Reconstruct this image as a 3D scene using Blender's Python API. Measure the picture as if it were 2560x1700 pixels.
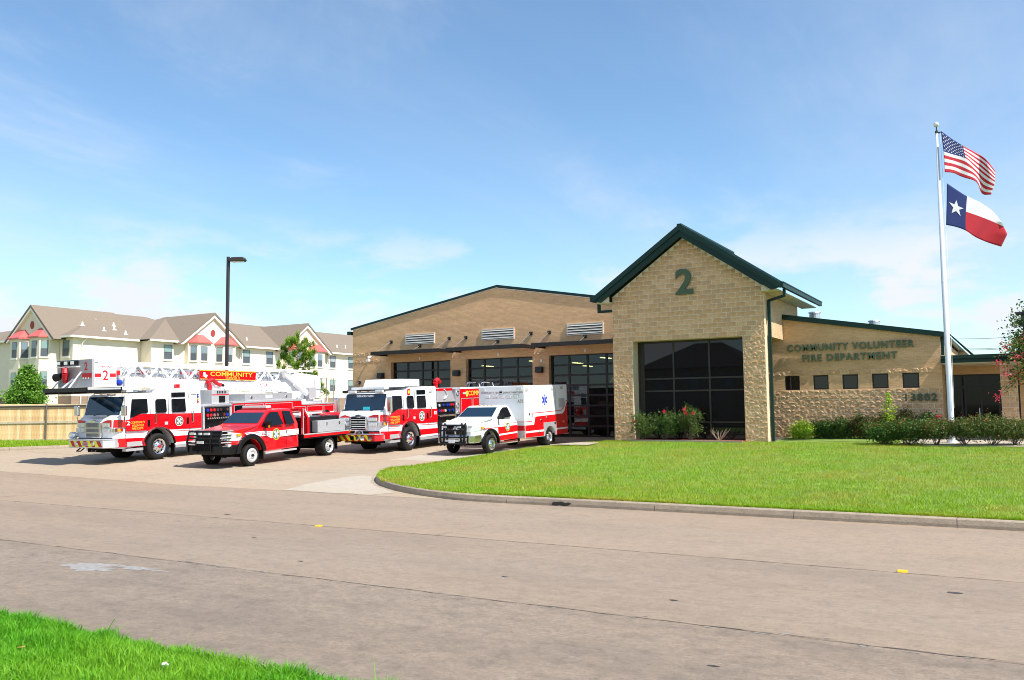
import bpy, bmesh, math, random
import numpy as np
from mathutils import Vector, Matrix, noise

R = math.radians
PI = math.pi
rng = random.Random(7)
nrg = np.random.default_rng(11)
scene = bpy.context.scene
for o in list(bpy.data.objects):
    bpy.data.objects.remove(o)
COL = scene.collection

# ------------------------------------------------------------------ camera
cam = bpy.data.cameras.new('camera')
cam.sensor_width = 36.0
cam.lens = 2135.45 / 2560 * 36.0
cam.clip_start = 0.05
cam.clip_end = 3000
cam_o = bpy.data.objects.new('camera', cam)
COL.objects.link(cam_o)
PIT, ROL, YAW, EYE = 0.079276, -0.010353, 0.528477, 2.3
fw = Vector((-math.sin(YAW) * math.cos(PIT), math.cos(YAW) * math.cos(PIT), math.sin(PIT)))
rt = Vector((math.cos(YAW), math.sin(YAW), 0))
up = rt.cross(fw)
r2 = rt * math.cos(ROL) + up * math.sin(ROL)
u2 = -rt * math.sin(ROL) + up * math.cos(ROL)
cam_o.matrix_world = Matrix(((r2.x, u2.x, -fw.x, 0), (r2.y, u2.y, -fw.y, 0), (r2.z, u2.z, -fw.z, EYE), (0, 0, 0, 1)))
scene.camera = cam_o

# ------------------------------------------------------------------ sky, sun, exposure
SUN_EL, SUN_AZ = R(52.5), R(7.0)          # azimuth measured from +X towards -Y
SV = Vector((math.cos(SUN_AZ) * math.cos(SUN_EL), -math.sin(SUN_AZ) * math.cos(SUN_EL), math.sin(SUN_EL)))
world = bpy.data.worlds.new('World')
scene.world = world
world.use_nodes = True
wn, wl = world.node_tree.nodes, world.node_tree.links
wn.clear()
w_out = wn.new('ShaderNodeOutputWorld')
w_bg = wn.new('ShaderNodeBackground')
w_bg.inputs['Strength'].default_value = 0.104
sky = wn.new('ShaderNodeTexSky')
sky.sky_type = 'NISHITA'
sky.sun_disc = False
sky.sun_elevation = SUN_EL
sky.sun_rotation = R(90) + SUN_AZ
sky.altitude = 0
sky.air_density = 1.0
sky.dust_density = 0.35
sky.ozone_density = 1.3
# thin high cloud: procedural noise over the sky direction, laid out on a flat cloud deck
tc = wn.new('ShaderNodeTexCoord')
sep = wn.new('ShaderNodeSeparateXYZ')
wl.new(tc.outputs['Generated'], sep.inputs[0])
def wmath(op, a, b=None, clamp=False):
    n = wn.new('ShaderNodeMath'); n.operation = op; n.use_clamp = clamp
    for i, v in enumerate((a, b)):
        if v is None: continue
        if isinstance(v, (int, float)): n.inputs[i].default_value = v
        else: wl.new(v, n.inputs[i])
    return n.outputs[0]
zc = wmath('ADD', wmath('MAXIMUM', sep.outputs['Z'], 0.0), 0.13)
cx = wmath('DIVIDE', sep.outputs['X'], zc)
cy = wmath('DIVIDE', sep.outputs['Y'], zc)
comb = wn.new('ShaderNodeCombineXYZ')
wl.new(cx, comb.inputs[0]); wl.new(cy, comb.inputs[1])
def wnoise(scale, detail, rough, sx, sy, rot, loc):
    mp = wn.new('ShaderNodeMapping')
    mp.inputs['Scale'].default_value = (sx, sy, 1)
    mp.inputs['Rotation'].default_value = (0, 0, rot)
    mp.inputs['Location'].default_value = loc
    wl.new(comb.outputs[0], mp.inputs[0])
    n = wn.new('ShaderNodeTexNoise')
    n.inputs['Scale'].default_value = scale
    n.inputs['Detail'].default_value = detail
    n.inputs['Roughness'].default_value = rough
    n.inputs['Distortion'].default_value = 0.35
    wl.new(mp.outputs[0], n.inputs['Vector'])
    return n.outputs['Fac']
def wrange(v, a, b, c, d):
    n = wn.new('ShaderNodeMapRange'); n.interpolation_type = 'SMOOTHSTEP'
    n.inputs[1].default_value = a; n.inputs[2].default_value = b; n.inputs[3].default_value = c; n.inputs[4].default_value = d
    wl.new(v, n.inputs[0]); return n.outputs[0]
veil = wrange(wnoise(0.42, 8, 0.62, 1.0, 0.45, 0.5, (3.1, 0.4, 0)), 0.36, 0.76, 0.0, 0.62)
wisp = wrange(wnoise(1.5, 9, 0.62, 1.0, 0.6, 0.3, (7.7, 2.2, 0)), 0.52, 0.80, 0.0, 0.42)
# low fair-weather cumulus near the horizon
mpc = wn.new('ShaderNodeMapping'); mpc.inputs['Scale'].default_value = (1, 1, 2.6); mpc.inputs['Location'].default_value = (1.3, 4.1, 0.2)
wl.new(tc.outputs['Generated'], mpc.inputs[0])
nc = wn.new('ShaderNodeTexNoise'); nc.inputs['Scale'].default_value = 5.5; nc.inputs['Detail'].default_value = 9; nc.inputs['Roughness'].default_value = 0.55
wl.new(mpc.outputs[0], nc.inputs['Vector'])
band = wmath('MULTIPLY', wrange(sep.outputs['Z'], 0.02, 0.07, 0, 1), wrange(sep.outputs['Z'], 0.12, 0.24, 1, 0))
cumu = wmath('MULTIPLY', wmath('MULTIPLY', wrange(nc.outputs['Fac'], 0.47, 0.62, 0, 0.9), band), 1.0)
cloud = wmath('ADD', wmath('MULTIPLY', wmath('ADD', veil, wisp, clamp=True), 0.8), cumu, clamp=True)
mixc = wn.new('ShaderNodeMix'); mixc.data_type = 'RGBA'
mixc.inputs['B'].default_value = (4.3, 4.55, 4.9, 1)
wl.new(cloud, mixc.inputs['Factor'])
wbal = wn.new('ShaderNodeMix'); wbal.data_type = 'RGBA'; wbal.blend_type = 'MULTIPLY'; wbal.inputs['Factor'].default_value = 1.0
wbal.inputs['B'].default_value = (0.79, 0.935, 0.985, 1)
wl.new(sky.outputs[0], wbal.inputs['A'])
wl.new(wbal.outputs['Result'], mixc.inputs['A'])
wl.new(mixc.outputs['Result'], w_bg.inputs['Color'])
wl.new(w_bg.outputs[0], w_out.inputs[0])

sun = bpy.data.lights.new('sun', 'SUN')
sun.energy = 4.2
sun.angle = R(0.53)
sun.color = (1.0, 0.955, 0.89)
sun_o = bpy.data.objects.new('sun', sun)
sun_o.rotation_euler = SV.to_track_quat('Z', 'Y').to_euler()
sun_o.location = (20, -10, 40)
COL.objects.link(sun_o)

scene.view_settings.view_transform = 'Standard'
scene.view_settings.look = 'None'
scene.view_settings.gamma = 1.0
scene.view_settings.use_curve_mapping = False
scene.view_settings.exposure = 1.0
scene.cycles.filter_width = 1.0
scene.cycles.max_bounces = 6
scene.cycles.transparent_max_bounces = 12
scene.cycles.use_denoising = True
scene.cycles.denoising_input_passes = 'RGB_ALBEDO_NORMAL'
scene.cycles.denoising_prefilter = 'ACCURATE'

# ------------------------------------------------------------------ materials
MATS = {}
def nm(name):
    m = bpy.data.materials.new(name); m.use_nodes = True
    nt = m.node_tree
    return m, nt.nodes, nt.links, nt.nodes['Principled BSDF']
def mat(name, col, rough=0.5, metal=0.0, coat=0.0, spec=0.5, var=0.0, vscale=3.0, bump=0.0, bscale=40.0):
    if name in MATS: return MATS[name]
    m, n, l, p = nm(name)
    c = (*col, 1)
    p.inputs['Base Color'].default_value = c
    p.inputs['Roughness'].default_value = rough
    p.inputs['Metallic'].default_value = metal
    p.inputs['Coat Weight'].default_value = coat
    p.inputs['Coat Roughness'].default_value = 0.04
    p.inputs['Specular IOR Level'].default_value = spec
    if var or bump:
        t = n.new('ShaderNodeTexCoord')
    if var:
        tn = n.new('ShaderNodeTexNoise'); tn.inputs['Scale'].default_value = vscale; tn.inputs['Detail'].default_value = 6
        tn.inputs['Roughness'].default_value = 0.65
        l.new(t.outputs['Object'], tn.inputs['Vector'])
        mx = n.new('ShaderNodeMix'); mx.data_type = 'RGBA'
        mx.inputs['A'].default_value = tuple(max(0, v * (1 - var)) for v in col) + (1,)
        mx.inputs['B'].default_value = tuple(min(1, v * (1 + var)) for v in col) + (1,)
        rp = n.new('ShaderNodeMapRange'); rp.inputs[1].default_value = 0.3; rp.inputs[2].default_value = 0.7
        l.new(tn.outputs['Fac'], rp.inputs[0]); l.new(rp.outputs[0], mx.inputs['Factor'])
        l.new(mx.outputs['Result'], p.inputs['Base Color'])
    if bump:
        tb = n.new('ShaderNodeTexNoise'); tb.inputs['Scale'].default_value = bscale; tb.inputs['Detail'].default_value = 5
        l.new(t.outputs['Object'], tb.inputs['Vector'])
        bp = n.new('ShaderNodeBump'); bp.inputs['Strength'].default_value = 0.6; bp.inputs['Distance'].default_value = bump
        l.new(tb.outputs['Fac'], bp.inputs['Height']); l.new(bp.outputs[0], p.inputs['Normal'])
    MATS[name] = m
    return m

def brick_mat(name, axis, c1, c2, cm, bw=0.2032, rh=0.0677, mortar=0.006):
    m, n, l, p = nm(name)
    t = n.new('ShaderNodeTexCoord'); s = n.new('ShaderNodeSeparateXYZ'); cb = n.new('ShaderNodeCombineXYZ')
    l.new(t.outputs['Object'], s.inputs[0]); l.new(s.outputs[axis], cb.inputs[0]); l.new(s.outputs['Z'], cb.inputs[1])
    b = n.new('ShaderNodeTexBrick')
    b.inputs['Color1'].default_value = (*c1, 1); b.inputs['Color2'].default_value = (*c2, 1); b.inputs['Mortar'].default_value = (*cm, 1)
    b.inputs['Scale'].default_value = 1; b.inputs['Mortar Size'].default_value = mortar
    b.inputs['Brick Width'].default_value = bw; b.inputs['Row Height'].default_value = rh
    l.new(cb.outputs[0], b.inputs['Vector'])
    tn = n.new('ShaderNodeTexNoise'); tn.inputs['Scale'].default_value = 0.5; tn.inputs['Detail'].default_value = 7; tn.inputs['Roughness'].default_value = 0.7
    mpn = n.new('ShaderNodeMapping'); mpn.inputs['Scale'].default_value = (1, 1, 4)
    l.new(t.outputs['Object'], mpn.inputs[0]); l.new(mpn.outputs[0], tn.inputs['Vector'])
    hs = n.new('ShaderNodeHueSaturation')
    rp = n.new('ShaderNodeMapRange'); rp.inputs[1].default_value = 0.3; rp.inputs[2].default_value = 0.7; rp.inputs[3].default_value = 0.82; rp.inputs[4].default_value = 1.15
    l.new(tn.outputs['Fac'], rp.inputs[0]); l.new(rp.outputs[0], hs.inputs['Value']); l.new(b.outputs['Color'], hs.inputs['Color'])
    l.new(hs.outputs[0], p.inputs['Base Color'])
    p.inputs['Roughness'].default_value = 0.9
    inv = n.new('ShaderNodeMath'); inv.operation = 'SUBTRACT'; inv.inputs[0].default_value = 1; l.new(b.outputs['Fac'], inv.inputs[1])
    t2 = n.new('ShaderNodeTexNoise'); t2.inputs['Scale'].default_value = 9; t2.inputs['Detail'].default_value = 4
    l.new(mpn.outputs[0], t2.inputs['Vector'])
    ad = n.new('ShaderNodeMath'); ad.operation = 'MULTIPLY_ADD'; l.new(t2.outputs['Fac'], ad.inputs[0]); ad.inputs[1].default_value = 0.8; l.new(inv.outputs[0], ad.inputs[2])
    bp = n.new('ShaderNodeBump'); bp.inputs['Strength'].default_value = 0.7; bp.inputs['Distance'].default_value = 0.008
    l.new(ad.outputs[0], bp.inputs['Height']); l.new(bp.outputs[0], p.inputs['Normal'])
    MATS[name] = m
    return m

def leaf_mat(name, c1, c2, trans=0.3, rough=0.5):
    m, n, l, p = nm(name)
    at = n.new('ShaderNodeAttribute'); at.attribute_name = 'rnd'
    mx = n.new('ShaderNodeMix'); mx.data_type = 'RGBA'
    mx.inputs['A'].default_value = (*c1, 1); mx.inputs['B'].default_value = (*c2, 1)
    l.new(at.outputs['Fac'], mx.inputs['Factor'])
    l.new(mx.outputs['Result'], p.inputs['Base Color']); p.inputs['Roughness'].default_value = rough
    p.inputs['Specular IOR Level'].default_value = 0.3
    tr = n.new('ShaderNodeBsdfTranslucent'); l.new(mx.outputs['Result'], tr.inputs['Color'])
    ms = n.new('ShaderNodeMixShader'); ms.inputs[0].default_value = trans
    l.new(p.outputs[0], ms.inputs[1]); l.new(tr.outputs[0], ms.inputs[2])
    l.new(ms.outputs[0], n['Material Output'].inputs[0])
    MATS[name] = m
    return m

def glass_mat(name, tint, refl=0.04, rough=0.01):
    m, n, l, p = nm(name)
    n.remove(p)
    tr = n.new('ShaderNodeBsdfTransparent'); tr.inputs[0].default_value = (*tint, 1)
    gl = n.new('ShaderNodeBsdfGlossy'); gl.inputs['Roughness'].default_value = rough; gl.inputs['Color'].default_value = (0.9, 0.95, 1, 1)
    fr = n.new('ShaderNodeFresnel'); fr.inputs['IOR'].default_value = 1.5
    ad = n.new('ShaderNodeMath'); ad.operation = 'ADD'; ad.use_clamp = True; ad.inputs[1].default_value = refl
    l.new(fr.outputs[0], ad.inputs[0])
    ms = n.new('ShaderNodeMixShader'); l.new(ad.outputs[0], ms.inputs[0]); l.new(tr.outputs[0], ms.inputs[1]); l.new(gl.outputs[0], ms.inputs[2])
    l.new(ms.outputs[0], n['Material Output'].inputs[0])
    MATS[name] = m
    return m

def emit_mat(name, col, s):
    m, n, l, p = nm(name)
    p.inputs['Base Color'].default_value = (*col, 1)
    p.inputs['Emission Color'].default_value = (*col, 1); p.inputs['Emission Strength'].default_value = s
    MATS[name] = m
    return m

# ------------------------------------------------------------------ mesh builder
class MB:
    def __init__(s): s.v = []; s.f = []; s.mi = []; s.cur = 0
    def add(s, vs, fs):
        b = len(s.v); s.v += [tuple(map(float, q)) for q in vs]
        for f in fs: s.f.append(tuple(b + i for i in f)); s.mi.append(s.cur)
        return s
    def box(s, x0, x1, y0, y1, z0, z1):
        if x0 > x1: x0, x1 = x1, x0
        if y0 > y1: y0, y1 = y1, y0
        if z0 > z1: z0, z1 = z1, z0
        return s.add([(x0, y0, z0), (x1, y0, z0), (x1, y1, z0), (x0, y1, z0), (x0, y0, z1), (x1, y0, z1), (x1, y1, z1), (x0, y1, z1)],
                     [(3, 2, 1, 0), (4, 5, 6, 7), (0, 1, 5, 4), (1, 2, 6, 5), (2, 3, 7, 6), (3, 0, 4, 7)])
    def prism(s, poly, axis, a, b):
        n = len(poly)
        if axis == 'x': P = lambda q, t: (t, q[0], q[1])
        elif axis == 'y': P = lambda q, t: (q[0], t, q[1])
        else: P = lambda q, t: (q[0], q[1], t)
        vs = [P(q, a) for q in poly] + [P(q, b) for q in poly]
        area = sum(poly[i][0] * poly[(i + 1) % n][1] - poly[(i + 1) % n][0] * poly[i][1] for i in range(n))
        flip = (area > 0) ^ (b > a) ^ (axis == 'y')
        A, B = tuple(range(n)), tuple(range(2 * n - 1, n - 1, -1))
        sides = [(i, n + i, n + (i + 1) % n, (i + 1) % n) for i in range(n)]
        fs = [A, B] + sides
        if not flip: fs = [tuple(reversed(f)) for f in fs]
        return s.add(vs, fs)
    def frame(s, p0, p1):
        d = (Vector(p1) - Vector(p0)); d.normalize()
        a = Vector((0, 0, 1)) if abs(d.z) < 0.95 else Vector((1, 0, 0))
        u = d.cross(a).normalized(); w = u.cross(d).normalized()
        return d, u, w
    def cyl(s, p0, p1, r0, r1=None, n=10, caps=True):
        r1 = r0 if r1 is None else r1
        p0, p1 = Vector(p0), Vector(p1)
        d, u, w = s.frame(p0, p1)
        vs = []
        for p, r in ((p0, r0), (p1, r1)):
            for i in range(n):
                t = 2 * PI * i / n; vs.append(p + u * (r * math.cos(t)) + w * (r * math.sin(t)))
        fs = [(i, n + i, n + (i + 1) % n, (i + 1) % n) for i in range(n)]
        if caps: fs += [tuple(range(n)), tuple(range(2 * n - 1, n - 1, -1))]
        return s.add(vs, fs)
    def tube(s, pts, r, n=6):
        rs = r if isinstance(r, (list, tuple)) else [r] * len(pts)
        for i in range(len(pts) - 1): s.cyl(pts[i], pts[i + 1], rs[i], rs[i + 1], n)
        return s
    def bar(s, p0, p1, w, h):
        p0, p1 = Vector(p0), Vector(p1); d, u, v = s.frame(p0, p1)
        q = [u * (w / 2) + v * (h / 2), u * (-w / 2) + v * (h / 2), u * (-w / 2) - v * (h / 2), u * (w / 2) - v * (h / 2)]
        vs = [p0 + k for k in q] + [p1 + k for k in q]
        return s.add(vs, [(0, 1, 2, 3), (7, 6, 5, 4)] + [(i, 4 + i, 4 + (i + 1) % 4, (i + 1) % 4) for i in range(4)])
    def lathe(s, prof, c, axis='x', n=20, sign=1):
        vs = []; k = len(prof)
        for i in range(n):
            t = 2 * PI * i / n; ct, st = math.cos(t), math.sin(t)
            for r, h in prof:
                h = h * sign
                if axis == 'x': vs.append((c[0] + h, c[1] + r * ct, c[2] + r * st))
                elif axis == 'y': vs.append((c[0] + r * ct, c[1] + h, c[2] + r * st))
                else: vs.append((c[0] + r * ct, c[1] + r * st, c[2] + h))
        fs = []
        for i in range(n):
            j = (i + 1) % n
            for q in range(k - 1): fs.append((i * k + q, j * k + q, j * k + q + 1, i * k + q + 1))
        return s.add(vs, fs)
    def sphere(s, c, rx, ry=None, rz=None, n=12, m=8):
        ry = rx if ry is None else ry; rz = rx if rz is None else rz
        vs = []
        for j in range(m + 1):
            a = PI * j / m
            for i in range(n):
                t = 2 * PI * i / n
                vs.append((c[0] + rx * math.sin(a) * math.cos(t), c[1] + ry * math.sin(a) * math.sin(t), c[2] + rz * math.cos(a)))
        fs = []
        for j in range(m):
            for i in range(n):
                fs.append((j * n + i, (j + 1) * n + i, (j + 1) * n + (i + 1) % n, j * n + (i + 1) % n))
        return s.add(vs, fs)
    def quad(s, a, b, c, d): return s.add([a, b, c, d], [(0, 1, 2, 3)])
    def build(s, name, material, parent=None, smooth=False, bevel=0.0, fix=True):
        me = bpy.data.meshes.new(name)
        me.from_pydata(s.v, [], s.f)
        ms = material if isinstance(material, (list, tuple)) else [material]
        for q in ms: me.materials.append(q)
        if len(ms) > 1: me.polygons.foreach_set('material_index', s.mi)
        if fix:
            bm = bmesh.new(); bm.from_mesh(me)
            bmesh.ops.remove_doubles(bm, verts=bm.verts, dist=1e-5) if smooth else None
            bmesh.ops.recalc_face_normals(bm, faces=bm.faces)
            bm.to_mesh(me); bm.free()
        if smooth: me.polygons.foreach_set('use_smooth', [True] * len(me.polygons))
        me.update()
        o = bpy.data.objects.new(name, me); COL.objects.link(o)
        if parent: o.parent = parent
        if bevel:
            b = o.modifiers.new('bevel', 'BEVEL'); b.width = bevel; b.segments = 2; b.limit_method = 'ANGLE'; b.angle_limit = R(40)
        return o

def tag(o, label=None, cat=None, group=None, kind=None):
    if label: o['label'] = label
    if cat: o['category'] = cat
    if group: o['group'] = group
    if kind: o['kind'] = kind
    return o
def empty(name, loc=(0, 0, 0), label=None, cat=None, group=None, parent=None):
    o = bpy.data.objects.new(name, None); COL.objects.link(o); o.location = loc
    if parent: o.parent = parent
    o.empty_display_size = 0.2
    return tag(o, label, cat, group)
def box(name, m, parent, *b, bevel=0.0):
    return MB().box(*b).build(name, m, parent, bevel=bevel)
def copy_tree(o, parent=None):
    c = o.copy(); COL.objects.link(c); c.parent = parent
    for ch in list(o.children): copy_tree(ch, c)
    return c

# ------------------------------------------------------------------ lettering (built-in font), one mesh for each glyph on request
TXT = {}
def text_shape(s, bold=0.0):
    key = (s, bold)
    if key in TXT: return TXT[key]
    cu = bpy.data.curves.new('t', 'FONT'); cu.body = s; cu.offset = bold; cu.resolution_u = 3; cu.space_character = 1.18 if bold > .02 else 1.0
    ob = bpy.data.objects.new('t', cu); COL.objects.link(ob)
    dg = bpy.context.evaluated_depsgraph_get()
    me = bpy.data.meshes.new_from_object(ob.evaluated_get(dg))
    v = [(q.co.x, q.co.y) for q in me.vertices]; f = [tuple(p.vertices) for p in me.polygons]
    bpy.data.objects.remove(ob); bpy.data.meshes.remove(me)
    x0 = min(q[0] for q in v); x1 = max(q[0] for q in v); y0 = min(q[1] for q in v); y1 = max(q[1] for q in v)
    v = [((q[0] - x0) / (x1 - x0), (q[1] - y0) / (y1 - y0)) for q in v]
    TXT[key] = (v, f)
    return v, f
for s_, b_ in (('COMMUNITY VOLUNTEER', .03), ('FIRE DEPARTMENT', .03), ('13802', .03), ('2', .012), ('2', .03), ('COMMUNITY', 0), ('COMMUNITY', .01), ('TOWER 2', 0),
               ('VOLUNTEER', 0), ('FIRE DEPT.', 0), ('DEUCES WILD', 0), ('TOWER', 0), ('COMMUNITY FIRE', 0), ('DEPARTMENT EMS', 0), ('A92', 0), ('B2', 0), ('COMM', 0), ('82', .01), ('12', .01)):
    text_shape(s_, b_)
def text_mb(s, bold, origin, ux, uy, w, h, thick, arc=0.0):
    """lettering w wide, h high, lower left corner at origin, running along ux, standing along uy, pushed out along ux x uy by thick"""
    v, f = text_shape(s, bold)
    ux, uy, o = Vector(ux), Vector(uy), Vector(origin)
    nn = ux.cross(uy).normalized()
    mb = MB(); n = len(v)
    front = [o + ux * (a * w) + uy * (b * h + arc * (1 - (2 * a - 1) ** 2)) + nn * thick for a, b in v]
    back = [o + ux * (a * w) + uy * (b * h + arc * (1 - (2 * a - 1) ** 2)) for a, b in v]
    ec = {}
    for q in f:
        for i in range(len(q)):
            e = (q[i], q[(i + 1) % len(q)]); ec[e] = 1
    sides = [(a, b) for (a, b) in ec if (b, a) not in ec]
    fs = list(f) + [(a, n + a, n + b, b) for a, b in sides]
    mb.add(front + back, fs)
    return mb
def split_islands(mb):
    n = len(mb.v); par = list(range(n))
    def find(a):
        while par[a] != a: par[a] = par[par[a]]; a = par[a]
        return a
    for f in mb.f:
        for i in range(1, len(f)): par[find(f[i])] = find(f[0])
    g = {}
    for f in mb.f: g.setdefault(find(f[0]), []).append(f)
    out = []
    for fs in g.values():
        ids = sorted({i for f in fs for i in f}); mp = {i: k for k, i in enumerate(ids)}
        b = MB(); b.add([mb.v[i] for i in ids], [tuple(mp[i] for i in f) for f in fs]); out.append(b)
    return out

# ------------------------------------------------------------------ terrain height
def sm(t):
    t = min(1.0, max(0.0, t)); return t * t * (3 - 2 * t)
def g(X, Y):
    return max(0.0, min(0.75, 0.033 * (Y - 17.5))) + 0.03 * max(0.0, min(30.0, -X - 23)) * sm((Y - 12) / 12)
def lawn_z(X, Y):
    edge = sm((X - lawn_left(Y)) / 1.6)
    lip = 0.13 if Y < 23 else 0.13 - 0.085 * (1 - edge) * sm((Y - 22) / 3)
    return g(X, Y) + lip + 0.10 * sm((Y - 24) / 10) * edge
LAWN_EDGE = [(18.05, -11.6), (18.2, -12.6), (18.5, -13.6), (18.95, -14.6), (19.8, -16.0), (20.75, -16.95), (21.8, -17.7), (23.0, -18.2), (25, -18.35), (28, -18.2), (32.4, -18.1), (34, -17.3), (35.4, -16.2), (36.6, -15.6), (45, -15.4)]
def lawn_left(Y):
    if Y <= LAWN_EDGE[0][0]: return LAWN_EDGE[0][1] + (LAWN_EDGE[0][0] - Y) * 6
    for (a, xa), (b, xb) in zip(LAWN_EDGE, LAWN_EDGE[1:]):
        if Y <= b: return xa + (xb - xa) * (Y - a) / (b - a)
    return LAWN_EDGE[-1][1]

# ================================================================== THE SETTING
def concrete_mat(name, base, dark, orange, mottle=1.0):
    m, n, l, p = nm(name)
    t = n.new('ShaderNodeTexCoord')
    def ns(scale, detail=6, rough=0.6, stretch=None):
        q = n.new('ShaderNodeTexNoise'); q.inputs['Scale'].default_value = scale; q.inputs['Detail'].default_value = detail; q.inputs['Roughness'].default_value = rough
        if stretch:
            mp = n.new('ShaderNodeMapping'); mp.inputs['Scale'].default_value = stretch
            l.new(t.outputs['Object'], mp.inputs[0]); l.new(mp.outputs[0], q.inputs['Vector'])
        else: l.new(t.outputs['Object'], q.inputs['Vector'])
        return q.outputs['Fac']
    def rg(v, a, b, c, d):
        q = n.new('ShaderNodeMapRange'); q.inputs[1].default_value = a; q.inputs[2].default_value = b; q.inputs[3].default_value = c; q.inputs[4].default_value = d
        l.new(v, q.inputs[0]); return q.outputs[0]
    def mix(fac, A, B, mode='MIX'):
        q = n.new('ShaderNodeMix'); q.data_type = 'RGBA'; q.blend_type = mode
        l.new(fac, q.inputs['Factor'])
        for k, v in (('A', A), ('B', B)):
            if isinstance(v, tuple): q.inputs[k].default_value = (*v, 1)
            else: l.new(v, q.inputs[k])
        return q.outputs['Result']
    c = mix(rg(ns(0.16, 5, 0.6, (0.35, 1.3, 1)), 0.36, 0.66, 0, 1), base, orange)
    c = mix(rg(ns(0.45, 7, 0.7, (0.45, 1.2, 1)), 0.45, 0.78, 0, 0.8 * mottle), c, dark)
    c = mix(rg(ns(2.6, 6, 0.72, (0.6, 1, 1)), 0.5, 0.72, 0, 0.55 * mottle), c, dark)
    c = mix(rg(ns(6, 8, 0.82, (0.8, 1, 1)), 0.47, 0.64, 0, 0.55 * mottle), c, tuple(v * 0.8 for v in dark))
    c = mix(rg(ns(5, 8, 0.8, (0.8, 1, 1)), 0.52, 0.68, 0, 0.4), c, tuple(min(1, v * 1.25) for v in base))
    c = mix(rg(ns(14, 5, 0.8), 0.42, 0.75, 0, 0.5 * mottle), c, dark)
    c = mix(rg(ns(30, 4, 0.85, (0.7, 1, 1)), 0.5, 0.68, 0, 0.6 * mottle), c, tuple(v * 0.6 for v in dark))
    c = mix(rg(ns(85, 3, 0.8), 0.48, 0.66, 0, 0.6), c, tuple(v * 0.45 for v in dark))
    c = mix(rg(ns(110, 2, 0.7), 0.58, 0.70, 0, 0.5), c, tuple(min(1, v * 1.5) for v in base))
    l.new(c, p.inputs['Base Color'])
    p.inputs['Roughness'].default_value = 0.86
    bp = n.new('ShaderNodeBump'); bp.inputs['Strength'].default_value = 0.5; bp.inputs['Distance'].default_value = 0.006
    l.new(ns(45, 4, 0.8), bp.inputs['Height']); l.new(bp.outputs[0], p.inputs['Normal'])
    MATS[name] = m
    return m
M_road = concrete_mat('aged_concrete', (0.295, 0.228, 0.168), (0.185, 0.143, 0.106), (0.325, 0.230, 0.150), 0.85)
M_road2 = concrete_mat('travel_lane_concrete', (0.283, 0.222, 0.166), (0.165, 0.127, 0.095), (0.29, 0.212, 0.145), 0.95)
M_road3 = concrete_mat('near_lane_concrete', (0.262, 0.207, 0.157), (0.115, 0.090, 0.070), (0.28, 0.210, 0.148), 1.1)
M_drive = concrete_mat('drive_concrete', (0.37, 0.30, 0.22), (0.26, 0.205, 0.15), (0.37, 0.265, 0.175), 0.7)
M_newc = concrete_mat('new_concrete', (0.42, 0.37, 0.305), (0.31, 0.265, 0.21), (0.40, 0.325, 0.24), 0.7)
M_kerb = concrete_mat('kerb_concrete', (0.40, 0.325, 0.24), (0.20, 0.16, 0.12), (0.37, 0.29, 0.205), 0.8)
M_joint = mat('joint_filler', (0.10, 0.085, 0.07), 0.95)
M_soil = mat('lawn_soil', (0.13, 0.20, 0.025), 0.95, var=0.45, vscale=2.2)
M_turf = mat('field_grass', (0.15, 0.145, 0.085), 0.95, var=0.4, vscale=0.4)

# ground sheet to the horizon
def axis_pts():
    a = [-900, -500, -300, -200, -150] + list(range(-120, -60, 6)) + list(range(-60, 44, 2)) + [50, 70, 100, 150, 200, 300, 500, 900]
    return a
gx = axis_pts(); gy = [-900, -500, -300, -150, -90, -60, -45, -35] + list(range(-30, 60, 2)) + list(range(60, 130, 6)) + [140, 180, 250, 400, 900]
mb = MB()
mb.v = [(x, y, g(x, y) - 0.16) for y in gy for x in gx]
nx_ = len(gx)
mb.f = [(j * nx_ + i, j * nx_ + i + 1, (j + 1) * nx_ + i + 1, (j + 1) * nx_ + i) for j in range(len(gy) - 1) for i in range(nx_ - 1)]
mb.mi = [0] * len(mb.f)
tag(mb.build('ground', M_turf, fix=False), kind='structure')

def slab(name, m, parent, x0, x1, y0, y1, thick=0.12, step=1.6, gap=0.008, dz=0.0, zf=g):
    x0 += gap; x1 -= gap; y0 += gap; y1 -= gap
    nx = max(1, int((x1 - x0) / step)); ny = max(1, int((y1 - y0) / step))
    b = MB()
    for j in range(ny + 1):
        for i in range(nx + 1):
            x = x0 + (x1 - x0) * i / nx; y = y0 + (y1 - y0) * j / ny
            b.v.append((x, y, zf(x, y) + dz))
    W = nx + 1
    for j in range(ny):
        for i in range(nx): b.f.append((j * W + i, j * W + i + 1, (j + 1) * W + i + 1, (j + 1) * W + i)); b.mi.append(0)
    ring = [i for i in range(W)] + [j * W + nx for j in range(1, ny + 1)] + [ny * W + i for i in range(nx - 1, -1, -1)] + [j * W for j in range(ny - 1, 0, -1)]
    k = len(b.v)
    b.v += [(b.v[i][0], b.v[i][1], b.v[i][2] - thick) for i in ring]
    n = len(ring)
    for i in range(n): b.f.append((ring[i], k + i, k + (i + 1) % n, ring[(i + 1) % n])); b.mi.append(0)
    return b.build(name, m, parent, fix=False)
def sheet(name, m, x0, x1, y0, y1, dz, step=2.0, zf=g):
    return slab(name, m, None, x0, x1, y0, y1, 0.02, step, 0, dz, zf)

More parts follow.
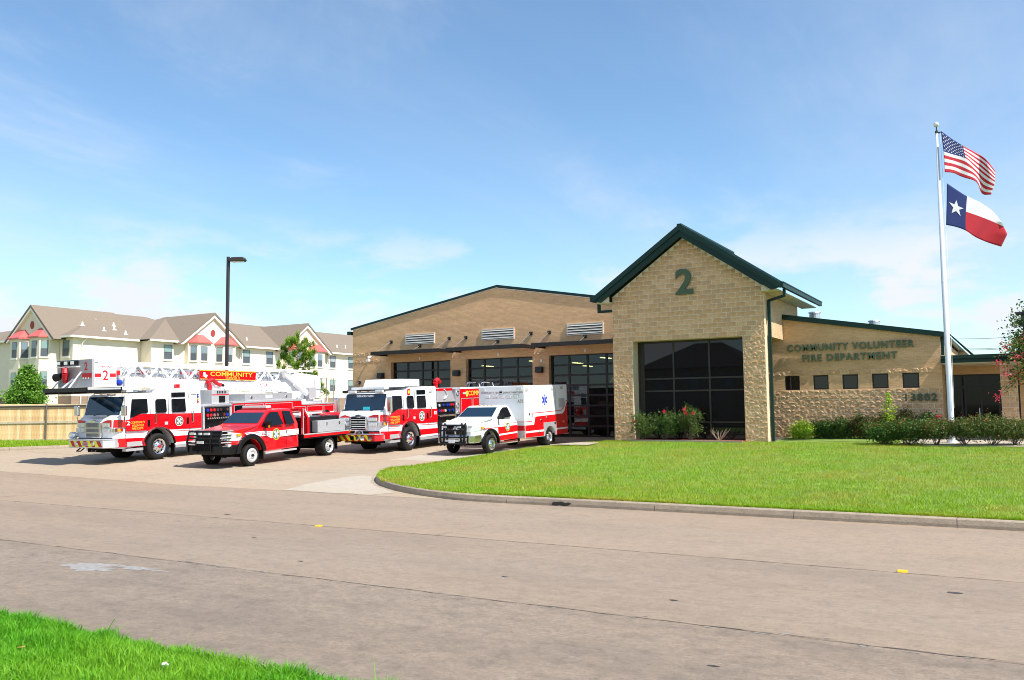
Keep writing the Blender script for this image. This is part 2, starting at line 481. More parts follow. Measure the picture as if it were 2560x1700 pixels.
road = tag(sheet('road', M_joint, -110, 70, 4.4, 17.95, -0.045, 6), kind='structure')
for (xa, xb) in ((-110, -80), (-80, -52), (-52, -24.2), (-24.2, 8.5), (8.5, 36), (36, 70)):
    for (ya, yb) in ((5.02, 8.93), (8.93, 12.92), (12.92, 17.95)):
        slab('road_slab', M_road if ya > 12 else (M_road2 if ya > 8 else M_road3), road, xa, xb, ya, yb, 0.04, 3.0, 0.006 if ya > 9 else 0.005)
drive = tag(sheet('driveway', M_joint, -52, -10.4, 17.95, 40.4, -0.05, 1.5), kind='structure')
dxs = [-52, -47.6, -43.2, -38.8, -34.5, -30.1, -25.7, -21.4, -17.6, -14, -10.4]
dys = [17.95, 22.3, 26.8, 31.3, 35.8, 40.35]
for i in range(len(dxs) - 1):
    for j in range(len(dys) - 1):
        m = M_drive
        if dxs[i] > -14.5 and j > 0: continue
        pass
        if dxs[i] >= -22 and j in (2, 3): m = M_newc
        slab('driveway_slab', m, drive, dxs[i], dxs[i + 1], dys[j], dys[j + 1], 0.045, 1.1, 0.011)

# kerbs
def resample(pts, step=0.45):
    out = [Vector(pts[0])]
    for a, b in zip(pts, pts[1:]):
        a, b = Vector(a), Vector(b); L = (b - a).length; n = max(1, int(L / step))
        for i in range(1, n + 1): out.append(a.lerp(b, i / n))
    return out
def smooth_path(pts, it=2):
    pts = [Vector(p) for p in pts]
    for _ in range(it):
        q = [pts[0]]
        for a, b in zip(pts, pts[1:]): q += [a.lerp(b, .25), a.lerp(b, .75)]
        q.append(pts[-1]); pts = q
    return pts
def kerb(root, pts, hf, sec=3.05, side=1):
    P = resample([(p.x, p.y) for p in smooth_path([(x, y, 0) for x, y in pts])], 0.4)
    per = max(2, int(sec / 0.4)); s = 0; k = 0
    while s < len(P) - 1:
        e = min(len(P) - 1, s + per); b = MB(); W = 0; prof = None
        for i in range(s, e + 1):
            t = (P[min(i + 1, len(P) - 1)] - P[max(i - 1, 0)]).normalized(); nn = Vector((-t.y, t.x)) * side
            c = P[i]
            if i == s: c = c + t * 0.006
            if i == e: c = c - t * 0.006
            h = hf(c.x, c.y); z = g(c.x, c.y)
            prof = [(0.0, -0.02), (0.005, h * 0.35), (0.03, h * 0.88), (0.055, h), (0.16, h + 0.006), (0.185, h - 0.02), (0.185, -0.1)]
            W = len(prof)
            b.v += [(c.x + nn.x * a, c.y + nn.y * a, z + q) for a, q in prof]
        for i in range(e - s):
            for q in range(W - 1): b.f.append((i * W + q, (i + 1) * W + q, (i + 1) * W + q + 1, i * W + q + 1)); b.mi.append(0)
        for i0, rev in ((0, True), (e - s, False)):
            f = tuple(i0 * W + q for q in range(W)); b.f.append(tuple(reversed(f)) if rev else f); b.mi.append(0)
        b.build('kerb_section', M_kerb, root, smooth=False)
        s = e; k += 1
kr = tag(empty('kerb'), kind='structure')
KP = [(34, 17.9), (20, 17.9), (4, 17.9), (-6, 17.9), (-9.5, 17.88), (-11.3, 17.83), (-12.6, 18.0), (-14.5, 18.72), (-16.1, 19.8), (-17.1, 20.8), (-17.95, 22), (-18.4, 23.3), (-18.55, 25.2), (-18.45, 28), (-18.35, 32.4), (-17.6, 34.1), (-16.4, 35.6)]
kerb(kr, KP, lambda x, y: 0.165 if y < 21 else 0.165 - 0.125 * sm((y - 21) / 4), side=-1)
LK = [(-75, 17.2), (-60, 16.6), (-50, 16.9), (-43, 19.0), (-39.6, 21.9), (-37.3, 24.2), (-36.0, 27), (-35.6, 32), (-35.5, 40)]
kl = tag(empty('kerb'), kind='structure')
kerb(kl, LK, lambda x, y: 0.14, side=1)
kv = tag(empty('kerb'), kind='structure')
kerb(kv, [(-60, 5.0), (-20, 5.0), (0, 5.0), (30, 5.0)], lambda x, y: 0.15, side=-1)

# lawn
mb = MB()
def lawn_patch(ys, leftf, right):
    ts = [0, .01, .025, .05, .08, .12, .17, .23, .3, .38, .47, .57, .68, .8, .9, 1]
    b0 = len(mb.v)
    for y in ys:
        L = leftf(y)
        for t in ts:
            x = L + (right - L) * t; mb.v.append((x, y, lawn_z(x, y)))
    W = len(ts)
    for j in range(len(ys) - 1):
        for i in range(W - 1):
            mb.f.append((b0 + j * W + i, b0 + j * W + i + 1, b0 + (j + 1) * W + i + 1, b0 + (j + 1) * W + i)); mb.mi.append(0)
lawn_patch([18.06, 18.2, 18.5, 18.95, 19.4, 19.8, 20.3, 20.75, 21.3, 21.8, 22.4, 23, 24, 25, 26, 27, 28, 29.5, 31, 32.4, 33.2, 34, 34.7, 35.19], lambda y: lawn_left(y) - 0.02, 34)
lawn_patch([35.19, 36, 37, 38, 38.54], lambda y: -8.45, 34)
tag(mb.build('lawn', M_soil, fix=False), kind='structure')
# grass strip behind the far left kerb and the verge under the photographer
def strip_z(x, y): return g(x, y) + 0.13
LKs = [p for p in smooth_path([(x, y, 0) for x, y in LK])]
mb = MB()
for p, q in zip(LKs, LKs[1:]):
    d = (q - p).normalized(); nn = Vector((-d.y, d.x, 0))
    pts = []
    for c in (p, q):
        for k in (0.17, 2.5, 6, 14, 40):
            w = c + Vector((-0.72, 0.69, 0)) * k; pts.append((w.x, w.y, strip_z(w.x, w.y) - (0.0 if k < 1 else 0)))
    b0 = len(mb.v); mb.v += pts
    for i in range(4): mb.f.append((b0 + i, b0 + i + 1, b0 + 6 + i, b0 + 5 + i)); mb.mi.append(0)
tag(mb.build('side_lawn', M_soil), kind='structure')
def verge_z(x, y): return 0.15 + 0.15 * sm((4.99 - y) / 0.4)
tag(sheet('verge', M_soil, -60, 30, -6, 4.85, 0.0, 0.3, verge_z), kind='structure')

# grass blades: (N,) numpy arrays
def blades(name, x, y, z, h, w, m, lean=0.6, seg=2, parent=None):
    n = len(x)
    a = nrg.uniform(0, 2 * np.pi, n); ln = nrg.uniform(0.1, lean, n) * h; b = nrg.uniform(0, 2 * np.pi, n)
    dx, dy = np.cos(a) * w / 2, np.sin(a) * w / 2
    lx, ly = np.cos(b) * ln, np.sin(b) * ln
    rnd = nrg.random(n)
    if seg == 2:
        V = np.empty((n, 5, 3))
        V[:, 0] = np.c_[x - dx, y - dy, z]; V[:, 1] = np.c_[x + dx, y + dy, z]
        mx, my, mz = x + lx * .35, y + ly * .35, z + h * .62
        V[:, 2] = np.c_[mx + dx * .75, my + dy * .75, mz]; V[:, 3] = np.c_[mx - dx * .75, my - dy * .75, mz]
        V[:, 4] = np.c_[x + lx, y + ly, z + h * (1 - .18 * ln / h)]
        k = 5; loops = np.array([0, 1, 2, 3, 3, 2, 4]); starts = np.array([0, 4]); tot = np.array([4, 3])
    else:
        V = np.empty((n, 3, 3))
        V[:, 0] = np.c_[x - dx, y - dy, z]; V[:, 1] = np.c_[x + dx, y + dy, z]; V[:, 2] = np.c_[x + lx, y + ly, z + h]
        k = 3; loops = np.array([0, 1, 2]); starts = np.array([0]); tot = np.array([3])
    me = bpy.data.meshes.new(name)
    me.vertices.add(n * k); me.vertices.foreach_set('co', V.reshape(-1))
    L = (loops[None, :] + (np.arange(n) * k)[:, None]).reshape(-1)
    me.loops.add(len(L)); me.loops.foreach_set('vertex_index', L.astype(np.int32))
    S = (starts[None, :] + (np.arange(n) * len(loops))[:, None]).reshape(-1)
    me.polygons.add(len(S)); me.polygons.foreach_set('loop_start', S.astype(np.int32)); me.polygons.foreach_set('loop_total', np.tile(tot, n).astype(np.int32))
    at = me.attributes.new('rnd', 'FLOAT', 'POINT'); at.data.foreach_set('value', np.repeat(rnd, k).astype(np.float32))
    me.materials.append(m); me.update(); me.validate()
    o = bpy.data.objects.new(name, me); COL.objects.link(o); o.parent = parent
    return o
def grass_mat(name, c1, c2, c3):
    m = leaf_mat(name, c1, c2, 0.35, 0.55)
    n, l = m.node_tree.nodes, m.node_tree.links
    mx = [q for q in n if q.type == 'MIX'][0]
    t = n.new('ShaderNodeTexCoord'); tn = n.new('ShaderNodeTexNoise'); tn.inputs['Scale'].default_value = 0.4; tn.inputs['Detail'].default_value = 8; tn.inputs['Roughness'].default_value = 0.7
    l.new(t.outputs['Object'], tn.inputs['Vector'])
    rp = n.new('ShaderNodeMapRange'); rp.inputs[1].default_value = 0.44; rp.inputs[2].default_value = 0.66; rp.inputs[3].default_value = 0; rp.inputs[4].default_value = 0.9
    l.new(tn.outputs['Fac'], rp.inputs[0])
    m2 = n.new('ShaderNodeMix'); m2.data_type = 'RGBA'; m2.inputs['B'].default_value = (*c3, 1)
    l.new(rp.outputs[0], m2.inputs['Factor']); l.new(mx.outputs['Result'], m2.inputs['A'])
    p = n['Principled BSDF']
    l.new(m2.outputs['Result'], p.inputs['Base Color'])
    for q in n:
        if q.type == 'BSDF_TRANSLUCENT': l.new(m2.outputs['Result'], q.inputs['Color'])
    return m
M_gl = grass_mat('lawn_grass', (0.155, 0.31, 0.005), (0.31, 0.47, 0.016), (0.41, 0.36, 0.045))
M_gv = grass_mat('verge_grass', (0.035, 0.22, 0.004), (0.13, 0.44, 0.012), (0.20, 0.42, 0.02))
def vec(f, x, y): return np.array([f(a, b) for a, b in zip(x, y)])
N = 190000
yy = 18.08 + (35.15 - 18.08) * nrg.random(N) ** 1.25
ll = np.interp(yy, [e[0] for e in LAWN_EDGE], [e[1] for e in LAWN_EDGE])
xx = ll + (2.2 - ll) * nrg.random(N)
clump = np.array([noise.noise((a * 2.1, b * 2.1, 3.3)) for a, b in zip(xx, yy)])
zz = vec(lawn_z, xx, yy) - 0.01
hh = (0.055 + 0.03 * nrg.random(N)) * (1 + 0.45 * clump)
tag(blades('lawn_grass', xx, yy, zz, hh, nrg.uniform(.010, .018, N), M_gl, 1.0, 1), 'mown green lawn in front of the station', 'grass', kind='stuff')
# longer fringe hanging over the kerb
N = 16000
xx = nrg.uniform(-11.5, 2.5, N); yy = 18.07 + np.abs(nrg.normal(0, .10, N))
kx = np.array([p.x for p in resample([Vector((x, y)) for y, x in LAWN_EDGE], .05)]); ky = np.array([p.y for p in resample([Vector((x, y)) for y, x in LAWN_EDGE], .05)])
sel = nrg.integers(0, len(kx), 9000)
xx = np.r_[xx, kx[sel] + np.abs(nrg.normal(0, .06, 9000))]; yy = np.r_[yy, ky[sel] + nrg.normal(0, .03, 9000)]
zz = vec(lawn_z, xx, yy) - 0.01
N = len(xx)
fringe = blades('lawn_fringe', xx, yy, zz, nrg.uniform(.06, .13, N), nrg.uniform(.008, .014, N), M_gl, 1.2, 2)
tag(fringe, 'longer grass growing along the lawn edge at the kerb', 'grass', kind='stuff')
N = 26000
k_ = nrg.random(N); xx = -47 + 12 * k_; 
yy = np.interp(xx, [p.x for p in LKs], [p.y for p in LKs]) + 0.2 + 6 * nrg.random(N) ** 1.5
tag(blades('side_lawn_grass', xx, yy, vec(strip_z, xx, yy) - .01, nrg.uniform(.06, .11, N), nrg.uniform(.02, .032, N), M_gl, .9, 1), 'grass strip between the wooden fence and the kerb', 'grass', kind='stuff')
N = 95000
xx = nrg.uniform(-10.6, -2.6, N); yy = 5.02 - 2.7 * nrg.random(N) ** 1.1
ed = nrg.random(N) < .1
yy[ed] = 4.86 + .18 * nrg.random(ed.sum())
clump = np.array([noise.noise((a * 3.1, b * 3.1, 7.3)) for a, b in zip(xx, yy)])
zz = vec(verge_z, xx, np.minimum(yy, 4.8)) - .01
hh = nrg.uniform(.06, .15, N) * (1 + .5 * clump)
tall = nrg.random(N) < .0012; hh[tall] *= 2.1
tag(blades('verge_grass', xx, yy, zz, hh, nrg.uniform(.005, .010, N), M_gv, 1.1, 2), 'bright green uncut grass at the near edge of the street', 'grass', kind='stuff')

# ================================================================== FIRE STATION
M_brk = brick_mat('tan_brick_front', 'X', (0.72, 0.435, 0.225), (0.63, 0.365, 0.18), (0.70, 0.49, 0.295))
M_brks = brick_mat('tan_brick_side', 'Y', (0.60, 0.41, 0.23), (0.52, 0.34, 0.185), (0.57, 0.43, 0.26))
M_mortar = mat('mortar', (0.80, 0.69, 0.53), 0.95, var=0.12, vscale=6)
M_blocks = []
for i, c in enumerate(((0.61, 0.375, 0.205), (0.57, 0.34, 0.18), (0.65, 0.41, 0.235), (0.54, 0.335, 0.19))):
    M_blocks.append(mat('split_block_%s' % 'abcd'[i], c, 0.95, var=0.22, vscale=9, bump=0.012, bscale=30))
M_green = mat('green_trim', (0.006, 0.030, 0.025), 0.45, spec=0.25, var=0.12, vscale=1.5)
M_groof = mat('green_roof', (0.012, 0.055, 0.045), 0.35)
M_sage = mat('sage_letter', (0.060, 0.098, 0.052), 0.6)
M_cream = mat('cream_soffit', (0.62, 0.53, 0.38), 0.8, var=0.06)
M_bronze = mat('dark_bronze', (0.011, 0.008, 0.007), 0.5, 0.1)
M_mull = mat('mullion_brown', (0.028, 0.021, 0.017), 0.5, 0.1)
M_black = mat('black_metal', (0.012, 0.012, 0.013), 0.45)
M_glassd = mat('dark_glass', (0.006, 0.006, 0.008), 0.015, 0.0, spec=0.45)
M_glassk = mat('entrance_glass', (0.004, 0.004, 0.005), 0.03, spec=0.2)
M_pane = glass_mat('bay_glass', (0.24, 0.27, 0.30), 0.0)
M_alum = mat('painted_louver', (0.66, 0.61, 0.53), 0.5)
M_gap = mat('shadow_gap', (0.02, 0.018, 0.015), 0.9)
M_galv = mat('galvanised', (0.62, 0.64, 0.66), 0.35, 0.85)
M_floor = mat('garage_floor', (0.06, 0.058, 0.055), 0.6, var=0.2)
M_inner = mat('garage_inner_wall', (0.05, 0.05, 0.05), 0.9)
M_white = mat('white_plastic', (0.8, 0.8, 0.8), 0.4)
M_tube = emit_mat('lit_tube', (1.0, 0.83, 0.30), 11.0)
FZ = 0.78
st = empty('fire_station', (-18, 40, FZ), 'tan brick fire station with green roof trim, gabled block tower and glazed bays', 'fire station')
st.location = (0, 0, 0)

# split-face block meshes
def block_mesh(seed, w=0.392, h=0.185, d=0.10):
    r = random.Random(seed); nx, nz = 5, 3
    b = MB(); ids = {}
    for j in range(nz + 1):
        for i in range(nx + 1):
            e = i in (0, nx) or j in (0, nz)
            y = -0.002 - (r.random() * 0.012 if e else r.random() ** 1.3 * 0.026)
            ids[i, j] = len(b.v); b.v.append((w * i / nx + (0 if e else r.uniform(-.012, .012)), y, h * j / nz + (0 if e else r.uniform(-.010, .010))))
    for j in range(nz):
        for i in range(nx):
            q = (ids[i, j], ids[i + 1, j], ids[i + 1, j + 1], ids[i, j + 1])
            if r.random() < .5: b.f += [(q[0], q[1], q[2]), (q[0], q[2], q[3])]
            else: b.f += [(q[0], q[1], q[3]), (q[1], q[2], q[3])]
    ring = [ids[i, 0] for i in range(nx + 1)] + [ids[nx, j] for j in range(1, nz + 1)] + [ids[i, nz] for i in range(nx - 1, -1, -1)] + [ids[0, j] for j in range(nz - 1, 0, -1)]
    k = len(b.v); b.v += [(b.v[i][0], d * .3, b.v[i][2]) for i in ring]; n = len(ring)
    b.f += [(ring[(i + 1) % n], ring[i], k + i, k + (i + 1) % n) for i in range(n)]
    me = bpy.data.meshes.new('block'); me.from_pydata(b.v, [], b.f)
    bm = bmesh.new(); bm.from_mesh(me); bmesh.ops.recalc_face_normals(bm, faces=bm.faces); bm.to_mesh(me); bm.free()
    me.materials.append(M_blocks[seed % 4])
    me.update()
    return me
BLK = {}
def blk(w, seed):
    key = (round(w, 2), seed)
    if key not in BLK: BLK[key] = block_mesh(seed, max(0.05, w - 0.018))
    return BLK[key]
BW, BH = 0.406, 0.2032
pending = []     # (distance, parent key, x, y, z, width, seed)
def course_blocks(parent, yp, z0, z1, spans, stag=0.0, seedo=0):
    """spans: function of (z) -> list of (xa, xb)"""
    z = z0; k = 0
    while z + BH * .7 < z1:
        for xa, xb in spans(z):
            off = (k % 2) * BW / 2 + stag
            x = math.floor((xa - off) / BW) * BW + off
            while x < xb - .03:
                a, c = max(x, xa), min(x + BW, xb)
                if c - a > 0.06:
                    sd = rng.randrange(12)
                    dd = math.sqrt(a * a + yp * yp)
                    pending.append((-(c - a) * (1 if z < 5.2 else .97) * (40 / dd) ** 2, parent, a + .009, yp, z + .009, c - a, sd))
                x += BW
        z += BH; k += 1

# ---- tower
TY = 35.2
tw = MB()
tw.box(-15.32, -14.39, TY, TY + .71, .6, 5.17); tw.box(-9.52, -8.60, TY, TY + .42, .6, 5.17); tw.box(-9.52, -9.0, TY + .42, TY + .71, .6, 5.17)
tw.prism([(-15.32, 5.17), (-8.60, 5.17), (-8.60, 7.18), (-11.95, 9.56), (-15.32, 7.20)], 'y', TY, TY + .42)
tower_wall = tw.build('tower_wall', M_mortar, st)
def tower_span(z):
    zm = z + BH
    out = []
    half = 1e9 if zm < 7.15 else max(0, (9.56 - zm) / .70)
    xa, xb = max(-15.32, -11.95 - half), min(-8.60, -11.95 + half)
    if xb - xa < .1: return []
    if z < 5.10: return [(-15.32, -14.39), (-9.52, -8.60)]
    return [(xa, xb)]
course_blocks(tower_wall, TY, .70, 9.5, tower_span)
# pale cut-block faces of the tower returns
M_cut = mat('cut_block_face', (0.66, 0.51, 0.33), 0.9, var=0.12, vscale=5)
ret = MB(); ret.box(-8.602, -8.597, TY + .02, TY + .41, .62, 7.1); ret.box(-14.392, -14.386, TY + .02, TY + .7, .62, 5.16)
ret.box(-14.38, -9.53, TY + .02, TY + .70, 5.163, 5.168)
ret.build('return_face', M_cut, tower_wall)
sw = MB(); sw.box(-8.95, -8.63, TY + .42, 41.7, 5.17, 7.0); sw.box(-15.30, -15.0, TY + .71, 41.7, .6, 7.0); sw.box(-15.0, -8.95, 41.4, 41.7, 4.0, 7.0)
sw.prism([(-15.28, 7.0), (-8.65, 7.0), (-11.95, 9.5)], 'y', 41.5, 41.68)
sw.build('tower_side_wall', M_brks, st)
# tower roof, rakes, soffits, gutters
RX, RZ, SL = -11.95, 10.02, 0.69
def roof_z(x, top=RZ): return top - SL * abs(x - RX)
XL, XR = -16.07, -7.83
for xa, xb in ((XL, RX), (RX, XR)):
    b = MB(); b.prism([(xa, roof_z(xa)), (xb, roof_z(xb)), (xb, roof_z(xb) - .1), (xa, roof_z(xa) - .1)], 'y', 34.86, 42.8)
    rp = b.build('roof_plane', M_groof, st)
    s = MB()
    for k in range(19):
        y = 35.1 + k * .41
        s.prism([(xa, roof_z(xa) + .03), (xb, roof_z(xb) + .03), (xb, roof_z(xb) + .001), (xa, roof_z(xa) + .001)], 'y', y, y + .03)
    s.build('roof_seam', M_groof, rp)
    b = MB()
    e = xa if xa == XL else xb; sg = -1 if e == XL else 1
    inn = e - sg * .3
    b.prism([(e, roof_z(e) + .03), (RX, RZ + .03), (RX, RZ - .22), (e, roof_z(e) - .2)], 'y', 34.70, 34.86)
    b.prism([(e - sg * .06, roof_z(e - sg * .06) - .2), (RX, RZ - .22), (RX, RZ - .50), (e - sg * .36, roof_z(e - sg * .36) - .48)], 'y', 34.76, 34.865)
    b.build('rake_board', M_green, st)
    c = MB(); w_ = -15.32 if sg < 0 else -8.62
    c.box(w_ + sg * .012, e - sg * .12, 34.87, 42.6, 6.93, 6.97); c.prism([(w_ + sg * .01, 6.972), (e - sg * .13, 6.972), (w_ + sg * .01, 7.2)], 'y', 34.87, 34.9)
    c.build('soffit', M_cream, st)
    gq = MB(); gq.box(e, e + sg * .13, 34.74, 42.8, 7.02, 7.19); gq.box(e + sg * .02, e + sg * .15, 34.74, 42.8, 7.195, 7.235)
    gq.build('gutter', M_green, st)
tag(MB().box(-12.05, -11.85, 34.72, 42.8, RZ - .02, RZ + .06).build('ridge_cap', M_green, st))
d = MB(); d.box(-7.86, -7.75, 35.3, 35.42, 6.72, 7.02); d.bar((-7.80, 35.36, 6.74), (-8.50, 35.60, 6.60), .1, .1); d.box(-8.56, -8.44, 35.54, 35.68, .82, 6.62)
d.build('downspout', M_green, st)
d = MB(); d.box(-16.1, -15.98, 35.3, 35.42, 6.55, 7.02); d.box(-15.98, -15.33, 35.3, 35.42, 6.55, 6.66)
d.build('downspout', M_green, st)
# big tower window
GY = TY + .64
tf = MB()
for x in (-14.39, -12.78, -11.18, -9.60): tf.box(x, x + .075, GY - .03, GY + .05, .80, 5.165)
tf.box(-14.315, -14.10, GY - .01, GY + .04, .80, 5.165)
for z in (.80, 1.57, 2.93, 3.47, 5.08):
    for xa, xb in ((-14.10, -12.78), (-12.705, -11.18), (-11.105, -9.60)): tf.box(xa, xb, GY - .03, GY + .05, z, z + .07)
tfo = tf.build('tower_window', M_mull, st)
for xa, xb in ((-14.10, -12.78), (-12.705, -11.18), (-11.105, -9.60)):
    for za, zb in ((.87, 1.57), (1.64, 2.93), (3.0, 3.47), (3.54, 5.08)):
        dy = rng.uniform(-.004, .004)
        MB().box(xa, xb, GY + .005 + dy, GY + .017 + dy, za, zb).build('pane', M_glassd, tfo)
# the big 2
text_mb('2', .03, (-12.32, TY - .045, 7.07), (1, 0, 0), (0, 0, 1), .78, 1.12, .06).build('number', M_sage, st)

# ---- office wing
OY = 38.55
WX = [-8.62, -7.42, -6.23, -5.05, -3.89]
ow = MB()
ow.box(-14.0, -2.42, OY, OY + .3, .5, 2.95)
xs = [-14.0] + [v for x in WX for v in (x, x + .63)] + [-2.42]
for i in range(0, len(xs), 2): ow.box(xs[i], xs[i + 1], OY, OY + .3, 2.95, 3.57)
ow.prism([(-14.0, 3.57), (-2.42, 3.57), (-2.42, 5.0), (-8.6, 6.07), (-14.0, 6.07)], 'y', OY, OY + .3)
office_wall = ow.build('office_wall', M_brk, st)
MB().box(-14.0, -2.43, OY - .004, OY + .01, .52, 2.925).build('mortar_bed', M_mortar, office_wall)
course_blocks(office_wall, OY - .004, .895, 2.93, lambda z: [(-9.4, -2.42)], .1)
course_blocks(office_wall, OY - .004, 3.575, 3.80, lambda z: [(-9.4, -2.75)], .17)
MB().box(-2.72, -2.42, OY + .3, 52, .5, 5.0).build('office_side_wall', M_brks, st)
for x in WX:
    f = MB(); y0, y1 = OY + .07, OY + .13
    f.box(x, x + .055, y0, y1, 2.95, 3.57); f.box(x + .575, x + .63, y0, y1, 2.95, 3.57); f.box(x + .055, x + .575, y0, y1, 2.95, 3.005); f.box(x + .055, x + .575, y0, y1, 3.515, 3.57)
    fo = f.build('office_window', M_bronze, st)
    MB().box(x + .055, x + .575, OY + .09, OY + .10, 3.005, 3.515).build('pane', M_glassd, fo)
def oz(x): return 6.07 - (x + 8.6) * .1731
b = MB(); b.prism([(-8.62, oz(-8.62)), (-2.2, oz(-2.2)), (-2.2, oz(-2.2) + .21), (-8.62, oz(-8.62) + .22)], 'y', 38.42, 38.56); b.build('roof_trim', M_green, st)
b = MB(); b.prism([(-8.6, oz(-8.6) + .1), (-2.2, oz(-2.2) + .1), (-2.2, oz(-2.2) + .19), (-8.6, oz(-8.6) + .2)], 'y', 38.565, 52); b.build('office_roof', M_groof, st)
MB().box(-2.42, -2.30, 38.62, 38.74, 4.25, 5.0).build('downspout', M_green, st)
for line, x0, x1, z0, h in (('COMMUNITY VOLUNTEER', -8.45, -3.38, 4.62, .31), ('FIRE DEPARTMENT', -7.82, -4.03, 4.17, .30), ('13802', -3.81, -2.62, 2.41, .315)):
    for L in split_islands(text_mb(line, 0.03, (x0, OY - .052, z0), (1, 0, 0), (0, 0, 1), x1 - x0, h, .045)): L.build('letter', M_sage, st, fix=False)
    # short studs hold the letters off the wall
for (x, z, r, h) in ((-8.47, 6.12, .27, .82), (-5.69, 5.62, .25, .72)):
    v = MB(); v.cyl((x, 45, z), (x, 45, z + h), r, r, 16); v.cyl((x, 45, z + h), (x, 45, z + h + .05), r + .05, r + .02, 16); v.build('roof_vent', M_galv, st)

# ---- entrance
e = MB(); e.box(-2.38, 2.6, 37.5, 41.5, 3.88, 4.03); e.build('entrance_canopy', M_green, st)
MB().box(-2.37, 2.7, 37.4, 41.4, 4.032, 4.17).build('canopy_edge', M_green, st)
MB().box(-2.36, 2.58, 37.55, 40.45, 3.845, 3.876).build('soffit', M_cream, st)
cm = MB().box(-.37, .19, 37.6, 38.15, .6, 3.85).build('entrance_column', M_mortar, st)
course_blocks(cm, 37.6, .70, 3.85, lambda z: [(-.37, .19)], .1)
MB().box(-2.42, 3.0, 40.5, 40.8, 3.5, 3.88).build('entrance_lintel', M_brk, st)
fr = MB()
for x in (-2.42, -1.87, -1.15, -.5, .2): fr.box(x, x + .07, 40.52, 40.62, .8, 3.5)
for z in (.8, 2.95, 3.43): fr.box(-2.42, .27, 40.535, 40.605, z, z + .07)
fro = fr.build('entrance_door', M_black, st)
for xa, xb in ((-2.35, -1.87), (-1.8, -1.15), (-1.08, -.5), (-.43, .2)):
    MB().box(xa, xb, 40.56, 40.575, 3.02, 3.43).build('pane', M_glassk, fro)
    MB().box(xa, xb, 40.56, 40.575, .87, 2.95).build('pane', M_glassk, fro)
MB().box(-1.22, -1.19, 40.44, 40.5, 1.5, 2.1).build('door_handle', M_galv, fro)
MB().box(.27, 3.0, 40.5, 40.7, .5, 3.5).build('entrance_wall', M_brk, st)
b = MB(); b.prism([(-7, .7), (-1.4, .7), (-1.4, 4.3), (-2.75, 5.85), (-7, 5.9)], 'y', 52.1, 52.4); b.build('rear_wall', M_cream, st)
b = MB(); b.prism([(-1.0, 3.95), (-2.8, 6.0), (-2.9, 6.2), (-.85, 4.0)], 'y', 51.6, 52.5); b.build('rear_rake', M_green, st)

# ---- apparatus bays
BY = 40.0
OPEN = [(-31.68, -27.41), (-26.37, -22.10), (-21.11, -16.84)]
bw = MB(); xs = [-34.6] + [v for a in OPEN for v in a] + [-14.9]
for i in range(0, len(xs), 2): bw.box(xs[i], xs[i + 1], BY, BY + .35, .5, 5.05)
bw.prism([(-34.6, 5.05), (-13.9, 5.05), (-13.9, 7.16), (-24.27, 8.93), (-34.6, 7.12)], 'y', BY, BY + .35)
bay_wall = bw.build('bay_wall', M_brk, st)
for z in (5.08, 5.53):
    course_blocks(bay_wall, BY, z, z + .2, lambda q: [(-34.6, -32.0)] if q > 5.4 else [(-34.6, -31.72), (-27.38, -26.4), (-22.07, -21.13)], .05)
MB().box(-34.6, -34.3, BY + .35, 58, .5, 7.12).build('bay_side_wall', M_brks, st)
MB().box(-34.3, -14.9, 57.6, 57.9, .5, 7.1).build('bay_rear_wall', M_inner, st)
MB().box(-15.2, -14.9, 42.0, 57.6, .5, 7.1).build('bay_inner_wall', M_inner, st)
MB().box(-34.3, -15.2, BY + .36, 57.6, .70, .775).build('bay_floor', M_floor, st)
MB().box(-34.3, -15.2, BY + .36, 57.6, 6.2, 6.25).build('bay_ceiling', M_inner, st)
def bz(x): return 8.95 - .1743 * abs(x + 24.27)
for xa, xb in ((-34.75, -24.27), (-24.27, -13.9)):
    b = MB(); b.prism([(xa, bz(xa)), (xb, bz(xb)), (xb, bz(xb) + .13), (xa, bz(xa) + .13)], 'y', 39.95, 40.02); b.build('roof_trim', M_green, st)
    b = MB(); b.prism([(xa, bz(xa) + .02), (xb, bz(xb) + .02), (xb, bz(xb) + .10), (xa, bz(xa) + .10)], 'y', 40.025, 58.2); b.build('bay_roof', M_groof, st)
    b = MB(); b.prism([(xa + (.15 if xa < -30 else 0), bz(xa + .15) - .035), (xb, bz(xb) - .035), (xb, bz(xb)), (xa + (.15 if xa < -30 else 0), bz(xa + .15))], 'y', 39.97, 39.998); b.build('trim_underlay', M_alum, st)
MB().box(-34.95, -34.76, 39.86, 58.2, 6.85, 7.05).build('gutter', M_green, st)
NR = 8
for (xa, xb) in OPEN:
    f = MB(); y0, y1 = BY + .26, BY + .33; z0, z1 = FZ, 5.05
    cw = (xb - xa) / 4; rh = (z1 - z0) / NR
    for k in range(5):
        x = xa + cw * k; w = .06 if 0 < k < 4 else .10
        f.box(max(xa, x - w), min(xb, x + w), y0, y1, z0, z1)
    for r_ in range(NR + 1):
        z = z0 + rh * r_; h = .05
        for k in range(4):
            f.box(xa + cw * k + (.10 if k == 0 else .06), xa + cw * (k + 1) - (.10 if k == 3 else .06), y0 + .003, y1 - .003, max(z0, z - h), min(z1, z + h))
    fo = f.build('bay_door', M_bronze, st)
    for r_ in range(NR):
        for k in range(4):
            dy = rng.uniform(-.003, .003)
            q = MB().box(xa + cw * k + .06, xa + cw * (k + 1) - .06, y0 + .03 + dy, y0 + .037 + dy, z0 + rh * r_ + .05, z0 + rh * (r_ + 1) - .05).build('pane', M_pane, fo)
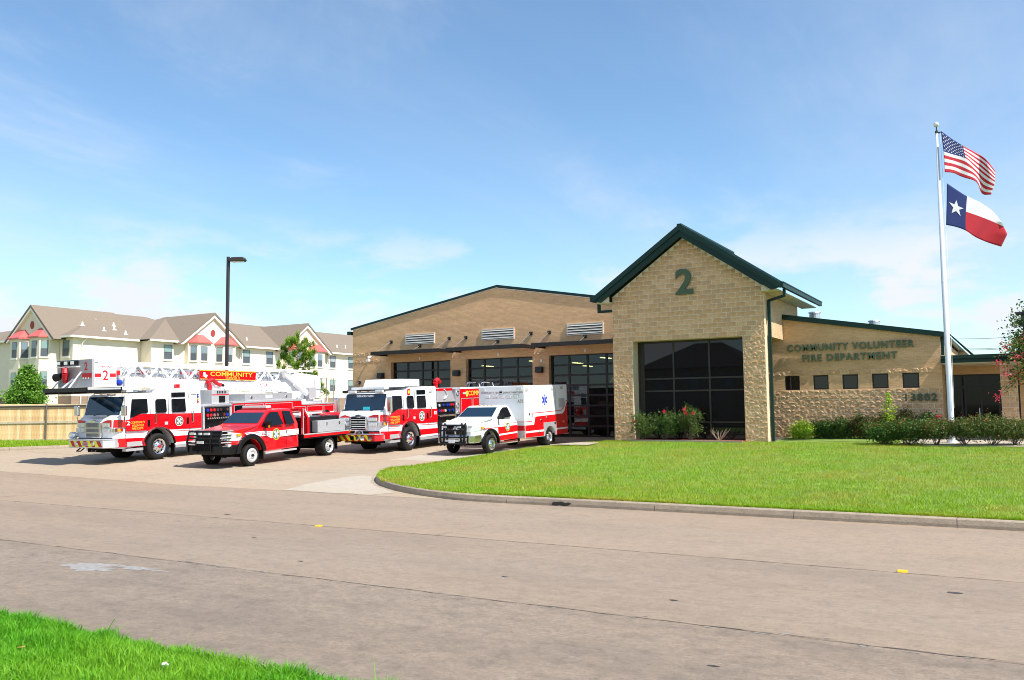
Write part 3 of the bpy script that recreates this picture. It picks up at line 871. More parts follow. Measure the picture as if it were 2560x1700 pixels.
for (xa, xb, x_, z_) in ((-31.98, -27.19, (-31.63, -29.54, -27.47), (6.26, 5.93, 6.26)), (-26.71, -21.91, (-26.34, -24.26, -22.16), (6.26, 5.94, 6.27)), (-21.36, -16.6, (-21.05, -18.96, -16.9), (6.27, 5.95, 6.27))):
    c = MB(); c.box(xa, xb, 38.5, 38.56, 5.42, 5.62); c.box(xa, xa + .05, 38.56, BY - .005, 5.42, 5.62); c.box(xb - .05, xb, 38.56, BY - .005, 5.42, 5.62)
    c.box(xa + .05, xb - .05, 38.56, BY - .005, 5.52, 5.57)
    co = c.build('canopy', M_bronze, st)
    for x, z in zip(x_, z_):
        t = MB(); t.cyl((x, BY - .08, z), (x, 38.62 if z > 6 else 39.2, 5.60), .022, n=6); t.build('tie_rod', mat('rod_grey', (.25, .23, .22), .4, .6), co)
        t = MB(); t.box(x - .09, x + .09, BY - .06, BY - .001, z - .09, z + .09); t.cyl((x, BY - .06, z), (x, BY - .14, z - .02), .05, n=8); t.build('rod_bracket', M_black, co)
for (x0, x1) in ((-30.58, -28.48), (-25.28, -23.20), (-20.0, -17.92)):
    f = MB(); z0, z1 = 6.04, 6.655
    f.box(x0, x0 + .05, BY - .05, BY - .001, z0, z1); f.box(x1 - .05, x1, BY - .05, BY - .001, z0, z1); f.box(x0 + .05, x1 - .05, BY - .05, BY - .001, z0, z0 + .045); f.box(x0 + .05, x1 - .05, BY - .05, BY - .001, z1 - .045, z1)
    fo = f.build('louver', M_alum, st)
    MB().box(x0 + .05, x1 - .05, BY - .012, BY - .003, z0 + .045, z1 - .045).build('louver_back', M_gap, fo)
    for k in range(4):
        z = z0 + .07 + k * .134
        s = MB(); s.prism([(BY - .06, z + .02), (BY - .055, z), (BY - .013, z + .075), (BY - .013, z + .095)], 'x', x0 + .051, x1 - .051); s.build('slat', M_alum, fo)
for x, z in ((-32.32, 4.28), (-26.90, 4.27), (-21.61, 4.30)):
    b = MB(); b.prism([(BY - .34, z - .14), (BY - .30, z + .16), (BY - .005, z + .17), (BY - .005, z - .17)], 'x', x - .19, x + .19); b.build('wall_lamp', M_black, st, bevel=.03)
v = MB(); v.box(-33.34, -33.14, BY - .28, BY - .12, 5.16, 5.30); v.cyl((-33.2, BY - .2, 5.42), (-33.2, BY - .001, 5.46), .05, n=8); v.sphere((-33.18, BY - .2, 5.4), .10); v.build('security_camera', M_white, st)
MB().box(-21.6, -21.5, BY - .05, BY - .001, 4.72, 4.86).build('alarm_strobe', M_white, st)
for (xa, xb) in OPEN: MB().box((xa + xb) / 2 - .04, (xa + xb) / 2 + .04, BY - .03, BY - .001, 5.13, 5.30).build('sensor', M_white, st)
c = MB(); c.box(-34.45, -32.2, 38.9, BY - .005, 3.26, 3.42); sc_ = c.build('canopy', M_bronze, st)
for x in (-34.04, -32.51):
    MB().cyl((x, BY - .08, 3.92), (x - .1, 39.0, 3.42), .03, n=6).build('tie_rod', M_black, sc_)
    MB().box(x - .09, x + .09, BY - .1, BY - .001, 3.83, 4.01).build('rod_bracket', M_black, sc_)
MB().box(-33.85, -32.85, BY - .03, BY - .001, .75, 2.9).build('side_door', M_bronze, st)
# lit tubes hanging in the bays
for (x, y) in ((-29.6, 44.0), (-29.6, 47.5), (-24.4, 44.5), (-23.3, 48.0), (-19.6, 44), (-18.3, 46.5), (-18.9, 51), (-24.5, 52)):
    fx = MB().box(x - .12, x + .12, y - .65, y + .65, 5.06, 5.12).build('ceiling_light', M_white, st)
    MB().box(x - .09, x + .09, y - .62, y + .62, 5.02, 5.055).build('lit_tube', M_tube, fx)
    q = MB()
    for yy_ in (y - .5, y + .5): q.cyl((x, yy_, 5.12), (x, yy_, 6.2), .008, n=5)
    q.build('hanger', M_black, fx)

# place the blocks: the 300 that show largest are parts, the others are one joined part of each wall
pending.sort(key=lambda q: q[0])
rest = {}
for i, (_, par, x, y, z, w, sd) in enumerate(pending):
    me = blk(w, sd)
    if i < 300:
        o = bpy.data.objects.new('block', me); o.location = (x, y, z); o.parent = par; COL.objects.link(o)
    else:
        mbk = rest.setdefault(par.name, (par, MB()))[1]; mbk.cur = sd % 4
        mbk.add([(v.co.x + x, v.co.y + y, v.co.z + z) for v in me.vertices], [tuple(p.vertices) for p in me.polygons])
for par, mbk in rest.values():
    tag(mbk.build('block_course', M_blocks, par, fix=False), kind='stuff')

# ================================================================== APARTMENT BUILDING
M_stuc = mat('cream_stucco', (0.80, 0.70, 0.55), 0.9, var=0.04, vscale=0.8)
M_stucw = mat('white_trim', (0.83, 0.79, 0.70), 0.7)
M_bbrick = brick_mat('brown_brick', 'X', (0.30, 0.20, 0.13), (0.25, 0.165, 0.11), (0.36, 0.29, 0.22))
M_shing = mat('grey_shingle', (0.185, 0.145, 0.108), 0.95, var=0.28, vscale=14, bump=0.02, bscale=25)
M_redm = mat('red_metal_roof', (0.55, 0.11, 0.10), 0.4, var=0.08)
M_redv = mat('red_vent', (0.33, 0.035, 0.03), 0.6)
M_wfr = mat('window_frame_grey', (0.16, 0.15, 0.14), 0.5)
M_wgl = mat('window_glass_blue', (0.17, 0.22, 0.26), 0.05, spec=0.6)
M_wgs = [M_wgl, mat('window_blind_teal', (0.20, 0.30, 0.29), 0.08, spec=0.6), mat('window_blind_pale', (0.30, 0.33, 0.35), 0.08, spec=0.6)]
M_scr = mat('insect_screen', (0.075, 0.09, 0.105), 0.5)
ap = empty('apartment_building', (0, 0, 0), 'cream three storey apartment building with grey shingle hip roofs behind the fence', 'building')
GZ = 1.0
EV = 9.75
def ap_window(axis, pl, c, z0, w=1.05, h=1.55, sgn=1):
    """axis 'x': wall faces +X at X=pl, centred on Y=c; axis 'y': wall faces -Y at Y=pl, centred on X=c"""
    def B(b, a0, a1, d0, d1, za, zb):
        if axis == 'x': b.box(pl + d0, pl + d1, a0, a1, za, zb)
        else: b.box(a0, a1, pl - d1, pl - d0, za, zb)
    f = MB(); a0, a1 = c - w / 2, c + w / 2
    B(f, a0, a0 + .06, .002, .05, z0, z0 + h); B(f, a1 - .06, a1, .002, .05, z0, z0 + h)
    B(f, a0 + .06, a1 - .06, .002, .05, z0, z0 + .06); B(f, a0 + .06, a1 - .06, .002, .05, z0 + h - .06, z0 + h); B(f, a0 + .06, a1 - .06, .002, .06, z0 + h * .48, z0 + h * .52)
    fo = f.build('window', M_wfr, ap)
    b = MB(); B(b, a0 + .06, a1 - .06, .004, .02, z0 + h * .52, z0 + h - .06); b.build('pane', rng.choice(M_wgs), fo)
    b = MB(); B(b, a0 + .06, a1 - .06, .004, .03, z0 + .06, z0 + h * .48); b.build('pane', M_scr, fo)
    b = MB(); B(b, a0 - .12, a1 + .12, .002, .09, z0 - .2, z0 - .01); b.build('sill', M_stucw, fo)
def ap_part(name, m, fn, parent=None):
    b = MB(); fn(b); return b.build(name, m, parent or ap)
X0, Y0, Y1, X1 = -79.44, 50.5, 58.06, -77.7
# bodies (butted end to end)
ap_part('wall', M_stuc, lambda b: b.box(-95, X0, Y0, Y1, 3.9, EV))
ap_part('base_wall', M_bbrick, lambda b: b.box(-95.02, X0 + .02, Y0 - .02, Y1, .3, 3.9))
ap_part('wall', M_stuc, lambda b: b.box(-94, X1, Y1, 116, 3.9, EV))
ap_part('base_wall', M_bbrick, lambda b: b.box(-94, X1 + .02, Y1, 116, .3, 3.9))
ap_part('wall', M_stuc, lambda b: b.box(-125, -95, 53.5, 75, 3.9, EV + .5))
ap_part('base_wall', M_bbrick, lambda b: b.box(-125, -95, 53.48, 75, .3, 3.9))
def hip(b, xa, xb, ya, yb, z, h, oh=.5, ridge_axis='y', inset=None):
    xa -= oh; xb += oh; ya -= oh; yb += oh
    if ridge_axis == 'y':
        i = (xb - xa) / 2 if inset is None else inset; xm = (xa + xb) / 2
        v = [(xa, ya, z), (xb, ya, z), (xb, yb, z), (xa, yb, z), (xm, ya + i, z + h), (xm, yb - i, z + h)]
        f = [(0, 1, 4), (1, 2, 5, 4), (2, 3, 5), (3, 0, 4, 5), (3, 2, 1, 0)]
    else:
        i = (yb - ya) / 2 if inset is None else inset; ym = (ya + yb) / 2
        v = [(xa, ya, z), (xb, ya, z), (xb, yb, z), (xa, yb, z), (xa + i, ym, z + h), (xb - i, ym, z + h)]
        f = [(0, 1, 5, 4), (1, 2, 5), (2, 3, 4, 5), (3, 0, 4), (3, 2, 1, 0)]
    b.add(v, f)
ap_part('roof', M_shing, lambda b: hip(b, -94, X1, Y1, 116, EV + .12, 3.6))
ap_part('roof', M_shing, lambda b: hip(b, -95, X0, Y0, Y1 + 14, EV + .11, 3.5))
ap_part('roof', M_shing, lambda b: hip(b, -125, -95, 53.5, 75, EV + .62, 2.9, ridge_axis='x'))
def fascia(b):
    b.box(X1 + .38, X1 + .52, Y1 - .5, 116.5, EV - .08, EV + .115); b.box(X0 + .38, X0 + .52, Y0 - .5, Y1 - .5, EV - .09, EV + .105)
    b.box(-95.4, X0 + .38, Y0 - .52, Y0 - .38, EV - .09, EV + .105); b.box(-125.4, -95.4, 52.98, 53.1, EV + .4, EV + .61)
    b.box(X1 + .003, X1 + .38, Y1 - .4, 116.4, EV - .05, EV - .01); b.box(X0 + .003, X0 + .38, Y0 - .4, Y1 - .52, EV - .05, EV - .01)
ap_part('fascia', M_stucw, fascia)
# gables
def gable_x(yc, half, peak, name='gable'):
    b = MB(); b.prism([(yc - half, EV + .0), (yc + half, EV + .0), (yc, peak)], 'x', X1 - .3, X1 + .6)
    b.box(X1 + .003, X1 + .6, yc - half + .9, yc + half - .9, 1, EV)
    b.build('gable', M_stuc, ap)
    s = (peak - EV) / half
    for sg in (-1, 1):
        r_ = MB(); r_.prism([(yc + sg * (half + .35), EV - .25), (yc, peak + .05), (yc, peak + .3), (yc + sg * (half + .55), EV - .2)], 'x', X1 - 8.0, X1 + .95); r_.build('gable_roof', M_shing, ap)
        r_ = MB(); r_.prism([(yc + sg * (half + .3), EV - .25), (yc, peak + .02), (yc, peak - .28), (yc + sg * (half - .05), EV - .25)], 'x', X1 + .602, X1 + .90); r_.build('barge_board', M_stucw, ap)
    v = MB(); v.lathe([(0, .06), (.36, .06), (.36, 0)], (0, 0, 0), 'x', 18)
    v.v = [(x + X1 + .61, y * .8 + yc, z * 1.1 + 11.0) for x, y, z in v.v]; v.build('gable_vent', M_redv, ap)
    for sg in (-1, 1):
        bay('x', X1 + .6, yc + sg * 1.75)
def bay(axis, pl, c, hw=1.35, dep=.75):
    def T(a, d, z): return (pl + d, a, z) if axis == 'x' else (a, pl - d, z)
    def pr(b, poly, za, zb):
        n = len(poly); vs = [T(a, d, za) for a, d in poly] + [T(a, d, zb) for a, d in poly]
        b.add(vs, [tuple(range(n)), tuple(range(2 * n - 1, n - 1, -1))] + [(i, n + i, n + (i + 1) % n, (i + 1) % n) for i in range(n)])
    poly = [(c - hw, .004), (c - hw * .62, dep), (c + hw * .62, dep), (c + hw, .004)]
    b = MB(); pr(b, poly, 1.0, EV - .05); bo = b.build('bay_window', M_stuc, ap)
    po = [(c - hw - .2, .004), (c - hw * .62 - .14, dep + .2), (c + hw * .62 + .14, dep + .2), (c + hw + .2, .004)]
    b = MB(); pr(b, po, EV - .05, EV + .08)
    b.add([T(a, d, EV + .08) for a, d in po] + [T(c - hw * .35, .004, EV + .95), T(c + hw * .35, .004, EV + .95)], [(0, 1, 4), (1, 2, 5, 4), (2, 3, 5)])
    b.build('bay_roof', M_redm, bo)
    # windows on the front and the two cants
    for z0 in (7.8, 4.75):
        for (p, q) in ((poly[0], poly[1]), (poly[1], poly[2]), (poly[2], poly[3])):
            p, q = Vector(p), Vector(q); t = (q - p).normalized(); n = Vector((t.y, -t.x)); n = n if n.y > 0 or abs(n.y) < .3 and (n.x * ((p.x + q.x) / 2 - c) > 0) else -n
            if n.dot(Vector(((p.x + q.x) / 2 - c, .5))) < 0: n = -n
            L = (q - p).length; w = min(.85, L * .72); m_ = (p + q) / 2
            def quadbox(b, ww, za, zb, d0, d1):
                a, e = m_ - t * ww / 2, m_ + t * ww / 2
                P = [a + n * d0, e + n * d0, e + n * d1, a + n * d1]
                pr(b, [(k.x, k.y) for k in P], za, zb)
            b = MB(); quadbox(b, w, z0, z0 + 1.6, .004, .03); fo = b.build('window_frame', M_wfr, bo)
            b = MB(); quadbox(b, w - .1, z0 + .84, z0 + 1.54, .032, .04); b.build('pane', rng.choice(M_wgs), bo)
            b = MB(); quadbox(b, w - .1, z0 + .06, z0 + .78, .032, .045); b.build('pane', M_scr, bo)
            b = MB(); quadbox(b, w + .18, z0 - .16, z0 - .01, .004, .09); b.build('sill', M_stucw, bo)
gable_x(65.5, 4.2, 13.0); gable_x(80.2, 4.2, 13.0); gable_x(98.5, 4.2, 13.0)
# the gable that faces the street
gb = MB(); gb.prism([(-88.6, EV), (-81.2, EV), (-84.7, 12.85)], 'y', Y0 - 1.0, Y0 + .3); gb.box(-88.2, -81.6, Y0 - 1.0, Y0 - .03, 1, EV); gb.build('gable', M_stuc, ap)
for xa in (-88.9, -80.9):
    sg = -1 if xa < -84.7 else 1
    r_ = MB(); r_.prism([(xa + sg * .15, EV - .3), (-84.7, 12.9), (-84.7, 13.15), (xa + sg * .35, EV - .25)], 'y', Y0 - 1.3, Y0 + 8); r_.build('gable_roof', M_shing, ap)
    r_ = MB(); r_.prism([(xa, EV - .3), (-84.7, 12.87), (-84.7, 12.6), (xa - sg * .3, EV - .3)], 'y', Y0 - 1.28, Y0 - 1.003); r_.build('barge_board', M_stucw, ap)
v = MB(); v.lathe([(0, -.06), (.36, -.06), (.36, 0)], (0, 0, 0), 'y', 18); v.v = [(x * .8 - 84.7, y + Y0 - 1.02, z * 1.1 + 11.1) for x, y, z in v.v]; v.build('gable_vent', M_redv, ap)
bay('y', Y0 - 1.0, -86.4); bay('y', Y0 - 1.0, -83.0)
for z0 in (7.85, 4.75):
    ap_window('y', Y0, -80.55, z0)
    for yc in (60.1, 70.95, 74.6, 85.8, 89.4, 93.0): ap_window('x', X1, yc, z0)
    for xc in (-97.1, -100.5): ap_window('y', 53.5, xc, z0 + .5 - (0 if z0 > 7 else .35))
ap_window('y', Y0 - .02, -81.3, 1.7, 1.3, .9)
def vents(b):
    for (dx, y) in ((2.0, 62), (3.4, 61), (4.6, 63.0)): b.cyl((X1 - dx, y + 12, EV + .4 + dx * .46), (X1 - dx, y + 12, EV + .75 + dx * .46), .1, .06, 6)
for (px, py_) in ((-82.2, 53.2), (-81.0, 54.8), (-83.6, 55.6), (-81.6, 56.4), (-82.9, 57.2), (-80.4, 56.9)):
    zr = EV + .11 + (X0 + .5 - px) * .42
    b = MB(); b.cyl((px, py_, zr - .1), (px, py_, zr + .35), .13, .07, 8); b.cyl((px, py_, zr - .08), (px, py_, zr + .04), .3, .14, 8); b.build('roof_vent', M_stucw, ap)
for yv in (72.5, 88.5, 90.2):
    zr = EV + .12 + 2.2 * .42
    b = MB(); b.cyl((X1 - 1.7, yv, zr - .1), (X1 - 1.7, yv, zr + .35), .13, .07, 8); b.build('roof_vent', M_stucw, ap)
for (yv) in (69.9, 84.6):
    b = MB(); b.tube([(X1 + .45, yv + .3, EV - .05), (X1 + .1, yv + .1, EV - .6), (X1 + .08, yv + .1, 1.2)], .06, 6); b.build('downspout', M_stucw, ap)
b = MB(); b.tube([(X0 + .45, 51.7, EV - .05), (X0 + .1, 51.4, EV - .6), (X0 + .08, 51.4, 1.2)], .06, 6); b.build('downspout', M_stucw, ap)

# house across the street, behind the photographer: mirrored in the tower glass
hs = empty('house', (0, 0, 0), 'two storey house across the street mirrored in the tower glass', 'house')
M_hb = mat('house_wall', (0.30, 0.24, 0.18), 0.9)
ap_part('wall', M_hb, lambda b: b.box(-37.3, -24.8, -34, -22, 0, 6.6), hs)
ap_part('roof', mat('house_roof', (0.045, 0.038, 0.034), .95), lambda b: hip(b, -37.3, -24.8, -34, -22, 6.6, 3.2, .6, 'x', 5.2), hs)
for xw in (-35, -31, -27):
    ap_part('window', M_wgl, lambda b: b.box(xw - .6, xw + .6, -22.0, -21.95, 4.2, 5.6), hs)

# ================================================================== FENCE
M_cedar = [mat('cedar_%s' % 'abc'[i], c, 0.85, var=0.25, vscale=7) for i, c in enumerate(((0.70, 0.48, 0.24), (0.62, 0.40, 0.19), (0.74, 0.54, 0.30)))]
M_capw = mat('fence_cap', (0.50, 0.42, 0.30), 0.85, var=0.2, vscale=5)
M_post = mat('steel_post', (0.17, 0.16, 0.155), 0.5, 0.5)
fa, fb = Vector((-50.5, 19.8)), Vector((-36.2, 28.2)); fd = (fb - fa); FL = fd.length; fd.normalize(); fn_ = Vector((fd.y, -fd.x))
fen = empty('wooden_fence', (0, 0, 0), 'tall cedar picket fence with steel posts and pale rails on the left', 'fence')
pk = MB().box(0, .139, -.01, .01, 0, 1.75)
pmesh = [pk.build('picket', M_cedar[i], fen).data for i in range(3)]
for o in [o for o in fen.children]: bpy.data.objects.remove(o)
k = 0; s = 0.0
ang = math.atan2(fd.y, fd.x)
def fz(p): return strip_z(p.x, p.y)
while s < FL:
    p = fa + fd * s
    o = bpy.data.objects.new('picket', pmesh[rng.randrange(3)]); COL.objects.link(o); o.parent = fen
    o.location = (p.x, p.y, fz(p) + .04 + rng.uniform(-.008, .008)); o.rotation_euler = (0, 0, ang)
    s += .143
def fence_box(b, s0, s1, d0, d1, z0, z1):
    P = []
    for s_ in (s0, s1):
        p = fa + fd * s_; z = fz(p)
        for d_ in (d0, d1):
            q = p + fn_ * d_
            P += [(q.x, q.y, z + z0), (q.x, q.y, z + z1)]
    b.add(P, [(0, 1, 3, 2), (4, 6, 7, 5), (0, 2, 6, 4), (1, 5, 7, 3), (0, 4, 5, 1), (2, 3, 7, 6)])
for z0, z1 in ((.93, 1.04), (.06, .16)):
    b = MB(); fence_box(b, 0, FL, .012, .05, z0, z1); b.build('rail', M_capw, fen)
b = MB(); fence_box(b, 0, FL, -.03, .07, 1.80, 1.85); b.build('fence_cap', M_capw, fen)
b = MB(); fence_box(b, 0, FL, .012, .035, 1.66, 1.795); b.build('rail', mat('dark_rail', (.16, .12, .08), .9), fen)
s = .9
while s < FL:
    p = fa + fd * s + fn_ * .085; b = MB(); b.cyl((p.x, p.y, fz(p) - .1), (p.x, p.y, fz(p) + 1.79), .035, n=8); b.build('post', M_post, fen)
    s += 2.4

# ================================================================== TREES AND SHRUBS
def leaves(name, P, size, m, parent, aspect=.5, up=0.3, rnd=None):
    P = np.asarray(P, float); n = len(P)
    d = nrg.normal(size=(n, 3)); d[:, 2] += up; d /= np.linalg.norm(d, axis=1)[:, None]
    e = nrg.normal(size=(n, 3)); e -= (e * d).sum(1)[:, None] * d; e /= np.linalg.norm(e, axis=1)[:, None]
    f = np.cross(d, e)
    s = (nrg.uniform(.7, 1.3, n) * size)[:, None]
    V = np.empty((n, 4, 3))
    V[:, 0] = P - e * s * .5; V[:, 1] = P + f * s * aspect * .5 + d * s * .06; V[:, 2] = P + e * s * .5; V[:, 3] = P - f * s * aspect * .5 + d * s * .06
    me = bpy.data.meshes.new(name); me.vertices.add(n * 4); me.vertices.foreach_set('co', V.reshape(-1))
    me.loops.add(n * 4); me.loops.foreach_set('vertex_index', np.arange(n * 4, dtype=np.int32))
    me.polygons.add(n); me.polygons.foreach_set('loop_start', (np.arange(n) * 4).astype(np.int32)); me.polygons.foreach_set('loop_total', np.full(n, 4, np.int32))
    r = nrg.random(n) if rnd is None else rnd
    at = me.attributes.new('rnd', 'FLOAT', 'POINT'); at.data.foreach_set('value', np.repeat(r, 4).astype(np.float32))
    me.materials.append(m); me.update(); me.validate()
    o = bpy.data.objects.new(name, me); COL.objects.link(o); o.parent = parent; o['kind'] = 'stuff'
    return o
def crown_pts(c, rad, ncl, per, cr, hollow=.35, flat=0.75, power=1.0, cone=0.0):
    out = []
    while len(out) < ncl:
        p = nrg.normal(size=3); p /= np.linalg.norm(p); p *= (hollow + (1 - hollow) * nrg.random() ** .5)
        if p[2] < -.85: continue
        k = 1 - cone * (p[2] + 1) / 2
        out.append((p[0] * k, p[1] * k, p[2]))
    C = np.array(out) * np.array(rad) + np.array(c)
    wob = np.array([noise.noise(Vector(q) * .9) for q in C])
    C += (C - np.array(c)) * wob[:, None] * .35
    q = nrg.normal(size=(ncl, per, 3)) * cr * np.array([1, 1, flat])
    return (C[:, None, :] + q).reshape(-1, 3), C
M_bark = mat('bark', (0.10, 0.075, 0.055), 0.95, var=0.3, vscale=8)
M_lf1 = leaf_mat('leaf_mid', (0.06, 0.17, 0.015), (0.21, 0.39, 0.045))
M_lf2 = leaf_mat('leaf_dark', (0.025, 0.075, 0.012), (0.09, 0.19, 0.03))
M_lf3 = leaf_mat('leaf_lime', (0.20, 0.38, 0.015), (0.45, 0.60, 0.05))
M_lfs = leaf_mat('leaf_olive_dark', (0.04, 0.075, 0.015), (0.15, 0.20, 0.045))
M_lfr = leaf_mat('leaf_bronze', (0.035, 0.06, 0.015), (0.15, 0.10, 0.03))
M_lfo = leaf_mat('leaf_red_tip', (0.25, 0.06, 0.02), (0.35, 0.13, 0.03))
M_pine = leaf_mat('pine_needles', (0.10, 0.22, 0.02), (0.36, 0.50, 0.07), .3)
M_pink = leaf_mat('pink_petals', (0.65, 0.05, 0.09), (0.80, 0.13, 0.16), .3)
M_mauve = leaf_mat('mauve_petals', (0.45, 0.20, 0.38), (0.62, 0.33, 0.50), .3)
M_rose = leaf_mat('rose_petals', (0.70, 0.02, 0.05), (0.85, 0.08, 0.12), .3)
def limbs(b, base, tops, r0, fork=.4):
    base = Vector(base)
    for t in tops:
        t = Vector(t); m1 = base.lerp(t, fork) + Vector((rng.uniform(-.1, .1), rng.uniform(-.1, .1), 0)) * (t - base).length * .4
        b.tube([base, m1, t], [r0 * .6, r0 * .38, r0 * .12], 6)
def tree(name, label, x, y, z, h, rad, m, ncl, per, cr, lsize, trunk=.12, crownz=None, cone=0.0, group=None, cat='tree', nlimb=8):
    t = empty(name, (x, y, z), label, cat, group)
    cz = h - rad[2] if crownz is None else crownz
    P, C = crown_pts((0, 0, cz), rad, ncl, per, cr, cone=cone)
    b = MB(); hz = max(.3, cz - rad[2] * .55)
    b.tube([(0, 0, -.2), (rng.uniform(-.05, .05), rng.uniform(-.05, .05), hz * .6), (0, 0, hz), (0.05, 0.03, cz)], [trunk * 1.25, trunk, trunk * .8, trunk * .5], 8)
    b.build('trunk', M_bark, t)
    b = MB()
    sel = [C[i] for i in nrg.choice(len(C), min(nlimb, len(C)), replace=False)]
    limbs(b, (0, 0, hz), sel, trunk); b.build('limbs', M_bark, t)
    leaves('crown', P, lsize, m, t)
    return t
tree('broadleaf_tree', 'glossy green round tree behind the fence at far left', -59.3, 34.4, .9, 4.75, (2.0, 2.0, 2.0), M_lf1, 170, 60, .22, .2, .12, 2.65, cone=.92)
tree('broadleaf_tree', 'low dark leafy tree half hidden by the ladder platform', -54.0, 38.7, .9, 2.5, (1.5, 1.5, 1.0), M_lf2, 60, 60, .24, .2, .1, 1.5)
t_ = tree('crape_myrtle', 'mauve flowering shrub cut by the left picture edge', -62.6, 32.6, .9, 3.4, (1.1, 1.1, .9), M_mauve, 40, 50, .2, .16, .06, 2.6, cat='shrub')
# young pine beside the bays
pn = empty('pine_tree', (-42.6, 43.4, .9), 'young pine with tufted bright needles left of the station', 'tree')
b = MB(); b.tube([(0, 0, -.1), (.06, 0, 2.5), (0, .05, 4.2), (.05, 0, 6.4)], [.12, .1, .07, .02], 8); b.build('trunk', M_bark, pn)
b = MB(); tips = []
for k in range(42):
    hz = 1.9 + 4.2 * (k / 42); L = (2.0 * (1 - (hz - 2.0) / 5.6) + .25) * rng.uniform(.55, 1.2); a = k * 2.4 + rng.uniform(-.4, .4)
    tip = Vector((math.cos(a) * L, math.sin(a) * L, hz + L * rng.uniform(.15, .55))); b.tube([(0.02, 0, hz), (tip.x * .6, tip.y * .6, hz + L * .1), tip], [.03, .02, .008], 5)
    tips += [tip, Vector((tip.x * .7, tip.y * .7, (tip.z + hz) / 2 + .05)), tip + Vector((rng.uniform(-.3, .3), rng.uniform(-.3, .3), .12))]
tips += [Vector((.05, 0, 6.4)), Vector((.04, 0, 6.1)), Vector((0.05, 0, 6.6)), Vector((.05, .02, 6.2))]
b.build('limbs', M_bark, pn)
V = MB(); rn = []
for tp in tips:
    for q in range(110):
        d = Vector((rng.gauss(0, 1), rng.gauss(0, 1), rng.gauss(.55, .9))).normalized(); L = rng.uniform(.2, .36); a = d.cross(Vector((0, 0, 1))).normalized() * .022
        o_ = tp + Vector((rng.gauss(0, .06), rng.gauss(0, .06), rng.gauss(0, .1)))
        V.add([o_ - a, o_ + a, o_ + d * L], [(0, 1, 2)]); rn += [rng.random()] * 3
co = V.build('crown', M_pine, pn, fix=False); co['kind'] = 'stuff'
at = co.data.attributes.new('rnd', 'FLOAT', 'POINT'); at.data.foreach_set('value', rn)
tree('broadleaf_tree', 'large dark green tree beyond the entrance at right edge', 4.1, 70.0, .8, 8.3, (3.9, 3.9, 3.1), M_lf2, 260, 110, .5, .24, .3, 5.6)
tree('broadleaf_tree', 'distant dark tree behind the car park at far right', 9.0, 76.0, .8, 7.0, (5, 5, 3.2), M_lf2, 150, 80, .6, .3, .3, 4.2)
# crape myrtle at the entrance
cm_ = empty('crape_myrtle', (1.75, 37.0, .8), 'crape myrtle with red blossom drooping past the entrance column', 'tree')
b = MB()
for k in range(5): b.tube([(rng.uniform(-.1, .1), rng.uniform(-.1, .1), -.1), (rng.uniform(-.3, .3), rng.uniform(-.3, .3), 1.6), (rng.uniform(-.9, .6), rng.uniform(-.6, .6), 3.2)], [.05, .04, .02], 6)
b.build('trunk', M_bark, cm_)
arcs = MB(); P = []; F_ = []
for (tx, tz, sx) in ((-2.2, 1.75, -1.0), (-2.1, 3.0, -1.1), (-1.9, 3.6, -.9), (-1.6, 2.4, -.7), (-1.2, 3.9, -.5), (-.6, 4.1, -.2), (-.4, 2.9, -.1), (.4, 3.8, .2), (-1.5, 3.2, -.6), (-1.9, 2.55, -.9)):
    a0 = Vector((sx * .3, 0, 2.6)); a1 = Vector(((tx + sx * .3) / 2, rng.uniform(-.3, .3), max(3.0, tz + .45))); a2 = Vector((tx, rng.uniform(-.4, .4), tz))
    pts = [a0 * ((1 - q) ** 2) + a1 * (2 * q * (1 - q)) + a2 * q * q for q in [i / 7 for i in range(8)]]
    arcs.tube(pts, [.02 - .0022 * i for i in range(8)], 5)
    for i in range(230):
        q = rng.random(); c = pts[int(q * 7)]
        P.append(tuple(c + Vector((rng.gauss(0, .15), rng.gauss(0, .15), rng.gauss(0, .13)))))
    for i in range(34): F_.append(tuple(a2 + Vector((rng.gauss(0, .10), rng.gauss(0, .10), rng.gauss(0, .11)))))
    for i in range(9): F_.append(tuple(pts[5] + Vector((rng.gauss(0, .12), rng.gauss(0, .12), rng.gauss(.06, .1)))))
arcs.build('limbs', M_bark, cm_)
leaves('crown', P, .13, leaf_mat('leaf_olive', (.06, .10, .02), (.20, .24, .05)), cm_); leaves('blossom', F_, .075, M_pink, cm_, .9)

def shrub(name, label, x, y, rad, m, n, lsize, group, tips=None, ntip=0, woody=False, z=None, flowers=None, nfl=0, open_base=.0):
    z = lawn_z(x, y) if z is None else z
    t = empty(name, (x, y, z), label, 'shrub', group)
    cz = rad[2] + open_base
    P, C = crown_pts((0, 0, cz), (rad[0] * .85, rad[1] * .85, rad[2] * .85), max(14, n // 28), 50, .13, .25, .8)
    P[:, 2] = np.maximum(P[:, 2], .03 + open_base * .4)
    leaves('foliage', P, lsize, m, t)
    b = MB()
    for k in range(9 if woody else 5):
        q = C[rng.randrange(len(C))]; b.tube([(rng.uniform(-.12, .12) * rad[0], rng.uniform(-.1, .1), -.05), (q[0] * .5 + rng.uniform(-.08, .08), q[1] * .5, q[2] * .5), tuple(q)], [.016, .012, .005], 5)
    b.build('stem', M_bark, t)
    if ntip:
        T = C[nrg.integers(0, len(C), ntip)] * np.array([1.05, 1.05, 1.05]) + nrg.normal(size=(ntip, 3)) * .10 + np.array([0, 0, .06])
        leaves('young_shoots', T, lsize * .9, tips, t)
    if nfl:
        Q = []
        for k in range(nfl):
            c = np.array([rng.uniform(-.8, .8) * rad[0], -rad[1] * .6, cz + rng.uniform(-.2, .9) * rad[2]]); Q += list(c + nrg.normal(size=(26, 3)) * .028)
        leaves('bloom', Q, .07, flowers, t, .9)
    return t
RG = 'rose bushes in the bed under the tower window'
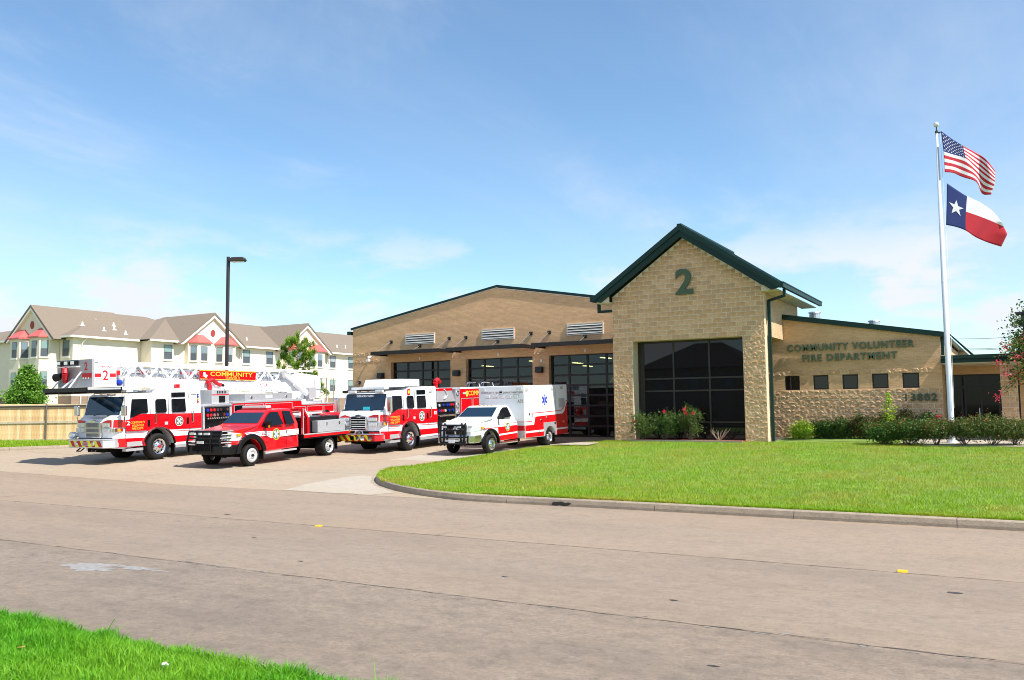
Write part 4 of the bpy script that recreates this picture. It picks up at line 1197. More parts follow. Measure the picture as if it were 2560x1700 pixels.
shrub('rose_bush', 'rose bush with one red bloom beside the left tower pier', -13.85, 34.85, (.62, .42, .52), M_lfs, 800, .085, RG, M_lf2, 500, True, .86, M_rose, 1, .12)
shrub('rose_bush', 'middle rose bush of dull green leaves under the tower window', -12.85, 34.9, (.72, .42, .60), M_lf2, 900, .085, RG, M_lfr, 420, True, .86, M_rose, 1, .12)
shrub('rose_bush', 'tallest rose bush with red blooms under the tower window', -11.75, 34.9, (.60, .42, .62), M_lfs, 760, .085, RG, M_lf2, 500, True, .86, M_rose, 3, .12)
db = empty('bare_bush', (-10.55, 34.95, .86), 'small leafless bush in the bed before the tower glass', 'shrub')
b = MB()
for k in range(16):
    a = rng.uniform(0, 6.28); L = rng.uniform(.25, .5); tp = Vector((math.cos(a) * L, math.sin(a) * L * .6, rng.uniform(.3, .5)))
    b.tube([(0, 0, -.03), (tp.x * .5, tp.y * .5, .18), tp], [.01, .008, .004], 5); b.tube([tp * .6, tp + Vector((rng.uniform(-.12, .12), 0, .05))], [.005, .003], 4)
b.build('stem', mat('dry_twig', (.30, .22, .16), .9), db)
shrub('clipped_hedge', 'round clipped lime green hedge beside the tower downspout', -7.75, 37.35, (.48, .42, .40), M_lf3, 3200, .06, None, z=.80)
WG = 'dark shrubs along the office wall'
for i, (x, w, h, m, lb) in enumerate(((-6.95, .5, .42, M_lf2, 'dark green shrub right next to the lime hedge'), (-6.2, .55, .45, M_lf2, 'dark shrub under the second office window'), (-5.35, .6, .5, M_lfr, 'bronze tinged shrub under the middle office window'),
                                      (-4.5, .62, .56, M_lfr, 'taller bronze shrub under the fourth office window'), (-3.85, .5, .62, M_lfr, 'tallest bronze shrub below the house number'), (-2.9, .5, .55, M_lf2, 'shrub with a red bloom at the office corner'))):
    shrub('shrub', lb, x, 37.7, (w, .4, h), m, 1900, .085, WG, M_lf2 if m is M_lfr else M_lfr, 650, z=.82, flowers=M_rose, nfl=1 if i == 5 else 0)
sp = empty('sapling', (-4.32, 37.3, .85), 'slim bright lime sapling rising above the shrubs', 'shrub')
b = MB(); b.tube([(0, 0, 0), (.02, 0, .9), (0, 0, 1.75)], [.012, .01, .004], 5); b.build('stem', M_bark, sp)
P = [(rng.gauss(0, .10 + .09 * (1 - abs(q - .5) * 2)) * (1.05 - q * .75), rng.gauss(0, .1) * (1.05 - q * .6), .75 + q * 1.15) for q in [rng.random() for _ in range(420)]]
leaves('foliage', P, .085, M_lf3, sp)
FG = 'red tipped shrubs in front of the entrance'
for (x, y, w, h, lb, ob) in ((-4.25, 34.5, .62, .42, 'leftmost red tipped shrub of the front row by the lawn', .05), (-3.35, 34.4, .66, .42, 'wide red tipped shrub left of the flagpole', .1), (-2.45, 34.3, .55, .34, 'leggy red tipped shrub just left of the flagpole foot', .26),
                             (-1.55, 34.3, .55, .33, 'leggy shrub just right of the flagpole foot', .28), (-.72, 34.4, .62, .44, 'tallest red tipped shrub before the entrance door', .22), (-.05, 34.7, .55, .40, 'last red tipped shrub before the entrance column', .16)):
    shrub('shrub', lb, x, y, (w * 1.2, .55, h), M_lfs if x > -3 else M_lf2, 2300, .075, FG, M_lfo, 300, True, open_base=ob)
# beds
M_mulch = mat('red_mulch', (0.30, 0.045, 0.02), 0.95, var=0.5, vscale=30, bump=.03, bscale=50)
M_mulch2 = mat('brown_mulch', (0.13, 0.055, 0.03), 0.95, var=0.5, vscale=30, bump=.03, bscale=50)
b = MB(); b.box(-14.38, -9.53, 34.72, 35.80, .6, .865); tag(b.build('mulch_bed', M_mulch), kind='structure')
b = MB(); b.box(-14.4, -9.5, 34.60, 34.715, .6, .875); tag(b.build('bed_edging', M_newc), kind='structure')
b = MB(); b.box(-8.4, -2.5, 36.7, 38.54, .5, .83); tag(b.build('mulch_bed', M_mulch2), kind='structure')
tag(sheet('entrance_walk', M_newc, -3.7, 8, 34.9, 40.5, .02, 1.0, lambda x, y: lawn_z(x, y) + .015), kind='structure')
tag(sheet('entrance_walk', M_newc, -2.9, .4, 34.0, 34.9, .02, .5, lambda x, y: lawn_z(x, y) + .015), kind='structure')
tag(sheet('concrete_pad', M_newc, -16.9, -15.2, 32.0, 33.2, .0, .4, lambda x, y: lawn_z(x, y) + .06), 'pale concrete slab set in the lawn beside the drive', 'slab')

# ================================================================== LAMP POST, FLAGPOLE, FLAGS, WIRES, MARKERS
lp = empty('street_lamp', (-35.45, 31.05, g(-35.45, 31.05)), 'tall dark square lamp post rising behind the ladder truck', 'street lamp')
M_lamp = mat('bronze_pole', (0.055, 0.045, 0.04), 0.4, 0.4)
box('pole', M_lamp, lp, -.065, .065, -.065, .065, 0, 9.6)
MB().cyl((0, 0, 0), (0, 0, .5), .25, .25, 14).build('footing', M_kerb, lp)
hd = MB(); hd.prism([(.05, 9.42), (.25, 9.55), (.85, 9.55), (.95, 9.42), (.9, 9.33), (.12, 9.33)], 'y', -.2, .2)
ho = hd.build('lamp_head', M_lamp, lp, bevel=.03); ho.rotation_euler = (0, 0, R(25))
le = MB().box(.2, .85, -.15, .15, 9.31, 9.328).build('lens', mat('lamp_lens', (.75, .70, .55), .3), lp); le.rotation_euler = (0, 0, R(25))
FPX, FPY = -2.0, 35.5
fp = empty('flagpole', (FPX, FPY, lawn_z(FPX, FPY)), 'tall white tapering flagpole with ball finial before the office', 'flagpole')
M_pole = mat('white_pole', (0.74, 0.76, 0.78), 0.35, 0.3)
pz = 12.42 - .72
b = MB(); b.cyl((0, 0, 0), (0, 0, 6.0), .105, .095, 20, False); b.cyl((0, 0, 6.0), (0, 0, pz), .095, .043, 20); b.build('pole', M_pole, fp, smooth=True)
MB().cyl((0, 0, 0), (0, 0, .12), .22, .16, 16).build('collar', M_pole, fp)
b = MB(); b.cyl((0, 0, pz), (0, 0, pz + .22), .02); b.cyl((0, 0, pz), (0, 0, pz + .08), .06, .05); b.box(0, .14, -.02, .02, pz - .03, pz + .02); b.build('truck', M_black, fp)
MB().sphere((0, 0, pz + .32), .10, n=16, m=10).build('finial', mat('finial', (.8, .8, .78), .25, .4), fp, smooth=True)
M_rope = mat('rope', (.7, .7, .68), .9)
b = MB(); b.tube([(.12, -.02, pz - .02), (.16, -.05, 6.0), (.12, -.11, 1.3)], .006, 4); b.build('halyard', M_rope, fp)
# flags: control points are offsets (along the wind, up, towards the street) in metres from the top of the hoist
def cam_pt(px, py, D):
    d = rt * 0
    q = r2 * ((px - 1280) / 2135.45) - u2 * ((py - 850) / 2135.45) + fw
    return Vector((0, 0, EYE)) + q * D
def flag(name, label, rows, us, vs, dep, cell, mats, nu=36, nv=26):
    DP = (Vector((FPX, FPY, 9)) - Vector((0, 0, EYE))).dot(fw)
    t = empty(name, (0, 0, 0), label, 'flag')
    A = np.array([[(2280 + x * .2295, 280 + y * .2295) for x, y in r_] for r_ in rows], float)
    def ev(u, v):
        c = [np.array([np.interp(u, us, A[i, :, k]) for k in (0, 1)]) for i in range(len(vs))]
        return np.array([np.interp(v, vs, [q[k] for q in c]) for k in (0, 1)])
    # smooth by averaging a small window
    def evs(u, v):
        acc = np.zeros(2); w = 0
        for du in (-.07, -.035, 0, .035, .07):
            uu = min(1, max(0, u + du * min(1, 8 * u, 8 * (1 - u)))); acc += ev(uu, v); w += 1
        return acc / w
    b = MB()
    for j in range(nv + 1):
        for i in range(nu + 1):
            u, v = i / nu, j / nv; p = evs(u, v); b.v.append(tuple(cam_pt(p[0], p[1], DP - .05 + dep(u, v))))
    W = nu + 1
    for j in range(nv):
        for i in range(nu):
            b.f.append((j * W + i, (j + 1) * W + i, (j + 1) * W + i + 1, j * W + i + 1)); b.mi.append(cell((i + .5) / nu, (j + .5) / nv))
    o = b.build('cloth', mats, t, smooth=False, fix=False); o.data.polygons.foreach_set('use_smooth', [True] * len(o.data.polygons))
    sol = o.modifiers.new('thickness', 'SOLIDIFY'); sol.thickness = .004
    return t, evs, DP
def cloth_mat(name, c):
    m, n, l, p = nm(name); p.inputs['Base Color'].default_value = (*c, 1); p.inputs['Roughness'].default_value = .75
    tr = n.new('ShaderNodeBsdfTranslucent'); tr.inputs[0].default_value = (*c, 1); ms = n.new('ShaderNodeMixShader'); ms.inputs[0].default_value = .35
    l.new(p.outputs[0], ms.inputs[1]); l.new(tr.outputs[0], ms.inputs[2]); l.new(ms.outputs[0], n['Material Output'].inputs[0]); return m
FM = [cloth_mat('flag_red', (.58, .025, .045)), cloth_mat('flag_white', (.82, .82, .84)), cloth_mat('flag_blue', (.012, .032, .17))]
def us_cell(u, v):
    s = min(12, int(v * 13))
    if u < .4 and s < 7: return 2
    return 0 if s % 2 == 0 else 1
us_rows = [[(315, 205), (430, 290), (555, 368), (690, 440), (805, 505), (908, 645)],
           [(345, 430), (450, 465), (590, 500), (672, 585), (790, 690), (905, 765)],
           [(358, 655), (455, 660), (545, 710), (715, 752), (757, 905), (862, 900)]]
def us_dep(u, v): return .30 * math.sin(u * 5.2 + v * 1.5) * u + .12 * math.sin(u * 13 - v * 2) * u + .5 * u
usf, ev_us, DPF = flag('national_flag', 'red white and blue striped flag with stars flying at the pole top', us_rows, [0, .2, .4, .6, .8, 1], [0, .54, 1], us_dep, us_cell, FM, 40, 39)
b = MB()
def star_pts(r): return [(math.sin(k * PI / 5) * (r if k % 2 == 0 else r * .4), math.cos(k * PI / 5) * (r if k % 2 == 0 else r * .4)) for k in range(10)]
def star_on(b, ev, dep, u, v, r, asp):
    P = []
    for dx, dy in star_pts(r):
        uu, vv = u + dx * asp, v - dy; p = ev(uu, vv); P.append(cam_pt(p[0], p[1], DPF - .05 - .012 + dep(uu, vv)))
    b.add(P, [tuple(range(10))])
for r_ in range(9):
    for c_ in range(6 if r_ % 2 == 0 else 5):
        star_on(b, ev_us, us_dep, .4 * (c_ * 2 + (1 if r_ % 2 == 0 else 2)) / 12, .538 * (r_ + 1) / 10, .030, .55)
b.build('stars', FM[1], usf, fix=False)
tx_rows = [[(380, 775), (490, 850), (600, 920), (745, 985), (890, 1085), (985, 1215)], [(378, 1000), (480, 1040), (588, 1085), (715, 1128), (865, 1185), (1000, 1250)],
           [(374, 1120), (480, 1150), (585, 1190), (700, 1245), (850, 1310), (1040, 1330)], [(372, 1230), (480, 1250), (590, 1290), (690, 1365), (830, 1425), (972, 1468)]]
def tx_dep(u, v): return .28 * math.sin(u * 4.4 + .6 + v * 1.2) * u + .1 * math.sin(u * 11 + v * 3) * u + .45 * u
txf, ev_tx, _ = flag('state_flag', 'blue, white and red flag with one white star, lower on the pole', tx_rows, [0, .167, .333, .55, .8, 1], [0, .5, .75, 1], tx_dep, lambda u, v: 2 if u < 1 / 3 else (1 if v < .5 else 0), FM, 39, 26)
b = MB(); star_on(b, ev_tx, tx_dep, .167, .5, .21, .62); b.build('star', FM[1], txf, fix=False)

# yellow road markers along the centre joint
M_yel = mat('yellow_marker', (0.75, 0.42, 0.01), 0.5)
for (x, y, lb) in ((-11.99, 12.87, 'yellow road marker on the centre joint, farther one'), (-1.42, 13.0, 'yellow road marker on the centre joint, nearer one')):
    b = MB(); b.prism([(-.06, 0), (-.045, .022), (.045, .022), (.06, 0)], 'x', -.06, .06); o = b.build('road_marker', M_yel); o.location = (x, y, .001); tag(o, lb, 'road marker', 'yellow road markers on the street')
# overhead wires and a far lamp at the right edge
wr = empty('utility_wires', (0, 0, 0), 'two thin overhead wires crossing the sky behind the office', 'wire')
for z in (8.3, 7.35, 7.25): b = MB(); b.tube([(-40, 91, z + 1.2), (-2, 91, z), (30, 91, z + .3)], .018, 4); b.build('wire', M_black, wr)
fl = empty('street_lamp', (.9, 68.5, .8), 'small far lamp post in front of the right hand trees', 'street lamp')
MB().cyl((0, 0, 0), (0, 0, 7.6), .07, .05, 8).build('pole', M_black, fl); MB().box(-.45, .1, -.14, .14, 7.55, 7.75).build('lamp_head', M_black, fl, bevel=.03)
# litter and stains
pp = MB(); pp.sphere((0, 0, 0), .035, .028, .02, 7, 5); pp.v = [(x + rng.uniform(-.006, .006), y + rng.uniform(-.006, .006), z + rng.uniform(-.005, .005)) for x, y, z in pp.v]
o = pp.build('paper_scrap', M_white); o.location = (-5.77, 4.5, .345); tag(o, 'small crumpled white paper scrap in the near grass', 'litter')
def blot(name, m, x, y, rx, ry, seed, z=.003, n=26, spike=.5):
    r = random.Random(seed); b = MB(); P = [(x, y, z)]
    for k in range(n):
        t = 2 * PI * k / n; q = 1 + spike * (r.random() - .5) * 2 * r.random(); P.append((x + math.cos(t) * rx * q, y + math.sin(t) * ry * q, z))
    b.add(P, [(0, 1 + k, 1 + (k + 1) % n) for k in range(n)])
    o = b.build(name, m, road, fix=False); return o
M_patch = mat('pale_cement_spill', (0.235, 0.22, 0.205), 0.8, var=0.3, vscale=12)
M_tar = mat('tar_spot', (0.045, 0.04, 0.035), 0.6)
blot('cement_spill', M_patch, -11.95, 8.0, .48, .24, 3, spike=.9); blot('cement_spill', M_patch, -11.35, 8.25, .55, .10, 5, .0035, spike=.9)
for (x, y, rx, ry, sd) in ((-.72, 11.85, .10, .05, 1), (-2.0, 15.05, .35, .03, 2), (-1.75, 15.15, .22, .025, 6), (-6.1, 10.2, .05, .02, 3), (-9.5, 9.8, .06, .02, 4), (-3.6, 9.9, .05, .025, 5), (-4.6, 14.6, .07, .03, 9), (-12.0, 11.2, .05, .03, 10), (-2.4, 7.6, .05, .02, 11), (-8.3, 15.6, .08, .03, 12), (-15.2, 13.4, .1, .04, 13)):
    blot('tar_spot', M_tar, x, y, rx, ry, sd, .0042, 14)
lf = MB(); lf.add([(0, 0, 0), (.05, .03, .015), (.11, 0, .02), (.05, -.035, .012)], [(0, 1, 2, 3)]); o = lf.build('fallen_leaf', mat('dry_leaf', (.45, .20, .06), .8), fix=False); o.location = (-7.23, 4.19, .36); tag(o, 'small dry brown leaf lying in the near grass', 'leaf')
sb = MB(); r_ = random.Random(4)
for k in range(60):
    x = -22 + 24 * r_.random(); c = (x, 8.93 + r_.gauss(0, .05), .0036); rx, ry = r_.uniform(.03, .10), r_.uniform(.006, .016); P = [c]
    for q in range(9): P.append((c[0] + math.cos(q * .698) * rx * r_.uniform(.5, 1.2), c[1] + math.sin(q * .698) * ry * r_.uniform(.5, 1.3), .0036 + k * 2e-6))
    sb.add(P, [(0, 1 + q, 1 + (q + 1) % 9) for q in range(9)])
tag(sb.build('joint_spall', M_patch, road, fix=False), kind='stuff')
ks = MB(); ks.add([(-9.42, 17.878, .03), (-9.3, 17.878, .015), (-9.22, 17.878, .04), (-9.1, 17.878, .012), (-8.98, 17.878, .035), (-8.9, 17.874, .09), (-8.97, 17.864, .11), (-9.05, 17.868, .095), (-9.15, 17.862, .125), (-9.27, 17.864, .11), (-9.38, 17.87, .1)], [tuple(range(11))]); ks.build('kerb_scuff', M_tar, kr, fix=False)
PW = [(-18.2, 18.0), (-18.64, 19.85), (-18.71, 21.34), (-18.45, 21.8), (-17.9, 21.6), (-17.2, 20.75), (-16.2, 19.7), (-14.6, 18.6), (-14.9, 18.0), (-16.2, 17.98)]
pwm = MB(); cxp, cyp = -17.2, 19.3; n_ = len(PW); RR = random.Random(5); PTS = []
for i in range(n_):
    a, b2 = Vector(PW[i]), Vector(PW[(i + 1) % n_])
    for k in range(4): q = a.lerp(b2, k / 4) + Vector((RR.uniform(-.06, .06), RR.uniform(-.06, .06))) * (1 if k else 0); PTS.append(q)
rings = [(1.0, .006), (.66, .007), (.33, .007)]
for f_, dz in rings: pwm.v += [(cxp + (p.x - cxp) * f_, cyp + (p.y - cyp) * f_, g(cxp + (p.x - cxp) * f_, cyp + (p.y - cyp) * f_) + dz) for p in PTS]
pwm.v.append((cxp, cyp, g(cxp, cyp) + .007)); L_ = len(PTS)
for r_i in range(2):
    for i in range(L_): pwm.f.append((r_i * L_ + i, r_i * L_ + (i + 1) % L_, (r_i + 1) * L_ + (i + 1) % L_, (r_i + 1) * L_ + i)); pwm.mi.append(0)
for i in range(L_): pwm.f.append((2 * L_ + i, 2 * L_ + (i + 1) % L_, 3 * L_)); pwm.mi.append(0)
pwm.build('cement_wash', M_newc, drive, fix=True)
def crack(x0, y0, x1, y1, wob, w, seed, n=70):
    r = random.Random(seed); P = []; a, b2 = Vector((x0, y0)), Vector((x1, y1)); nn = Vector((-(b2 - a).y, (b2 - a).x)).normalized(); o_ = 0
    for k in range(n + 1):
        o_ = o_ * .8 + r.gauss(0, wob); P.append(a.lerp(b2, k / n) + nn * o_)
    b = MB()
    for k in range(n):
        ww = w * r.uniform(.3, 1.2)
        if r.random() < .12: continue
        p, q = P[k], P[k + 1]; z0, z1 = g(p.x, p.y) + .0048, g(q.x, q.y) + .0048
        b.add([(p.x - nn.x * ww, p.y - nn.y * ww, z0), (q.x - nn.x * ww, q.y - nn.y * ww, z1), (q.x + nn.x * ww, q.y + nn.y * ww, z1), (p.x + nn.x * ww, p.y + nn.y * ww, z0)], [(0, 1, 2, 3)])
    o = b.build('crack', M_crk, road, fix=False); o['kind'] = 'stuff'
M_crk = mat('open_crack', (0.12, 0.095, 0.075), 0.9)
crack(-22, 8.93, 2, 8.93, .014, .008, 1, 160); crack(-24, 12.92, 2, 12.92, .006, .008, 2, 140)
crack(-24.3, 13.2, -21.5, 17.9, .02, .012, 3, 50); crack(-9.2, 12.9, -8.6, 17.8, .03, .006, 4, 50); crack(-14.5, 5.1, -13.6, 8.9, .03, .006, 5, 40)

# ================================================================== VEHICLES (local axes: +x driver side, +y rearwards, z up, origin under the front axle)
M_red = mat('fire_red_paint', (0.58, 0.003, 0.008), 0.24, coat=0.55)
M_wht = mat('white_paint', (0.80, 0.80, 0.81), 0.24, coat=0.5)
M_chr = mat('chrome', (0.80, 0.81, 0.83), 0.14, 1.0)
M_stl = mat('stainless', (0.68, 0.69, 0.70), 0.38, 0.6, var=0.06, vscale=2)
M_tread = mat('tread_plate', (0.60, 0.61, 0.63), 0.4, 0.6, var=0.22, vscale=45)
M_tyre = mat('tyre_rubber', (0.011, 0.0105, 0.010), 0.75, spec=0.25)
M_blk = mat('black_trim', (0.004, 0.004, 0.0045), 0.38, spec=0.35)
M_und = mat('underbody', (0.004, 0.004, 0.004), 0.85, spec=0.15)
M_vgl = mat('vehicle_glass', (0.004, 0.006, 0.009), 0.02, spec=0.35)
M_wsh = mat('windshield_glass_sky_tint', (0.006, 0.022, 0.045), 0.02, spec=0.75)  # blue base colour stands in for the reflected sky
M_gold = mat('gold_leaf', (0.85, 0.50, 0.05), 0.4)
M_redl = mat('red_letter', (0.46, 0.006, 0.014), 0.5)
M_gry = mat('grey_letter', (0.36, 0.35, 0.36), 0.5)
M_dkl = mat('dark_letter', (0.17, 0.07, 0.08), 0.5)
M_blu = mat('blue_print', (0.02, 0.05, 0.45), 0.5)
M_lens = mat('clear_lens', (0.75, 0.78, 0.80), 0.12, 0.4, coat=.5)
M_amb = mat('amber_lens', (0.85, 0.32, 0.01), 0.25)
M_redg = mat('red_lens', (0.45, 0.01, 0.015), 0.2)
M_blug = mat('blue_lens', (0.01, 0.04, 0.35), 0.2)
M_ylw = mat('reflective_yellow', (0.72, 0.80, 0.02), 0.4)
M_sm = mat('panel_gap', (0.06, 0.058, 0.056), 0.7)
M_seal = mat('seal_green', (0.10, 0.14, 0.06), 0.5)
M_grl = mat('grille_mesh', (0.16, 0.165, 0.18), 0.45, 0.5)
M_hose = mat('hose_yellow', (0.55, 0.50, 0.25), 0.8)
M_brn = mat('ladder_rung_grip', (0.17, 0.13, 0.11), 0.7)

def arch(yc, zc, r, z0, n=12, flip=False):
    """points of a wheel opening from the rear to the front, above height z0"""
    a0 = math.asin(max(-1, min(1, (z0 - zc) / r)))
    return [(yc + r * math.cos(t), zc + r * math.sin(t)) for t in [a0 + (PI - 2 * a0) * i / n for i in range(n + 1)]]
def wheel(root, x, y, r, w, side, rimr, rim_m, hub=None, name='wheel', dish=.06):
    s = 1 if side > 0 else -1
    b = MB(); b.lathe([(rimr, -w / 2), (r * .90, -w / 2), (r * .975, -w * .40), (r, -w * .3), (r, w * .3), (r * .975, w * .40), (r * .90, w / 2), (rimr, w / 2), (rimr * .98, 0)], (x - s * w / 2, y, r), 'x', 28, s)
    wo = b.build(name, M_tyre, root, smooth=False)
    wo.data.polygons.foreach_set('use_smooth', [True] * len(wo.data.polygons))
    b = MB(); b.lathe([(rimr, .01), (rimr * .93, .005), (rimr * .86, -dish), (rimr * .62, -dish * .7), (rimr * .5, -.01), (rimr * .46, .02), (.0, .025)], (x, y, r), 'x', 24, s)
    ro = b.build('rim', rim_m, wo); ro.data.polygons.foreach_set('use_smooth', [True] * len(ro.data.polygons))
    h = MB()
    for k in range(8):
        t = k * PI / 4; h.cyl((x - s * dish * .6, y + rimr * .73 * math.cos(t), r + rimr * .73 * math.sin(t)), (x - s * dish * .45, y + rimr * .73 * math.cos(t), r + rimr * .73 * math.sin(t)), rimr * .1, n=8)
    h.build('hand_hole', M_und, wo)
    h = MB()
    for k in range(10):
        t = k * PI / 5; h.cyl((x - s * .02, y + rimr * .52 * math.cos(t), r + rimr * .52 * math.sin(t)), (x + s * .03, y + rimr * .52 * math.cos(t), r + rimr * .52 * math.sin(t)), .018, n=6)
    h.build('lug_nut', M_chr, wo)
    if hub: MB().cyl((x + s * .02, y, r), (x + s * .07, y, r), rimr * .22, rimr * .18, 10).build('hub_cap', hub, wo)
    return wo
def side_sheet(root, name, m, poly, x, t=.004, parent=None):
    """a flat piece on the driver side at x, and its mirror on the other side"""
    o = None
    for s in (1, -1):
        b = MB(); b.prism(poly, 'x', s * x, s * (x + t)); q = b.build(name, m, parent or root)
        o = o or q
    return o
def rect(y0, y1, z0, z1): return [(y0, z0), (y1, z0), (y1, z1), (y0, z1)]
def seal(root, y, z, r, x, ring=M_wht, inner=M_seal, parent=None):
    e = MB(); e.cyl((x, y, z), (x + .003, y, z), r, r, 28); eo = e.build('door_seal', ring, parent or root)
    b = MB(); b.cyl((x + .003, y, z), (x + .005, y, z), r * .9, r * .9, 28); b.build('seal_field', inner, eo)
    b = MB()
    for k in range(4):
        t = PI / 4 + k * PI / 2
        P = []
        for a, q in ((t - .18, .16), (t - .42, .72), (t + .42, .72), (t + .18, .16)): P.append((y + r * q * math.cos(a), z + r * q * math.sin(a)))
        b.prism(P, 'x', x + .005, x + .007)
    b.build('seal_cross', M_wht, eo)
    b = MB(); b.cyl((x + .007, y, z), (x + .009, y, z), r * .36, r * .36, 18); b.build('seal_disc', M_blu, eo)
    b = MB()
    for k in range(3):
        t = PI / 2 + k * PI / 3; c, s_ = math.cos(t), math.sin(t); w = r * .07; L = r * .28
        b.prism([(y + c * L - s_ * w, z + s_ * L + c * w), (y - c * L - s_ * w, z - s_ * L + c * w), (y - c * L + s_ * w, z - s_ * L - c * w), (y + c * L + s_ * w, z + s_ * L - c * w)], 'x', x + .009 + k * .0006, x + .0105 + k * .0006)
    b.build('seal_star', M_wht, eo)
def side_text(root, s, bold, y0, y1, z, h, x, m, name='lettering', parent=None, arc=0.0):
    text_mb(s, bold, (x, y0, z), (0, 1, 0), (0, 0, 1), y1 - y0, h, .004, arc).build(name, m, parent or root, fix=False)
def front_text(root, s, bold, x0, x1, z, h, y, m, name='lettering', arc=0.0, lean=0.0):
    text_mb(s, bold, (x0, y, z), (1, 0, 0), Vector((0, lean, 1)).normalized(), x1 - x0, h, .004, arc).build(name, m, root, fix=False)
def place(root, X, Y, th, pitch=.033, wx=1.1):
    t = R(th); gx_, gy_ = X + wx * math.cos(t), Y + wx * math.sin(t)
    root.location = (X, Y, g(gx_, gy_)); root.rotation_euler = (pitch, 0, t)

def fire_cab(v, y_off=0.0, tower=False):
    """custom tilt cab shared by the two big trucks"""
    rear = 2.16 if tower else 2.27
    prof = [(-1.96, 1.00), (-1.98, 1.42), (-1.92, 1.70), (-1.68, 1.83), (-1.47, 2.56), (-1.33, 2.67), (.25, 2.72), (.42, 2.83), (rear - .05, 2.84), (rear, 2.78), (rear, .54), (.80, .52)]
    prof += arch(0, .53, .74, .62) + [(-1.55, .56), (-1.92, .58)]
    b = MB(); b.prism(prof, 'x', -1.22, 1.22)
    vv = []
    for x, y, z in b.v:
        k = 1 - .13 * min(1, max(0, (-1.5 - y) / .45)) - .06 * min(1, max(0, (z - 1.9) / .8))
        vv.append((x * k, y, z))
    b.v = vv
    b.build('cab', M_wht, v, bevel=.035)
    def sx(z, y=0): return 1.22 * (1 - .13 * min(1, max(0, (-1.5 - y) / .45)) - .06 * min(1, max(0, (z - 1.9) / .8)))
    def tilt(poly, t0, t1, name, m, parent=None):
        for s in (1, -1):
            q = MB(); n = len(poly)
            A = [(s * (sx(z, y) + t0), y, z) for y, z in poly]; B = [(s * (sx(z, y) + t1), y, z) for y, z in poly]
            q.add(A + B, [tuple(range(n)), tuple(range(2 * n - 1, n - 1, -1))] + [(i, n + i, n + (i + 1) % n, (i + 1) % n) for i in range(n)])
            q.build(name, m, parent or v)
    # livery
    red = [(-1.50, 1.22), (-1.50, 1.66), (-1.36, 1.67), (-1.22, 1.72), (-1.02, 1.84), (-.8, 1.86), (rear - .02, 1.78), (rear - .02, 1.16), (.62, 1.17)] + [p for p in arch(0, .53, .79, 1.18)] + [(-.62, 1.20)]
    tilt(red, .002, .006, 'red_panel', M_red)
    tilt([(-1.52, 1.38), (-1.52, 1.66), (-1.90, 1.69), (-1.93, 1.64), (-1.95, 1.38)], .008, .013, 'red_panel', M_red)
    tilt([(-1.52, .62), (-1.52, .95), (-1.93, .97), (-1.91, .62)], .008, .013, 'red_band', M_red)
    low = [(-1.52, .60), (-1.52, .95), (-.70, .93)] + list(reversed(arch(0, .53, .79, .93)))[:0] + [(-.62, .60)]
    tilt(low, .002, .006, 'red_band', M_red)
    tilt([(.78, .64), (.70, .90), (rear - .02, .88), (rear - .02, .64)], .002, .006, 'red_band', M_red)
    tilt([(-1.5, 1.13), (-.66, 1.10), (-.66, 1.12), (-1.5, 1.15)], .002, .005, 'pinstripe', M_red)
    tilt([(.68, 1.09), (rear - .02, 1.07), (rear - .02, 1.09), (.68, 1.11)], .002, .005, 'pinstripe', M_red)
    # glass
    for poly in ([(-1.30, 1.74), (-1.20, 2.46), (-.50, 2.46), (-.50, 1.90), (-.82, 1.89), (-1.08, 1.78)], [(-.12, 1.90), (-.12, 2.38), (-.06, 2.43), (.33, 2.43), (.39, 2.38), (.39, 1.92), (.34, 1.88), (-.06, 1.88)], rect(.66, 1.34, 1.87, 2.42), rect(.66, 1.34, 2.49, 2.68)):
        tilt(poly, .003, .010, 'side_window', M_vgl)
    # seams, handles, trim
    for y in (-1.515, -.36, .51, 1.52): tilt(rect(y - .008, y + .008, .6, 2.66), .002, .0075, 'door_seam', M_sm)
    for s in (1, -1):
        for y, z0, z1 in ((-.17, 1.44, 1.92), (1.66, 1.40, 1.92)):
            h = MB(); h.tube([(s * 1.225, y, z0), (s * 1.29, y, z0 + .05), (s * 1.29, y, z1 - .05), (s * 1.215, y, z1)], .022, 6); h.build('grab_handle', M_chr, v)
        for y in (-.47, 1.42):
            h = MB(); h.box(s * 1.226, s * 1.245, y - .05, y + .05, 1.36, 1.62); h.build('door_latch', M_blk, v)
        h = MB(); h.box(s * 1.226, s * 1.25, .28, .42, 1.38, 1.50); h.build('marker_light', M_lens, v)
        h = MB(); h.box(s * 1.17, s * 1.19, 1.66, 1.93, 2.58, 2.74); h.build('scene_light', M_lens, v)
        # wheel-arch trim, steps
        q = MB(); A = arch(0, .53, .80, .60); Bp = arch(0, .53, .74, .60)
        q.prism(A + list(reversed(Bp)), 'x', s * 1.20, s * 1.27); q.build('arch_trim', M_chr, v)
        box('step', M_tread, v, s * 1.0, s * 1.235, -1.5, -.74, .44, .54); box('step', M_tread, v, s * 1.0, s * 1.235, .8, rear, .42, .52)
        h = MB(); h.box(s * 1.226, s * 1.232, -1.46, -.80, .62, .80); h.build('step_well', M_stl, v)
        h = MB(); h.box(s * 1.0, s * 1.20, .74, .78, .16, .9); h.build('mud_flap', M_blk, v)
        # mirrors
        h = MB(); h.tube([(s * 1.15, -1.62, 1.62), (s * 1.42, -1.74, 1.62), (s * 1.46, -1.74, 1.80)], .022, 6); ho_ = h.build('mirror_arm', M_chr, v)
        h = MB(); z0, z1 = (1.82, 2.24) if tower else (1.76, 2.42)
        h.box(s * 1.34, s * 1.58, -1.82, -1.68, z0, z1); h.build('mirror', M_chr, v, bevel=.05)
    # windshield
    W = MB()
